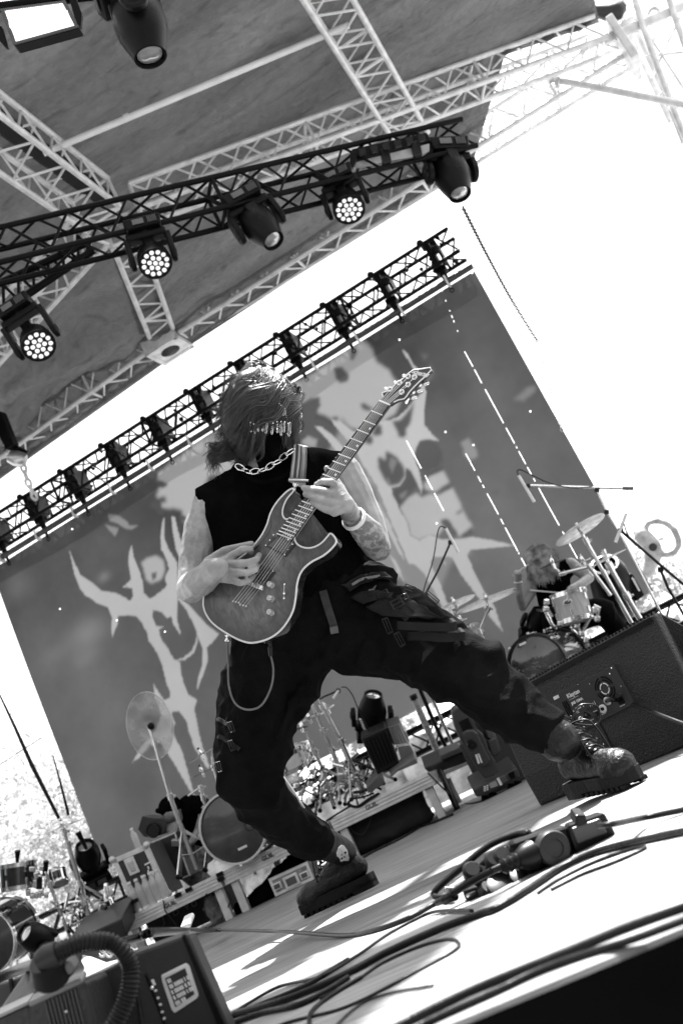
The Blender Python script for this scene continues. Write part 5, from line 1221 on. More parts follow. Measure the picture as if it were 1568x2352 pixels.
stand('cymbal stand right of the drummer with a bright hi-hat like pair of cymbals',[c5(855,380),c5(905,520),c5(1060,790),c5(1215,1055)],7.8,[(c5(705,560),c5(1052,382),.17,True)],tri=False,r=.015,group=gst)
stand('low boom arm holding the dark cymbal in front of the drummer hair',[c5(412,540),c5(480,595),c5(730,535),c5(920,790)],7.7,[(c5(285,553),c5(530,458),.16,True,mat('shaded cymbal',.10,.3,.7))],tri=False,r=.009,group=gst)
stand('small splash cymbal on a short arm between the two right cymbal poles',[c5(683,470),c5(690,530),c5(760,620)],7.85,[(c5(610,522),c5(745,455),.2,True)],tri=False,r=.006,group=gst)
stand('cymbal stand left of the drummer with the wide bright cymbal reaching his elbow',[c4(1218,288),c4(1232,360),c4(1170,520),c4(1262,705)],8.0,[(c4(1002,388),c4(1447,212),.24,True)],tri=False,r=.009,group=gst)
stand('cymbal stand with the cymbal half hidden behind the guitarist thigh straps',[c4(938,318),c4(960,385),c4(990,470)],8.15,[(c4(845,392),c4(1135,258),.28,True)],tri=False,r=.009,group=gst)
stand('small lower cymbal under the half hidden one beside the thigh straps',[c4(985,455),c4(1010,500)],8.2,[(c4(980,462),c4(1080,428),.22,True)],tri=False,r=.007,group=gst)
stand('tilted crash cymbal showing just above the guitarist knee',[c4(1130,505),c4(1160,560)],8.1,[(c4(1040,560),c4(1175,470),.4,False)],tri=False,r=.007,group=gst)
# ---- mic stands ----
def mic(T,a,b_,d,r=.012,m=WHT):
    MB().tube([P(*a,d),P(*b_,d)],[r*.9,r],12).build('microphone',m,T,smooth=True)
def mstand(label,segs,d,mics,cab=None,r=.010,m=CHR):
    T=thing('microphone_stand',label,'microphone stand',P(*segs[0][-1],d))
    for s_ in segs: 
        for i in range(len(s_)-1): MB().tube([P(*s_[i],d),P(*s_[i+1],d)],r,10).build('tube',m,T,smooth=True)
    for q in segs: MB().box(P(*q[0],d),(.035,.03,.035),(RI,FW,UP)).build('clamp',BLK2,T,bevel=.006)
    for a,b_ in mics: mic(T,a,b_,d-.01)
    if cab: MB().tube(sub_curve([P(*q,d-.02) for q in cab],8),.0045,6).build('microphone_cable',RUB,T,smooth='all')
    return T
k4=lambda x,y:(784+.5*x,588+.5*y)
T=mstand('boom microphone stand over the drums with a pale pencil microphone and long bare arm',[[k4(855,1055),k4(1205,1066),k4(1300,1067)],[k4(1172,1075),k4(1215,1170)],[(1392,1176),(1434,1246),(1538,1450)]],7.9,[(k4(812,1008),k4(884,1130))],[k4(812,1008),k4(806,988),k4(825,983),k4(880,1010),k4(960,1045),k4(1060,1065),k4(1150,1060)])
MB().tube([P(*k4(1290,1067),7.9),P(*k4(1338,1068),7.9)],.014,10).build('counterweight',GREY,T,smooth=True)
mstand('black boom microphone stand at the right edge with a slim pale microphone',[[c5(1010,212),c5(1330,490),c5(1600,720)],[c5(1365,560),c5(1430,720),c5(1600,1010)]],7.2,[(c5(1062,60),c5(965,318))],[c5(1040,150),c5(1080,260),c5(1200,380),c5(1340,500),c5(1420,560)],m=BLK2)
z6=lambda x,y:(784+.5*x,1176+.5*y)
mstand('short dark microphone stand with pale microphone in front of the backdrop, right of the guitarist',[[z6(500,140),z6(440,275),z6(372,400)]],7.9,[(z6(478,75),z6(536,186))],[z6(478,75),z6(455,66),z6(440,100),z6(420,220),z6(385,330),z6(368,400)],r=.008,m=BLK2)
# floor lamp near drummer etc.
moving_head('dark moving light pointing up beside the bass drum at the right',P(*c5(215,1150),8.3),P(*c5(270,1040),8.25),UP*.95+RI*.2-FW*.30,.60,'short')
T=thing('amplifier','dark angular stage light housing with a pale oval badge behind the right stands','stage light',P(*c5(1120,760),9.2))
MB().prism([P(*c5(*p),9.2) for p in ((1030,625),(1115,588),(1232,790),(1150,850),(1060,700))],FW*.25).build('housing',BLK,T,bevel=.02,seg=3); MB().prism([P(*c5(*p),9.18) for p in ((1108,640),(1118,632),(1130,640),(1185,745),(1180,755),(1168,750))],FW*.01).build('badge',WHT,T)
MB().lathe(P(*c5(930,700),9.3),(UP*.6-RI*.3-FW*.4),[(-.35,0),(-.35,.12),(-.1,.19),(.15,.17),(.25,.13),(.25,.1)],24).build('head',BLK,T,smooth=True)
# ---------------- wedge monitor ----------------
WB=FL(1240,1852); ww=(FL(1568,1718)-WB).normalized()
def WS(u,v): return PL(u,v,WB,ww)
pf=[WB,WS(1202,1786),WS(1124,1614)]
upn=(pf[2]-pf[1]).normalized(); fn=ww.cross(upn).normalized()
if fn.dot(FW)<0: fn=-fn    # into the box
best=None
def pxof(p): q=Vector(p)-CAM; dd=q.dot(FW); return 784+F*q.dot(RI)/dd,1176-F*q.dot(UP)/dd
for i in range(30,110):
    W_=i/100; p=pxof(pf[2]+ww*W_); e=(p[0]-1488)**2
    if best is None or e<best[0]: best=(e,W_)
WW=best[1]+.02
back=[pf[2]+fn*.05+upn*.0, pf[2]+Vector((ww.y*-1,ww.x,0)).normalized()*0+fn*.36-upn*.25, WB+Y*.42]
prof=[pf[0],pf[1],pf[2],pf[2]+fn*.04,back[1],back[2]]
for p in prof: p-=ww*0
T=thing('wedge_monitor','black textured wedge stage monitor under the guitarist right boot, amplifier panel towards us','monitor speaker',WB)
TOLEX=mat('textured black paint',.017,.45,0,spec=.4,var=.5,vs=260,bump=1.,bs=170)
MB().prism(prof,ww*WW).build('cabinet',TOLEX,T,bevel=.008)
tt=MB()
for i in range(52): tt.box(pf[2]+fn*.012+upn*.002+ww*WW*(i+.5)/52,(WW/52*.6,.012,.010),(ww,fn,upn))
tt.box(pf[2]-fn*.001-upn*.014+ww*WW/2,(WW-.02,.006,.016),(ww,fn,upn)); tt.build('grille_edge',BLK2,T)
def W6(x,y,off=.0): return PL(*c6(x,y),pf[2]-fn*off,fn)
q=[W6(*p,.0045) for p in ((398,858),(950,578),(1136,925),(586,1207))]; plate=MB().prism(q,fn*.006).build('amplifier_panel',mat('panel charcoal',.022,.45,var=.15),T,bevel=.002)
e1=(q[1]-q[0]).normalized(); e2=(q[0]-q[3]).normalized(); e2=(e2-e1*e2.dot(e1)).normalized()
s6=(W6(1000,800)-W6(900,800)).length/100
WT=mat('panel print',.7,.6,var=.02)
text3d('panel_lettering','Klaytan',.0205,W6(540,878,.0062),e1,e2,WT,T,weight=.0004); text3d('panel_lettering','acoustics',.0060,W6(556,896,.0062),e1,e2,WT,T,space=1.9)
text3d('panel_lettering','JAB 15MA',.0132,W6(578,936,.0062),e1,e2,WT,T,weight=.0004)
text3d('panel_lettering','CE',.010,W6(622,1012,.0062),e1,e2,WT,T); text3d('panel_lettering','AUDIO IN',.0052,W6(728,1086,.0062),e1,e2,WT,T); text3d('panel_lettering','AC OUT',.0052,W6(845,1028,.0062),e1,e2,WT,T); text3d('panel_lettering','SWITCH',.0056,W6(1006,956,.0062),e1,e2,WT,T); text3d('panel_lettering','VOLUME',.0048,W6(768,1003,.0062),e1,e2,WT,T)
w_=MB(); w_.box(W6(632,962,.0062),(.026,.0006,.0085),(e1,fn,e2)); w_.build('warning_label',mat('label grey',.45),T); text3d('panel_lettering','CAUTION',.0048,W6(606,976,.0068),e1,e2,BLK,T)
for x,y in ((590,990),(678,946)):
    c=W6(x,y,.0062); MB().prism([c-e1*.003-e2*.002,c+e1*.003-e2*.002,c+e2*.0035],fn*.0005).build('warning_triangle',WT,T)
MB().box(W6(437,868,.0062),(.026,.0006,.011),(e1,fn,e2)).build('sticker',WT,T)
fc=W6(868,790,.0058)
for r_,m_ in ((.038,BLK),(.028,BLK),(.0175,WHT)):
    for k in range(4):
        a0=k*math.pi/2+.15; pts=[fc+(e1*math.cos(a0+t*(math.pi/2-.3)/6)+e2*math.sin(a0+t*(math.pi/2-.3)/6))*r_ for t in range(7)]; MB().tube(pts,.0030 if m_ is BLK else .0018,6,flat=.25,up=fn).build('fan_slot',m_,T)
for x,y in ((735,748),(915,657),(1016,766),(1005,831),(820,923),(630,750),(930,605)): MB().lathe(W6(x,y,.005),-fn,[(0,0),(0,.0030),(.0014,.0027),(.0014,0)],10).build('screw',CHR,T,smooth=True)
for x,y,r_,m_ in ((900,898,.014,STEEL),(857,968,.0145,WHT),(668,1058,.010,CHR),(800,1018,.0075,BLK2),(712,1018,.013,BLK2)):
    MB().lathe(W6(x,y,.004),-fn,[(0,r_),(.006,r_),(.007,r_*.75),(.003,r_*.7),(.003,0)],20).build('socket',m_,T,smooth=True); MB().lathe(W6(x,y,.004),-fn,[(0,0),(0,r_*.4),(.009,r_*.35),(.009,0)],14).build('socket_core',BLK2 if m_ is not BLK2 else GREY,T,smooth=True)
MB().box(W6(1010,895,.006),(.024,.006,.024),(e1,fn,e2)).build('switch',BLK,T,bevel=.002)
sl_=MB()
for k in range(4): sl_.box(W6(738+14*k,940-7*k-4*(k==3),.0062),(.0014,.0006,.010+.003*(k==3)),(e1,fn,e2))
sl_.build('meter_marks',WT,T)
for k in range(3):
    c=W6(500+16*k,930-8*k,.0055); MB().box(c-e2*.03,(.004,.002,.075),(e1,fn,e2)).build('vent_slot',BLK,T)
cbt=thing('power_cable','thick black power cable running from the wedge monitor panel off the right edge','cable',W6(905,890,.02))
MB().tube(sub_curve([W6(900,895,.012),W6(940,890,.05),P(*c6(1060,905),3.45),P(*c6(1200,960),3.3),P(*c6(1400,1040),3.1),P(*c6(1568,1102),3.0),P(*c6(1750,1160),2.9)],8),.0068,10).build('lead',RUB,cbt,smooth='all')
cbt=thing('signal_cable','thin cable dropping from the wedge monitor panel behind the boot laces','cable',W6(712,1018,.02))
MB().tube(sub_curve([W6(700,985,.012),W6(730,1000,.035),W6(790,1050,.045),W6(860,1160,.05),W6(930,1300,.05),W6(990,1400,.06),W6(1060,1430,.07)],8),.0045,8).build('lead',RUB,cbt,smooth='all')
# ---------------- far left kit ----------------
dl=8.6
drum('black tom drum with pale underside and oval badge at the left edge',P(*b2(145,315),dl),P(*b2(160,515),dl-.05),40*dl/F,DRUMB,mat('grey drum head',.3,.4),lugs=6,name='tom_drum')
drum('small dark tom drum beside the black tom at the left edge',P(*b2(480,385),dl+.1),P(*b2(500,470),dl+.05),21*dl/F,DRUMB,mat('grey drum head',.3),lugs=6,name='tom_drum',hoopw=.012)
q=P(*b2(130,372),dl-.17); MBo=MB()
T,ax,a,b_=drum('large black bass drum cut by the left edge of the photo',P(*b2(-120,970),dl-.3),P(*b2(90,850),dl+.1),.245,DRUMB,HEADG,lugs=8,name='bass_drum',hoopw=.03)
stand('white-looking cymbal stand at the far left with one flat cymbal against the trees',[b1(462,1160),b1(470,1210),b1(500,1300),b1(590,1590),b2(760,800)],8.3,[(b1(330,1228),b1(594,1125),.16,True,mat('grey cymbal',.25,.35,.6))],r=.011,group='cymbal stands')
stand('bare chrome stand left of the fluffy moving light',[b2(385,380),b2(420,480),b2(590,930)],8.3,[],r=.011,tri=False,group='cymbal stands')
T=thing('drum_hardware','tangle of chrome stand legs and pedals on the floor at the far left','drum hardware',P(*b2(700,800),8.2))
Rr=random.Random(5)
for i in range(34):
    x,y=Rr.uniform(500,1000),Rr.uniform(600,880); y+= (760-x)*.12; an=Rr.uniform(0,6.28); L=Rr.uniform(40,150)
    MB().tube([P(*b2(x,y),8.2+Rr.uniform(-.3,.3)),P(*b2(x+L*math.cos(an),y+L*math.sin(an)),8.2+Rr.uniform(-.3,.3))],Rr.uniform(.006,.013),6).build('rod',CHR if i%3 else BLK2,T,smooth=True)
T=thing('drum_hardware','chrome clamps and arms between the two left toms','drum hardware',P(*b2(330,420),8.5))
for i in range(22):
    x,y=Rr.uniform(230,400),Rr.uniform(310,600); MB().box(P(*b2(x,y),8.5),(Rr.uniform(.02,.05),.03,Rr.uniform(.02,.10)),(RI,FW,UP)).build('clamp',CHR if i%4 else BLK2,T,bevel=.008)
for a,c in (((150,200),(148,300)),((655,45),(730,190)),((388,290),(390,380))): 
    T=thing('drum_microphone','black clip microphone above the %s at the left'%{150:'black tom',655:'rounded moving light',388:'small tom'}[a[0]],'microphone',P(*b2(*c),8.4)); MB().tube([P(*b2(*a),8.4),P(*b2(*c),8.4)],[.024,.012],10).build('body',BLK,T,smooth=True)
moving_head('rounded dark moving light with small oval badge behind the far left cymbal stand',P(*b2(800,430),8.9),P(*b2(745,265),8.85),UP*.9-RI*.1-FW*.45,.74,'short')
moving_head('black moving light lying low in front of the cut-off bass drum',P(*b2(390,1090),5.6),P(*b2(330,945),5.55),UP*.55-RI*.55-FW*.55,.52,'short')
T=thing('drum_carpet','dark box-like step under the far left drum stands','platform',P(*b2(800,880),7.6))
MB().prism([P(*b2(*p),7.5) for p in ((560,985),(1020,775),(1065,930),(620,1110))],FW*.5).build('body',mat('worn black panel',.02,.45),T,bevel=.01)
# ---------------- middle cluster of stands ----------------
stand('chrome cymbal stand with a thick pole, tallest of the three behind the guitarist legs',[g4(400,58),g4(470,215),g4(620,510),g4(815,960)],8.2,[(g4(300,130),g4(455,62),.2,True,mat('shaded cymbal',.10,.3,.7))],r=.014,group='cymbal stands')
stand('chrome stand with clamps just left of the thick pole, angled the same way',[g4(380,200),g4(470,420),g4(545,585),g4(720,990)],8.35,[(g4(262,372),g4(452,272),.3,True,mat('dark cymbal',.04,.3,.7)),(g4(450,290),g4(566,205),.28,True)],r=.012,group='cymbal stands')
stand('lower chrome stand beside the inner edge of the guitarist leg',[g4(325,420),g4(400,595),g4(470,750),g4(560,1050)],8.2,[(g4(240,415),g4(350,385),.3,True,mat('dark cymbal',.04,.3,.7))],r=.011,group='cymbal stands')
drum('small chrome-shelled tom drum peeking out beside the guitarist leg',P(*g4(270,560),8.6),P(*g4(320,700),8.55),.10,CHR,BLK,lugs=6,name='tom_drum')
drum('white snare drum almost hidden by the guitarist knee',P(*g4(160,600),8.3),P(*g4(215,740),8.3),.13,mat('white shell',.6,.3),WHT,lugs=6,name='snare_drum')
T=thing('drum_hardware','heap of chrome tripod legs and clamps on the middle riser','drum hardware',P(*g4(600,950),8.2))
for i in range(90):
    t=Rr.random(); x=180+t*700+Rr.gauss(0,30); y=1000-t*130+Rr.uniform(-190,120)-60*math.sin(t*3); an=Rr.choice((1.2,-.9,.1,2.3,-.5))+Rr.gauss(0,.35); L=Rr.uniform(25,120)
    z0=8.3+Rr.uniform(-.35,.4); a=P(*g4(x,y),z0); c=P(*g4(x+L*math.cos(an),y+L*math.sin(an)),z0+Rr.uniform(-.1,.1)); a.z=max(a.z,RT+.01); c.z=max(c.z,RT+.01)
    if (a-c).length<.02: continue
    MB().tube([a,c],Rr.uniform(.005,.014),6).build('rod',CHR if i%4 else BLK2,T,smooth=True)
for i in range(30):
    t=Rr.random(); x=200+t*650; y=960-t*150+Rr.uniform(-150,60); q=P(*g4(x,y),8.2); MB().box(q,(Rr.uniform(.02,.05),.03,Rr.uniform(.02,.06)),(RI,FW,UP)).build('clamp',(CHR,STEEL,BLK2)[i%3],T,bevel=.008)
T=mstand('clip microphone on a short black gooseneck beside the thick cymbal pole',[[g4(600,90),g4(480,140),g4(440,165)]],8.1,[(g4(605,85),g4(560,155))],[g4(625,62),g4(670,65),g4(720,130),g4(765,235),g4(880,470),g4(1030,770)],r=.007,m=BLK2)
moving_head('dark moving light pointing straight up from the riser with BEAM 230 on its yoke',P(*g4(890,440),8.5),P(*g4(882,290),8.45),UP*.93+RI*.05-FW*.36,.80,'spot')
T=thing('effects_amplifier','','x',(0,0,0)); bpy.data.objects.remove(T)
T=thing('dimmer_pack','ribbed black dimmer box leaning below the upward-pointing moving light','dimmer pack',P(*g4(950,640),7.9))
q=[P(*g4(*p),7.95) for p in ((790,490),(1000,395),(1115,700),(930,800))]; MB().prism(q,FW*.25).build('body',BLK2,T,bevel=.012)
for k in range(6): 
    s_=(k+1)/7.; a=q[0].lerp(q[1],s_); c=q[3].lerp(q[2],s_); MB().tube([a.lerp(c,.1)-FW*.003,a.lerp(c,.88)-FW*.003],.007,6).build('rib',BLK,T,smooth=True)
q=[P(*g4(*p),8.0) for p in ((1010,400),(1120,362),(1200,520),(1060,545))]; MB().prism(q,FW*.3).build('heat_sink',mat('dark fins',.05,.35),T,bevel=.008)
for k in range(5): a=q[0].lerp(q[1],(k+.7)/5.6); c=q[3].lerp(q[2],(k+.7)/5.6); MB().tube([a-FW*.004,c-FW*.004],.010,6).build('fin',STEEL,T,smooth=True)
T=thing('yoke_badge','','x',(0,0,0)); bpy.data.objects.remove(T)
T=thing('light_name_plate','oval white name plate reading BEAM 230 on the upward moving light','name plate',P(*g4(800,370),8.28))
q0,q1=P(*g4(785,325),8.27),P(*g4(828,428),8.27); MB().prism([P(*g4(*p),8.28) for p in ((772,330),(782,322),(797,330),(835,425),(830,436),(818,428))],FW*.01).build('plate',WHT,T); text3d('plate_lettering','BEAM 230',.042,P(*g4(779,338),8.26),(q1-q0),(q1-q0).cross(FW)*1.0,BLK,T)
T=thing('lamp_case','small pale silver case behind the ribbed dimmer box on the riser','case',P(*g4(1150,640),8.4)); MB().prism([P(*g4(*p),8.4) for p in ((1090,560),(1200,540),(1270,680),(1140,740))],FW*.3).build('body',STEEL,T,bevel=.01); 
T=thing('gaffer_box','flat grey metal box lying at the foot of the dimmer box','case',P(*g4(930,880),7.9))
MB().prism([P(*g4(*p),7.9) for p in ((835,905),(930,800),(985,835),(990,875),(850,955))],FW*.2).build('body',mat('mid grey metal',.14,.4,.3),T,bevel=.008); MB().prism([P(*g4(*p),7.85) for p in ((1030,800),(1090,740),(1240,655),(1270,700),(1100,770),(1050,815))],FW*.2).build('lid',mat('mid grey metal',.14,.4,.3),T,bevel=.008)
# columns at the back
for lb,pts,r_,m_ in (('fat silver wrapped tube standing upright behind the riser, first of three',(g4(1228,135),g4(1440,625)),.028,mat('silver mesh wrap',.4,.35,.7,var=.7,vs=90,bump=.8,bs=120)),('black scaffold pole standing beside the silver wrapped tube',(g4(1270,40),g4(1400,350),g4(1520,600)),.018,BLK2),('slim white chrome pole, right of the black scaffold pole',(g4(1370,110),g4(1560,545)),.014,CHR)):
    T=thing('upright_tube',lb,'pole',P(*pts[-1],9.0)); 
    MB().tube([P(*p,9.0) for p in pts],r_,14).build('tube',m_,T,smooth=True); MB().lathe(P(*pts[0],9.0),(P(*pts[1],9.0)-P(*pts[0],9.0)),[(-.01,0),(-.01,r_*1.15),(.03,r_*1.15),(.032,r_)],16).build('cap',BLK2,T,smooth=True)
T=thing('black_table','long dark case shelf on a round leg right of the riser','table',P(*g5(400,1200),8.3))
MB().prism([P(*g5(*p),8.3) for p in ((200,855),(560,700),(590,790),(270,915))],FW*.4).build('top',mat('worn dark case',.03,.4,var=.6),T,bevel=.01)
MB().prism([P(*g5(*p),8.25) for p in ((335,745),(500,675),(530,700),(530,715),(345,790))],FW*.2).build('lid',mat('grey lid',.08,.4),T,bevel=.01)
MB().tube([P(*g5(335,880),8.2),FL(*g5(480,1200))],.024,12).build('leg',BLK2,T,smooth=True)
MB().prism([P(*g5(*p),8.25) for p in ((330,910),(585,800),(590,815),(335,930))],FW*.05).build('white_edge',ALUW,T)
# big moving light on the floor beside the wedge
fb0=FL(*g5(700,1125)); fb1=FL(*g5(1015,985)); db=dep((fb0+fb1)/2)
T=thing('moving_light','large grey moving light standing on the floor left of the black wedge monitor','stage light',(fb0+fb1)/2)
Q=lambda x,y,o=0: P(*g5(x,y),db+o)
GRL=mat('dark grey shell',.040,.38,0,var=.15)
MB().prism([Q(*p) for p in ((605,1035),(690,985),(850,925),(975,845),(1010,930),(925,965),(720,1085),(640,1100))],FW*.35).build('base',GRL,T,bevel=.015,seg=3)
for x,y in ((715,1090),(775,1065),(935,990),(990,970)): MB().lathe(Q(x,y,.08),-UP,[(0,.03),(.03,.028),(.05,.022),(.05,0)],14).build('foot',BLK,T,smooth=True)
MB().prism([Q(*p,-.003) for p in ((680,990),(870,912),(910,960),(720,1050))],FW*.01).build('control_panel',mat('panel grey',.07,.4),T,bevel=.004)
MB().prism([Q(*p,-.006) for p in ((742,985),(800,955),(820,1000),(760,1022))],FW*.004).build('display',mat('display',.35,.2),T)
for k in range(6): MB().box(Q(708+22*(k%2),1008+16*(k//2)-8*(k%2),-.008),(.012,.006,.008),(RI,FW,UP)).build('button',WHT,T)
MB().prism([Q(*p,-.006) for p in ((808,942),(828,932),(858,990),(838,1000))],FW*.004).build('button_column',WHT,T)
MB().prism([Q(*p,-.006) for p in ((900,900),(950,875),(968,930),(930,950))],FW*.004).build('vent',BLK,T)
hd=MB(); hd.prism([Q(*p,.10) for p in ((480,350),(540,318),(640,370),(720,430),(800,560),(845,700),(845,740),(780,768),(740,700),(700,600),(600,560),(520,520),(470,430))],FW*.22); hd.build('head',mat('grey lamp shell',.07,.32),T,bevel=.03,seg=3)
MB().prism([Q(*p,-.02) for p in ((432,380),(455,352),(540,322),(600,395),(640,520),(700,570),(740,690),(800,800),(830,880),(790,920),(705,943),(650,870),(600,780),(540,680),(490,590),(455,500))],FW*.12).build('yoke_arm',GRL,T,bevel=.02,seg=4)
MB().prism([Q(*p,-.045) for p in ((520,560),(545,535),(610,530),(650,560),(690,650),(760,790),(750,830),(690,850),(630,790),(560,680))],FW*.04).build('arm_cover',mat('dark grey shell',.04),T,bevel=.015,seg=3)
MB().lathe(Q(600,655,-.055),-FW,[(0,.0),(0,.035),(.012,.03),(.012,.02),(.004,.016),(.004,0)],20).build('pivot',BLK2,T,smooth=True)
for p in (((628,742),(645,736),(668,812),(652,818)),((650,735),(662,730),(690,805),(678,810))): MB().prism([Q(*z,-.058) for z in p],FW*.004).build('badge_stripe',WHT,T)
for k in range(7): MB().prism([Q(488+7*k,470+13*k,-.03),Q(570+6*k,432+13*k,-.03),Q(572+6*k,438+13*k,-.03),Q(490+7*k,476+13*k,-.03)],FW*.012).build('cooling_slot',BLK,T)
MB().prism([Q(*p,.02) for p in ((640,400),(665,385),(700,410),(760,480),(800,600),(780,620),(735,600),(700,500))],FW*.2).build('lamp_cover',mat('grey lamp shell',.07),T,bevel=.03,seg=3)
MB().prism([Q(*p,.01) for p in ((730,625),(800,590),(845,720),(790,765),(760,740))],FW*.2).build('side_cover',GRL,T,bevel=.02,seg=3)
# things under the risers
T=thing('equipment_bag','soft black bag with handles under the riser behind the guitarist','bag',PV(*g4(900,1380)))
bg_=Blob(); q=[PV(*g4(*p),.12) for p in ((620,1262),(1205,985),(1315,1195),(790,1475))]
for s_ in range(9):
    for t_ in range(4):
        a=q[0].lerp(q[1],s_/8).lerp(q[3].lerp(q[2],s_/8),t_/3.); a.z=max(a.z,.055); bg_.ell(a+RN*.1,(.085,.12,.06),(rt_,RN,Z),10,8)
bg_.fuse('bag_body',mat('black bag cloth',.008,.8,bump=.5,bs=60),.015,T,smooth=8,disp=folds(.012,4,4,9,5))
for pts in (((700,1200),(720,1270),(800,1295),(860,1210),(880,1120)),((720,1190),(745,1185),(765,1160),(750,1140))): MB().tube(sub_curve([PV(*g4(*p),.06) for p in pts],6),.011,8,flat=.4).build('handle',mat('strap black',.018,.7),T,smooth='all')
qf=[PV(*c7(*p),-.1) for p in ((15,832),(425,645),(500,830),(92,1015))]
T=thing('flight_case','small pale-edged flight case on the floor left of the left boot','flight case',qf[3])
MB().prism(qf,RN*.3).build('body',mat('grey case laminate',.20,.5,var=.3,vs=30),T,bevel=.004); cen=sum(qf,Vector())/4
for i in range(4):
    a,b_=qf[i]-RN*.003,qf[(i+1)%4]-RN*.003; inn=(cen-(a+b_)/2).normalized(); t=(b_-a).normalized(); inn=(inn-t*inn.dot(t)).normalized(); MB().prism([a,b_,b_+inn*.02,a+inn*.02],RN*.005).build('edge_rail',ALUW,T)
for x,y,w_ in ((260,850,.085),(110,905,.05),(395,790,.05)): 
    c=PV(*c7(x,y),-.108); MB().box(c,(w_*1.35,.008,w_),(rt_,RN,Z)).build('latch_dish',ALUW,T,bevel=.01); MB().box(c-RN*.006,(w_*.9,.008,w_*.62),(rt_,RN,Z)).build('latch',mat('panel grey',.07),T,bevel=.003)
T=thing('cloth_cover','crumpled black cloth lying on the floor beside the small flight case','cloth',PV(*z9(1250,1200),.2))
cl=Blob()
for i in range(16):
    t=i/15; a=PV(*z9(1190+t*380,1225-t*340+10*math.sin(i)),.25); a.z=max(a.z*.7,.03); cl.ell(a,(.10,.13,.05+.07*t),(rt_,RN,Z),10,8)
cl.fuse('cloth',CLOTH,.015,T,smooth=5,disp=folds(.02,6,6,9,2))
T=thing('road_case','black road case under the left riser with stencilled letters J BV8','road case',PV(*z9(700,1300),.5))
q=[PV(*z9(*p),.45) for p in ((300,1330),(930,1060),(1010,1290),(420,1560))]; MB().prism(q,RN*.5).build('body',mat('black road case',.006,.6),T,bevel=.01)
text3d('stencil_lettering','J  B V8',.115,PV(*z9(470,1362),.44),rt_,Z,mat('stencil grey',.10,.7),T)
T=thing('plastic_bag','clear plastic bag of white parts under the gap between two risers','bag',PV(*z9(880,1300),.2))
B=Blob(); 
for x,y,r_ in ((870,1190,14),(900,1270,16),(920,1320,13),(860,1240,12),(950,1290,12)): u,v=z9(x,y); B.px([(u,v,8.1,r_),(u+2,v-6,8.1,r_*.8)])
B.fuse('bag_body',mat('milky plastic',.5,.2,0,alpha=.8,var=.4,vs=20,coat=.6),.012,T,disp=folds(.015,12,12,12,7))
T=thing('cable_pile','thin black cables trailing off the front edge of the risers','cables',PV(*z9(560,1100)))
for pts in (((180,1500),(175,1420),(200,1320),(240,1270)),((480,1180),(490,1260),(540,1330),(590,1400)),((840,1120),(815,1200),(830,1290),(870,1350)),((1000,1100),(1040,1160),(1020,1240))): MB().tube(sub_curve([PV(*z9(*p),-.04) for p in pts],6),.005,6).build('cable',RUB,T,smooth='all')
for pts in (((940,950),(850,1000),(760,1060),(690,1040),(720,1000),(800,985),(900,950)),((950,955),(860,1010),(770,1068),(680,1050),(700,1010)),((500,1185),(600,1120),(700,1060)),((1000,1500),(1100,1420),(1250,1380)),):
    MB().tube(sub_curve([PV(*g4(*p),-.02) for p in pts],6),.008,6).build('cable',RUB,T,smooth='all')
for p in ((240,1185),(690,1090),(600,1135),(950,960),(960,1000)): MB().box(PV(*z9(*p),-.03),(.05,.02,.03),(rt_,RN,Z)).build('tape',BLK,T)
fl=[FL(*g4(*p),.006) for p in ((800,1500),(900,1440),(1050,1370),(1180,1300),(1300,1230),(1420,1190),(1560,1130))]; MB().tube(sub_curve(fl,6),.010,8).build('cable',RUB,T,smooth='all')
fl=[FL(*g5(*p),.006) for p in ((230,890),(380,1040),(500,1130),(580,1150),(700,1120))]; T=thing('floor_cable','thin cable looping on the floor between the riser and the large moving light','cable',fl[0]); MB().tube(sub_curve([PV(*g5(230,890)),PV(*g5(380,1040),-.1)]+fl[2:],6),.006,8).build('lead',RUB,T,smooth='all')
# floor truss behind
BK=10.65
a=PY(-60,2205,BK);c=PY(1600,1372,BK); za=PY(500,1905,BK).z
zt=PY(1000,1653,BK).z; zl=PY(1000,1712,BK).z
truss('floor_truss','black base truss running along the foot of the backdrop behind the drum kits',Vector((-10.5,BK,(zt+zl)/2)),Vector((3.2,BK,(zt+zl)/2)),w=.3,h=zt-zl,m=ALUD,r=.026,rb=.011,bay=.42,group=None)
# stage riser for the drummer behind the wedge
zb=P(*c5(270,1425),7.5).z-.25
T=thing('drum_riser','low dark drum riser mostly hidden behind the black wedge monitor','platform',P(1330,1560,8.0))
c=P(1330,1560,8.3); MB().box(Vector((c.x,c.y+.1,zb/2)),(2.1,2.0,max(zb,.05)),(rt_,RN,Z)).build('deck',mat('dark riser',.02,.6),T,bevel=.01)
T=thing('drum_stool','black round drum stool under the seated drummer','stool',P(*c5(490,1150),8.45))
s_=P(*c5(480,1080),8.45); MB().lathe(s_,UP,[(-.05,0),(-.05,.16),(0,.18),(.05,.16),(.06,0)],24).build('seat',BLK,T,smooth=True); MB().cyl(s_-Z*.05,Vector((s_.x,s_.y,zb)),.02).build('leg',CHR,T,smooth=True)
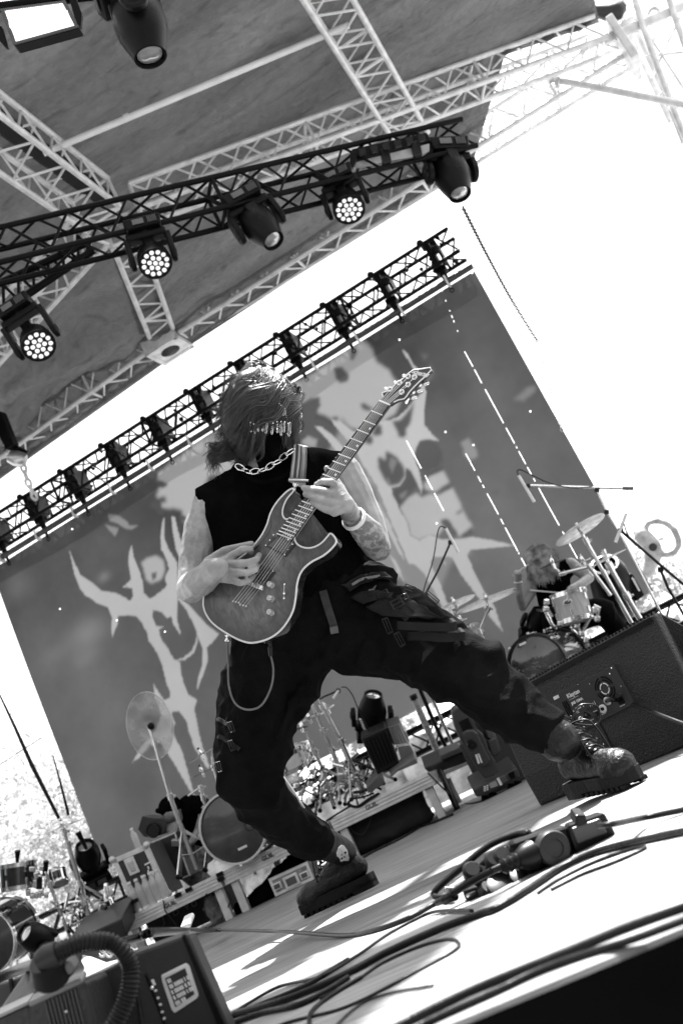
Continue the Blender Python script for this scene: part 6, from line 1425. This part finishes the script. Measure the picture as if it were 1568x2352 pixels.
# cables beside the wedge at the right edge
T=thing('cable_pile','pale and dark cables heaped on a case behind the right side of the wedge','cables',P(*c5(1500,1200),7.4))
for i in range(14):
    o=Rr.uniform(-60,60); MB().tube(sub_curve([P(*c5(1370+Rr.uniform(-20,20),1150+o),7.4),P(*c5(1430,1080+Rr.uniform(0,150)),7.3),P(*c5(1520,1090+Rr.uniform(0,160)),7.4),P(*c5(1620,1150+Rr.uniform(-30,140)),7.4)],6),Rr.uniform(.006,.012),6).build('cable',(RUB,ALUW,GREY)[i%3],T,smooth='all')
T=thing('road_case','dark road case at the right edge beneath the heap of cables','road case',P(*c5(1560,1380),7.5))
MB().prism([P(*c5(*p),7.5) for p in ((1440,1275),(1640,1180),(1700,1400),(1540,1480))],FW*.6).build('body',CASE,T,bevel=.01); MB().prism([P(*c5(*p),7.49) for p in ((1440,1275),(1640,1180),(1645,1200),(1445,1295))],FW*.02).build('edge_rail',ALUW,T)
# ---------------- behind the stage ----------------
WY=15.
wz=PY(1540,1292,WY).z
STONE=mat('pale rubble stone',.52,.9,0,var=.45,vs=5,bump=1.,bs=12)
T=thing('rubble_wall','pale rubble stone wall and bank behind the backdrop and base truss','wall',(-1,WY,-1.3))
wl=MB(); nx=150; nz=34; vs=[]
x0=-9.5; x1=7
for i in range(nx+1):
    for j in range(nz+1):
        x=x0+(x1-x0)*i/nx; top=1.0+(wz-1.0)*min(1,max(0,(x-.3)/1.0))+.12*mn.noise(Vector((x*1.5,0,3))); top=top if x>-8.3 else top*max(.2,(x+9.5)/1.2); z=-1.3+(top+1.3)*j/nz
        cell=mn.cell(Vector((x*4+.5*mn.noise(Vector((x,z,0))),z*6,0))); y=WY+.12*mn.noise(Vector((x*3,z*4,0)))+.10*cell+.05*mn.noise(Vector((x*9,z*9,0))); vs.append(Vector((x,y,z)))
m_=nz+1; wl.add(vs,[(i*m_+j,(i+1)*m_+j,(i+1)*m_+j+1,i*m_+j+1) for i in range(nx) for j in range(nz)]); o=wl.build('stone_face',STONE,T,smooth='all'); so_=o.modifiers.new('t','SOLIDIFY'); so_.thickness=.6; so_.offset=0
# stone ring sculpture
sc0=lambda x,y:PY(*c5(x,y),14.6)
T=thing('stone_sculpture','pale weathered stone sculpture with a large open ring against the white sky','sculpture',sc0(1250,600))
B=Blob(); k_=14.6*.2578/F
B.cap([(sc0(1160,230),.06),(sc0(1205,262),.11),(sc0(1285,350),.13),(sc0(1310,420),.11),(sc0(1270,520),.10),(sc0(1250,580),.09)])
pts=[(1230,190),(1260,145),(1330,125),(1410,145),(1480,200),(1520,280),(1525,350),(1490,405),(1430,430),(1380,420)]
B.cap([(sc0(*p),.045) for i,p in enumerate(pts)])
B.fuse('carved_stone',mat('weathered limestone',.36,.9,0,var=.35,vs=9,bump=.8,bs=30),.018,T,smooth=4,disp=lambda c:.012*mn.noise(c*9))
MB().lathe(sc0(1310,375)-Y*.24,-Y,[(0,0),(.0,.05),(.02,.053)],20).build('drilled_hole',mat('dark recess',.03),T)
# trees at the left
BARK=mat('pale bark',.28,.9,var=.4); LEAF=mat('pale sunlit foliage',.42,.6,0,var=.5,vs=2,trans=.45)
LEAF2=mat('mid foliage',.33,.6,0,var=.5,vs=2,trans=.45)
def tree(label,x,y,h,spread,seed,n=5200,leaf=.13):
    Rt=random.Random(seed); T=thing('tree',label,'tree',(x,y,-1.3),'trees behind the stage'); tr_=MB(); tips=[]
    def grow(p,d_,L,r,lev):
        pts=[p]; 
        for k in range(4): d_=(d_+Vector((Rt.gauss(0,.12),Rt.gauss(0,.12),Rt.gauss(.03,.05)))).normalized(); pts.append(pts[-1]+d_*L/4)
        tr_.tube(pts,[r*(1-.5*k/4) for k in range(5)],6,cap=False)
        if lev>=2: tips.extend(pts[1:])
        if lev<4:
            for k in range(3 if lev else 5):
                q=pts[Rt.randint(2,4)]; a=Rt.uniform(0,6.28); nd_=(d_+Vector((math.cos(a),math.sin(a),Rt.uniform(-.2,.5)))*Rt.uniform(.45,.9)*spread).normalized(); grow(q,nd_,L*Rt.uniform(.6,.8),r*.5,lev+1)
    grow(Vector((x,y,-1.3)),Vector((Rt.gauss(0,.05),0,1)),h*.38,h*.013,0)
    tr_.build('trunk',BARK,T,smooth='all'); 
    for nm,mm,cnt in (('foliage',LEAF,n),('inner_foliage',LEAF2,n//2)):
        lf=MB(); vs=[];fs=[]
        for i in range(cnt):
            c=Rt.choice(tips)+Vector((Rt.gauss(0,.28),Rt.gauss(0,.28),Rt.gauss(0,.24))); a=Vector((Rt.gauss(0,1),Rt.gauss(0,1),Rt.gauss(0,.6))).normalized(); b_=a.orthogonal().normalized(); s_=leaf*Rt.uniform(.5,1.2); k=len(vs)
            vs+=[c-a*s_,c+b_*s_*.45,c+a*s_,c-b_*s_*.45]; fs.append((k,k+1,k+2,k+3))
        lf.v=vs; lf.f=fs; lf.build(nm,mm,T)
tz=[(60,2040,22,8.0,'bushy pale tree at the left edge, its crown rising beside the backdrop'),(190,1990,19,6.2,'bright leafy tree right beside the lower left corner of the backdrop'),(-60,2080,25,9.0,'tall pale tree cut by the left edge of the photo'),(120,2080,28,8.5,'fine-branched tree farther back between the two nearer left trees'),(240,2010,16,4.6,'low leafy bush tree seen under the lower left corner of the backdrop')]
for i,(u,v,Y_,h,lb) in enumerate(tz):
    p=PY(u,v,Y_); tree(lb,p.x,Y_,h,1.0,20+i,11000 if i<4 else 7000,.062)
for i,(u,Y_,h) in enumerate(((600,22,5.0),(900,24,5.5),(1560,27,5.6))): 
    p=PY(u,1900-.45*(u-700),Y_); tree(('low tree behind the wall, seen between the riser legs','low tree behind the wall and the floor light','round tree behind the wall at the right edge')[i],p.x,Y_,h,1.,40+i,2500,.12)
# poles and wires at the left and right
for lb,pts,d_,r_ in (('long tapering black boom arm slanting down the left edge',((-10,1575),(35,1670),(75,1760),(136,1880)),8.6,(.006,.013,.018,.014)),('short tapering black boom tip left of the backdrop edge',((122,1735),(140,1800),(158,1872)),8.6,(.004,.009,.012))):
    T=thing('boom_arm',lb,'pole',P(*pts[-1],d_)); MB().tube([P(*p,d_) for p in pts],list(r_),8).build('arm',BLK2,T,smooth=True)
for lb,a,c,d_ in (('thin guy wire crossing the trees at the left edge',(-10,1763),(95,1695),9.0),('thin wire rising to the right edge against white sky',(1450,1114),(1590,995),12)):
    T=thing('wire',lb,'wire',P(*a,d_)); MB().tube([P(*a,d_),P(*c,d_)],.004,6).build('strand',BLK2,T)

# trees and crowd side behind the camera (they shade and reflect)
def belt():
    Rt=random.Random(3); lf=MB(); vs=[];fs=[]
    for i in range(9000):
        an=Rt.uniform(-2.0,2.0); R_=Rt.uniform(15,19); x=math.sin(an)*R_; y=-math.cos(an)*R_+1; top=6.0+2.8*mn.noise(Vector((an*2.2,1,0)))+1.4*mn.noise(Vector((an*7,4,0)))
        c=Vector((x,y,-1.3+(top+1.3)*Rt.random()**.8)); a=Vector((Rt.gauss(0,1),Rt.gauss(0,1),Rt.gauss(0,1))).normalized(); b_=a.orthogonal().normalized(); s_=Rt.uniform(.25,.6); k=len(vs); vs+=[c-a*s_,c+b_*s_*.6,c+a*s_,c-b_*s_*.6]; fs.append((k,k+1,k+2,k+3))
    lf.v=vs; lf.f=fs; o=lf.build('tree_belt',mat('dark foliage',.05,.7,0,spec=.2,var=.5,vs=1)); tag(o,'dark belt of trees beyond the audience, behind the camera','trees',kind='stuff')
belt()
# ---------------- cables on the stage front ----------------
def k8(x,y): return 784+.5*x,1764+.5*y
def k7(x,y): return .5*x,1764+.5*y
def floorcable(label,pts,rpx,conv,lift=0,m=RUB,name='floor_cable',zs=None):
    P3=[]
    for i,p in enumerate(pts):
        u,v=conv(*p); q=FL(u,v,0.0); r=rpx*dep(q)/F; z=r+(zs[i] if zs else lift); P3.append(FL(u,v,z))
    T=thing(name,label,'cable',P3[0]); q=P3[len(P3)//2]
    r=rpx*dep(q)/F; MB().tube(sub_curve(P3,10),r,12).build('lead',m,T,smooth='all'); return T
floorcable('thick power cable running along the stage to the socket box, above the other cables',[k7(740,752),k7(1000,745),k7(1300,752),k8(0,770),k8(150,745),k8(300,692),k8(440,618),k8(510,585)],5.6,lambda *p:p,zs=[.10,.05,.02,0,0,0,0,.01])
floorcable('thickest black cable curving across the sunlit stage boards to the right edge',[(-500,1130),(-250,1060),(0,955),(200,850),(450,738),(640,668),(720,640),(850,562),(1000,462),(1150,392),(1320,345),(1600,285)],8.5,k8)
floorcable('thin cable lying just below the thickest cable at left, crossing under it',[(-520,1140),(-300,1010),(-100,960),(60,870),(220,760),(330,700),(430,660),(600,655)],3.6,k8,lift=.002)
floorcable('thin cable making a narrow closed loop on the pale boards',[(-420,1250),(-250,1170),(0,1105),(200,1012),(380,915),(500,850),(540,815),(515,788),(450,792),(330,830),(180,900),(60,980),(-100,1060)],3.8,k8)
floorcable('second thin looped cable end beside the thickest cable',[(900,575),(1000,510),(1130,445),(1260,395),(1370,362),(1385,372),(1260,430),(1100,490),(960,560)],3.8,k8)
floorcable('upper of two fat cables along the stage edge',[(60,1300),(250,1190),(600,1020),(1000,858),(1300,735),(1600,628)],10,k8)
floorcable('lower sunlit fat cable on the very edge of the stage',[(120,1340),(350,1190),(700,1030),(900,935),(1100,862),(1330,790),(1600,690)],9,k8)
floorcable('thin cable lying along the near side of the stage edge cables',[(-100,1260),(60,1105),(200,1040),(420,1000)],3.2,k8,lift=.001)
floorcable('cable leaving the right end of the socket box towards the right edge',[(1180,265),(1250,256),(1400,226),(1620,182)],6.5,k8,zs=[.04,.035,.01,0])
floorcable('paired cable passing in front of the equipment case at the bottom left',[(1040,1150),(1200,1085),(1400,1000),(1600,880)],6,k7)
floorcable('second of the paired cables below it at the bottom left',[(1000,1200),(1200,1125),(1400,1075),(1600,960)],7,k7)
floorcable('coiled cable end in the bottom centre of the photo',[(1420,1190),(1425,1130),(1470,1080),(1560,1020),(1660,960)],5,k7)
# ---------------- socket box ----------------
RUBB=mat('black moulded rubber',.005,.38,0,spec=.2,var=.4)
def S8(x,y,z): return FL(*k8(x,y),z)
ds=dep(S8(1100,380,.0)); FH0=Vector((FW.x,FW.y,-.02)).normalized()
T=thing('socket_box','black rubber power distribution box with round socket caps lying on the stage boards','socket box',S8(900,500,0))
Qs=lambda x,y,o=0.: P(*k8(x,y),ds+o)
MB().prism([Qs(*p) for p in ((1035,262),(1205,203),(1262,308),(1080,405),(1050,330))],FH0*.09).build('end_housing',RUBB,T,bevel=.006,seg=3)
MB().prism([Qs(*p,-.006) for p in ((1055,278),(1185,232),(1222,300),(1085,352))],FW*.01).build('end_lid',mat('dark rubber lid',.035,.45),T,bevel=.003)
MB().box(Qs(1085,225,.02),(.020,.05,.022),(RI,FW,UP)).build('clip',RUBB,T,bevel=.004)
MB().prism([Qs(*p,.01) for p in ((760,345),(900,295),(1040,262),(1090,405),(930,500),(900,505),(820,470))],FH0*.09).build('body',RUBB,T,bevel=.012,seg=3)
capn=(-FW*.9+UP*.25+RI*.2).normalized()
MB().lathe(Qs(968,368,-.005),capn,[(-.02,.030),(.006,.033),(.012,.030),(.013,.017),(.010,.016),(.010,0)],28).build('socket_cap',mat('grey rubber cap',.02,.45,0,spec=.25),T,smooth=True)
for x,y in ((850,505),(745,550)): MB().lathe(Qs(x,y,.03),(UP*.9-FW*.4).normalized(),[(-.03,.030),(0,.034),(.008,.033),(.012,.025),(.012,0)],24).build('socket_cap',RUBB,T,smooth=True)
MB().lathe(Qs(690,560,.04),(UP*.9-FW*.4).normalized(),[(-.03,.024),(0,.028),(.012,.02),(.012,0)],24).build('socket_cap',RUBB,T,smooth=True)
MB().tube(sub_curve([Qs(425,590,.10),Qs(440,555,.10),Qs(560,450,.10),Qs(680,355,.10),Qs(800,305,.08),Qs(860,300,.05)],8),.007,10).build('guard_strap',RUBB,T,smooth='all')
MB().tube(sub_curve([Qs(425,590,.09),Qs(470,590,.07),Qs(560,540,.08),Qs(620,470,.09),Qs(700,400,.09),Qs(760,370,.07)],8),.006,10).build('guard_strap',RUBB,T,smooth='all')
for x,y in ((700,420),(760,440),(740,400),(640,490),(600,470)): MB().lathe(Qs(x,y,.06),(UP*.7-FW*.6).normalized(),[(-.02,.016),(0,.02),(.006,.014),(.006,0)],16).build('socket',RUBB,T,smooth=True)
MB().prism([Qs(*p,.05) for p in ((560,600),(620,575),(700,555),(780,600),(720,640),(620,648))],FW*.06).build('frame_foot',RUBB,T,bevel=.006)
PT=thing('power_plug','ribbed industrial power plug pushed into the socket box','plug',Qs(740,450,-.02))
pa,pb=Qs(730,455,-.025),Qs(880,395,-.0); ax=(pb-pa); L=ax.length; ax.normalize()
MB().lathe(pa,ax,[(-.02,.006),(0,.007),(.0,.010)]+[(.006*i,.011+.0035*(i%2)+.0005*i) for i in range(1,7)]+[(L*.55,.017),(L*.75,.024),(L,.027),(L*1.1,.022),(L*1.1,0)],24).build('plug_body',RUBB,PT,smooth=True)
MB().tube(sub_curve([pa,Qs(650,492,-.02),Qs(560,545,0),Qs(490,590,.03),Qs(440,618,.06)],8),.0068,12).build('cable',RUB,PT,smooth='all')
MB().lathe(Qs(520,585,.02),(Qs(440,620,.05)-Qs(520,585,.02)),[(0,.0),(0,.010),(.03,.010),(.034,.007),(.034,0)],14).build('collar',BLK,PT,smooth=True)
MB().box(Qs(495,560,.02),(.02,.01,.014),(RI,FW,UP)).build('silver_clip',CHR,PT,bevel=.003)
# ---------------- equipment at the bottom left ----------------
FH=Vector((FW.x,FW.y,-.05)).normalized(); db=1.75; Qb=lambda x,y,o=0.: P(*k7(x,y),db+o)
GP=mat('grey painted panel',.028,.5,0,spec=.3,var=.12,vs=8,bump=.12,bs=250)
T=thing('equipment_case','large dark grey equipment case with a printed warning plate at the bottom left','case',Qb(800,1300,.1))
MB().prism([Qb(*p) for p in ((605,858),(866,765),(1030,1140),(1090,1280),(700,1450),(640,1100))],FH*.05).build('body',GP,T,bevel=.006,seg=3)
MB().prism([Qb(*p,-.004) for p in ((835,775),(848,770),(1030,1180),(1060,1290),(1045,1295))],FW*.006).build('panel_gap',BLK,T)
MB().prism([Qb(*p,.004) for p in ((600,842),(868,745),(872,762),(606,858))],FH*.006).build('top_edge',mat('pale edge strip',.25,.5),T)  # paler strip along the top of the case
MB().prism([Qb(*p,-.003) for p in ((740,955),(855,898),(870,910),(912,1045),(905,1060),(802,1128),(788,1112),(745,985))],FW*.006).build('plate',mat('pale plate rim',.6,.5),T,bevel=.002)
pi=[Qb(*p,-.0045) for p in ((758,968),(850,920),(893,1040),(806,1100))]; MB().prism(pi,FW*.004).build('plate_field',GP,T)
e1=(pi[1]-pi[0]).normalized(); e2=(pi[0]-pi[3]).normalized(); e2=(e2-e1*e2.dot(e1)).normalized()
def hd_lines():
    for r in range(5):
        o=pi[0].lerp(pi[3],(r+.62)/5.2)+e1*.003; mb=MB(); x=0; Lr=(pi[1]-pi[0]).length*.88; 
        if r==0: Lr*=.25
        if r==4: Lr*=.55
        while x<Lr:
            w_=Rr.uniform(.0016,.0034); mb.box(o+e1*(x+w_/2)-FW*.0012,(w_,.0008,.0068),(e1,FW,e2)); x+=w_+Rr.choice((.0009,.0009,.0030))
        mb.build('plate_print',WHT,T)
hd_lines()
MB().prism([Qb(*p,-.003) for p in ((664,952),(672,948),(765,1190),(757,1194))],FW*.006).build('slot',BLK,T)
for x,y in ((706,985),(716,1022),(727,1056),(737,1086),(746,1120),(755,1150)): MB().box(Qb(x,y,-.003),(.0045,.001,.0035 if y>1000 else .010),((RI*.9+UP*.4),FW,(UP*.9-RI*.4))).build('print_mark',WHT,T)
T=thing('heat_sink_box','dark ribbed power box in front of the larger case at the bottom left corner','power box',Qb(200,1250,-.05))
Qh=lambda x,y,o=0.: P(*k7(x,y),db-.12+o)
MB().prism([Qh(*p,.13) for p in ((390,975),(560,888),(640,870),(620,1000),(660,1300),(470,1400),(400,1100))],FH*.06).build('side_panel',GP,T,bevel=.005)
MB().prism([Qh(*p) for p in ((130,1082),(375,968),(395,985),(480,1300),(200,1400),(140,1180))],FH*.1).build('body',mat('dark cast metal',.016,.4,bump=.2,bs=120),T,bevel=.006,seg=3)
MB().prism([Qh(*p,-.004) for p in ((128,1078),(372,964),(384,988),(140,1102))],FW*.03).build('top_flange',mat('worn pale flange',.16,.4,.3),T,bevel=.003)  # flange paler than the body below it
for k in range(9):
    x=205+17*k; y=1078-7.6*k; MB().prism([Qh(x,y,-.004),Qh(x+8,y-4,-.004),Qh(x+8+50,y+200,-.004),Qh(x+50,y+204,-.004)],FW*.012).build('rib',mat('rib metal',.05,.35),T,bevel=.0015)
MB().prism([Qh(*p,.02) for p in ((-40,1165),(130,1085),(150,1130),(200,1420),(-40,1420))],FW*.2).build('left_panel',mat('dark cast metal',.016),T,bevel=.004)
MB().prism([Qh(*p,.015) for p in ((-40,1150),(130,1072),(132,1086),(-40,1166))],FW*.03).build('left_edge',mat('pale edge strip',.45),T)  # paler strip along the upper edge of the left panel
for x,y in ((305,1118),(700,1010)): MB().lathe(Qh(x,y,-.01),-FW,[(0,0),(0,.0025),(.001,.0022),(.001,0)],10).build('screw',CHR,T,smooth=True)
T=thing('grey_case','pale grey case top behind the power plug at the left edge','case',P(30,2290,2.1))
MB().prism([P(*k7(*p),2.1) for p in ((-40,1000),(45,975),(160,925),(260,880),(300,960),(130,1090),(60,1120),(-40,1150))],FH*.12).build('body',mat('mid grey painted panel',.05,.4,var=.15),T,bevel=.008,seg=3)
MB().prism([P(*k7(*p),2.09) for p in ((40,970),(52,966),(72,1100),(60,1106))],FW*.01).build('panel_gap',BLK2,T)
T=thing('mains_connector','large industrial mains plug with flanged collar and ribbed conduit at the bottom left','plug',Qh(250,930,-.05))
dc=db-.16; Qc=lambda x,y,o=0.: P(*k7(x,y),dc+o)
fl_=[((150,1000),(165,955),(230,920),(320,880),(350,925),(335,955),(250,1000),(170,1015))]
MB().prism([Qc(*p) for p in fl_[0]],FW*.05).build('flange',RUBB,T,bevel=.006,seg=3)
MB().prism([Qc(*p,-.006) for p in ((180,985),(190,950),(240,930),(285,915),(290,925),(200,960),(196,992))],FW*.01).build('flange_rim',mat('grey rubber rim',.08,.4),T,bevel=.003)
MB().prism([Qc(*p,-.01) for p in ((300,890),(318,884),(348,925),(338,948),(312,955),(290,915))],FW*.03).build('latch',mat('grey rubber rim',.08,.4),T,bevel=.004)
MB().tube([Qc(235,950,.01),Qc(222,905,-.005),Qc(205,880,-.01)],[.030,.027,.024],20).build('neck',RUBB,T,smooth=True)
MB().tube([Qc(182,893,-.015),Qc(215,872,-.015),Qc(270,848,-.015)],[.015,.019,.0175],20).build('elbow',mat('grey rubber cap',.04),T,smooth=True)
cp=sub_curve([Qc(262,850,-.015),Qc(330,818,-.015),Qc(420,797,-.01),Qc(500,800,0),Qc(560,835,.0),Qc(598,905,0),Qc(600,985,-.01),Qc(575,1080,-.02),Qc(525,1180,-.03),Qc(490,1240,-.03)],16)
rr_=[.0125+.0014*math.sin(i*2.2) for i in range(len(cp))]
# ribs follow arc length
import itertools
acc=[0]; 
for a,b_ in zip(cp[:-1],cp[1:]): acc.append(acc[-1]+(b_-a).length)
fine=[];fr_=[]; n_=420
for i in range(n_):
    s_=acc[-1]*i/(n_-1); j=max(0,min(len(acc)-2,next((k for k,a in enumerate(acc) if a>=s_),len(acc)-1)-1)); t=(s_-acc[j])/max(acc[j+1]-acc[j],1e-9); fine.append(cp[j].lerp(cp[j+1],t)); fr_.append(.0128+.0016*math.sin(s_/.0058*2*math.pi))
MB().tube(fine,fr_,16).build('ribbed_conduit',mat('ribbed conduit',.012,.4,0,spec=.2),T,smooth='all')
floorT=thing('control_cable','dark cable entering the bottom left edge behind the mains plug','cable',P(*k7(-20,965),2.0)); MB().tube(sub_curve([P(*k7(-30,975),2.0),P(*k7(80,930),1.95),P(*k7(185,895),1.7)],8),.010,10).build('lead',RUB,floorT,smooth='all')
floorT=thing('control_cable','black cable arching from behind the ribbed conduit over the large grey case','cable',Qb(560,800)); MB().tube(sub_curve([P(*k7(480,810),1.9),P(*k7(560,800),1.95),P(*k7(650,775),2.05),P(*k7(760,751),2.2),FL(*k7(1000,745),.055),FL(*k7(1010,745),.055)],8),[.0085]*41,10).build('lead',RUB,floorT,smooth='all')
T=thing('warning_board','dark sign board with pale symbols lying behind the ribbed conduit','sign',P(*k7(470,860),2.4))
q=[P(*k7(*p),2.4) for p in ((345,850),(445,828),(560,875),(490,893),(425,868))]; MB().prism(q,FW*.01).build('board',mat('panel grey',.07),T); text3d('board_lettering','SS',.034,P(*k7(455,868),2.39),RI*.95-UP*.05,UP*.6+RI*.5,WHT,T,weight=.001)
T=thing('white_case','pale case behind the large grey case, its lid end catching the light','case',P(*k7(860,730),3.6)); MB().prism([P(*k7(*p),3.6) for p in ((825,730),(868,710),(880,725),(870,745),(835,750))],FW*.1).build('end',ALUW,T,bevel=.008)
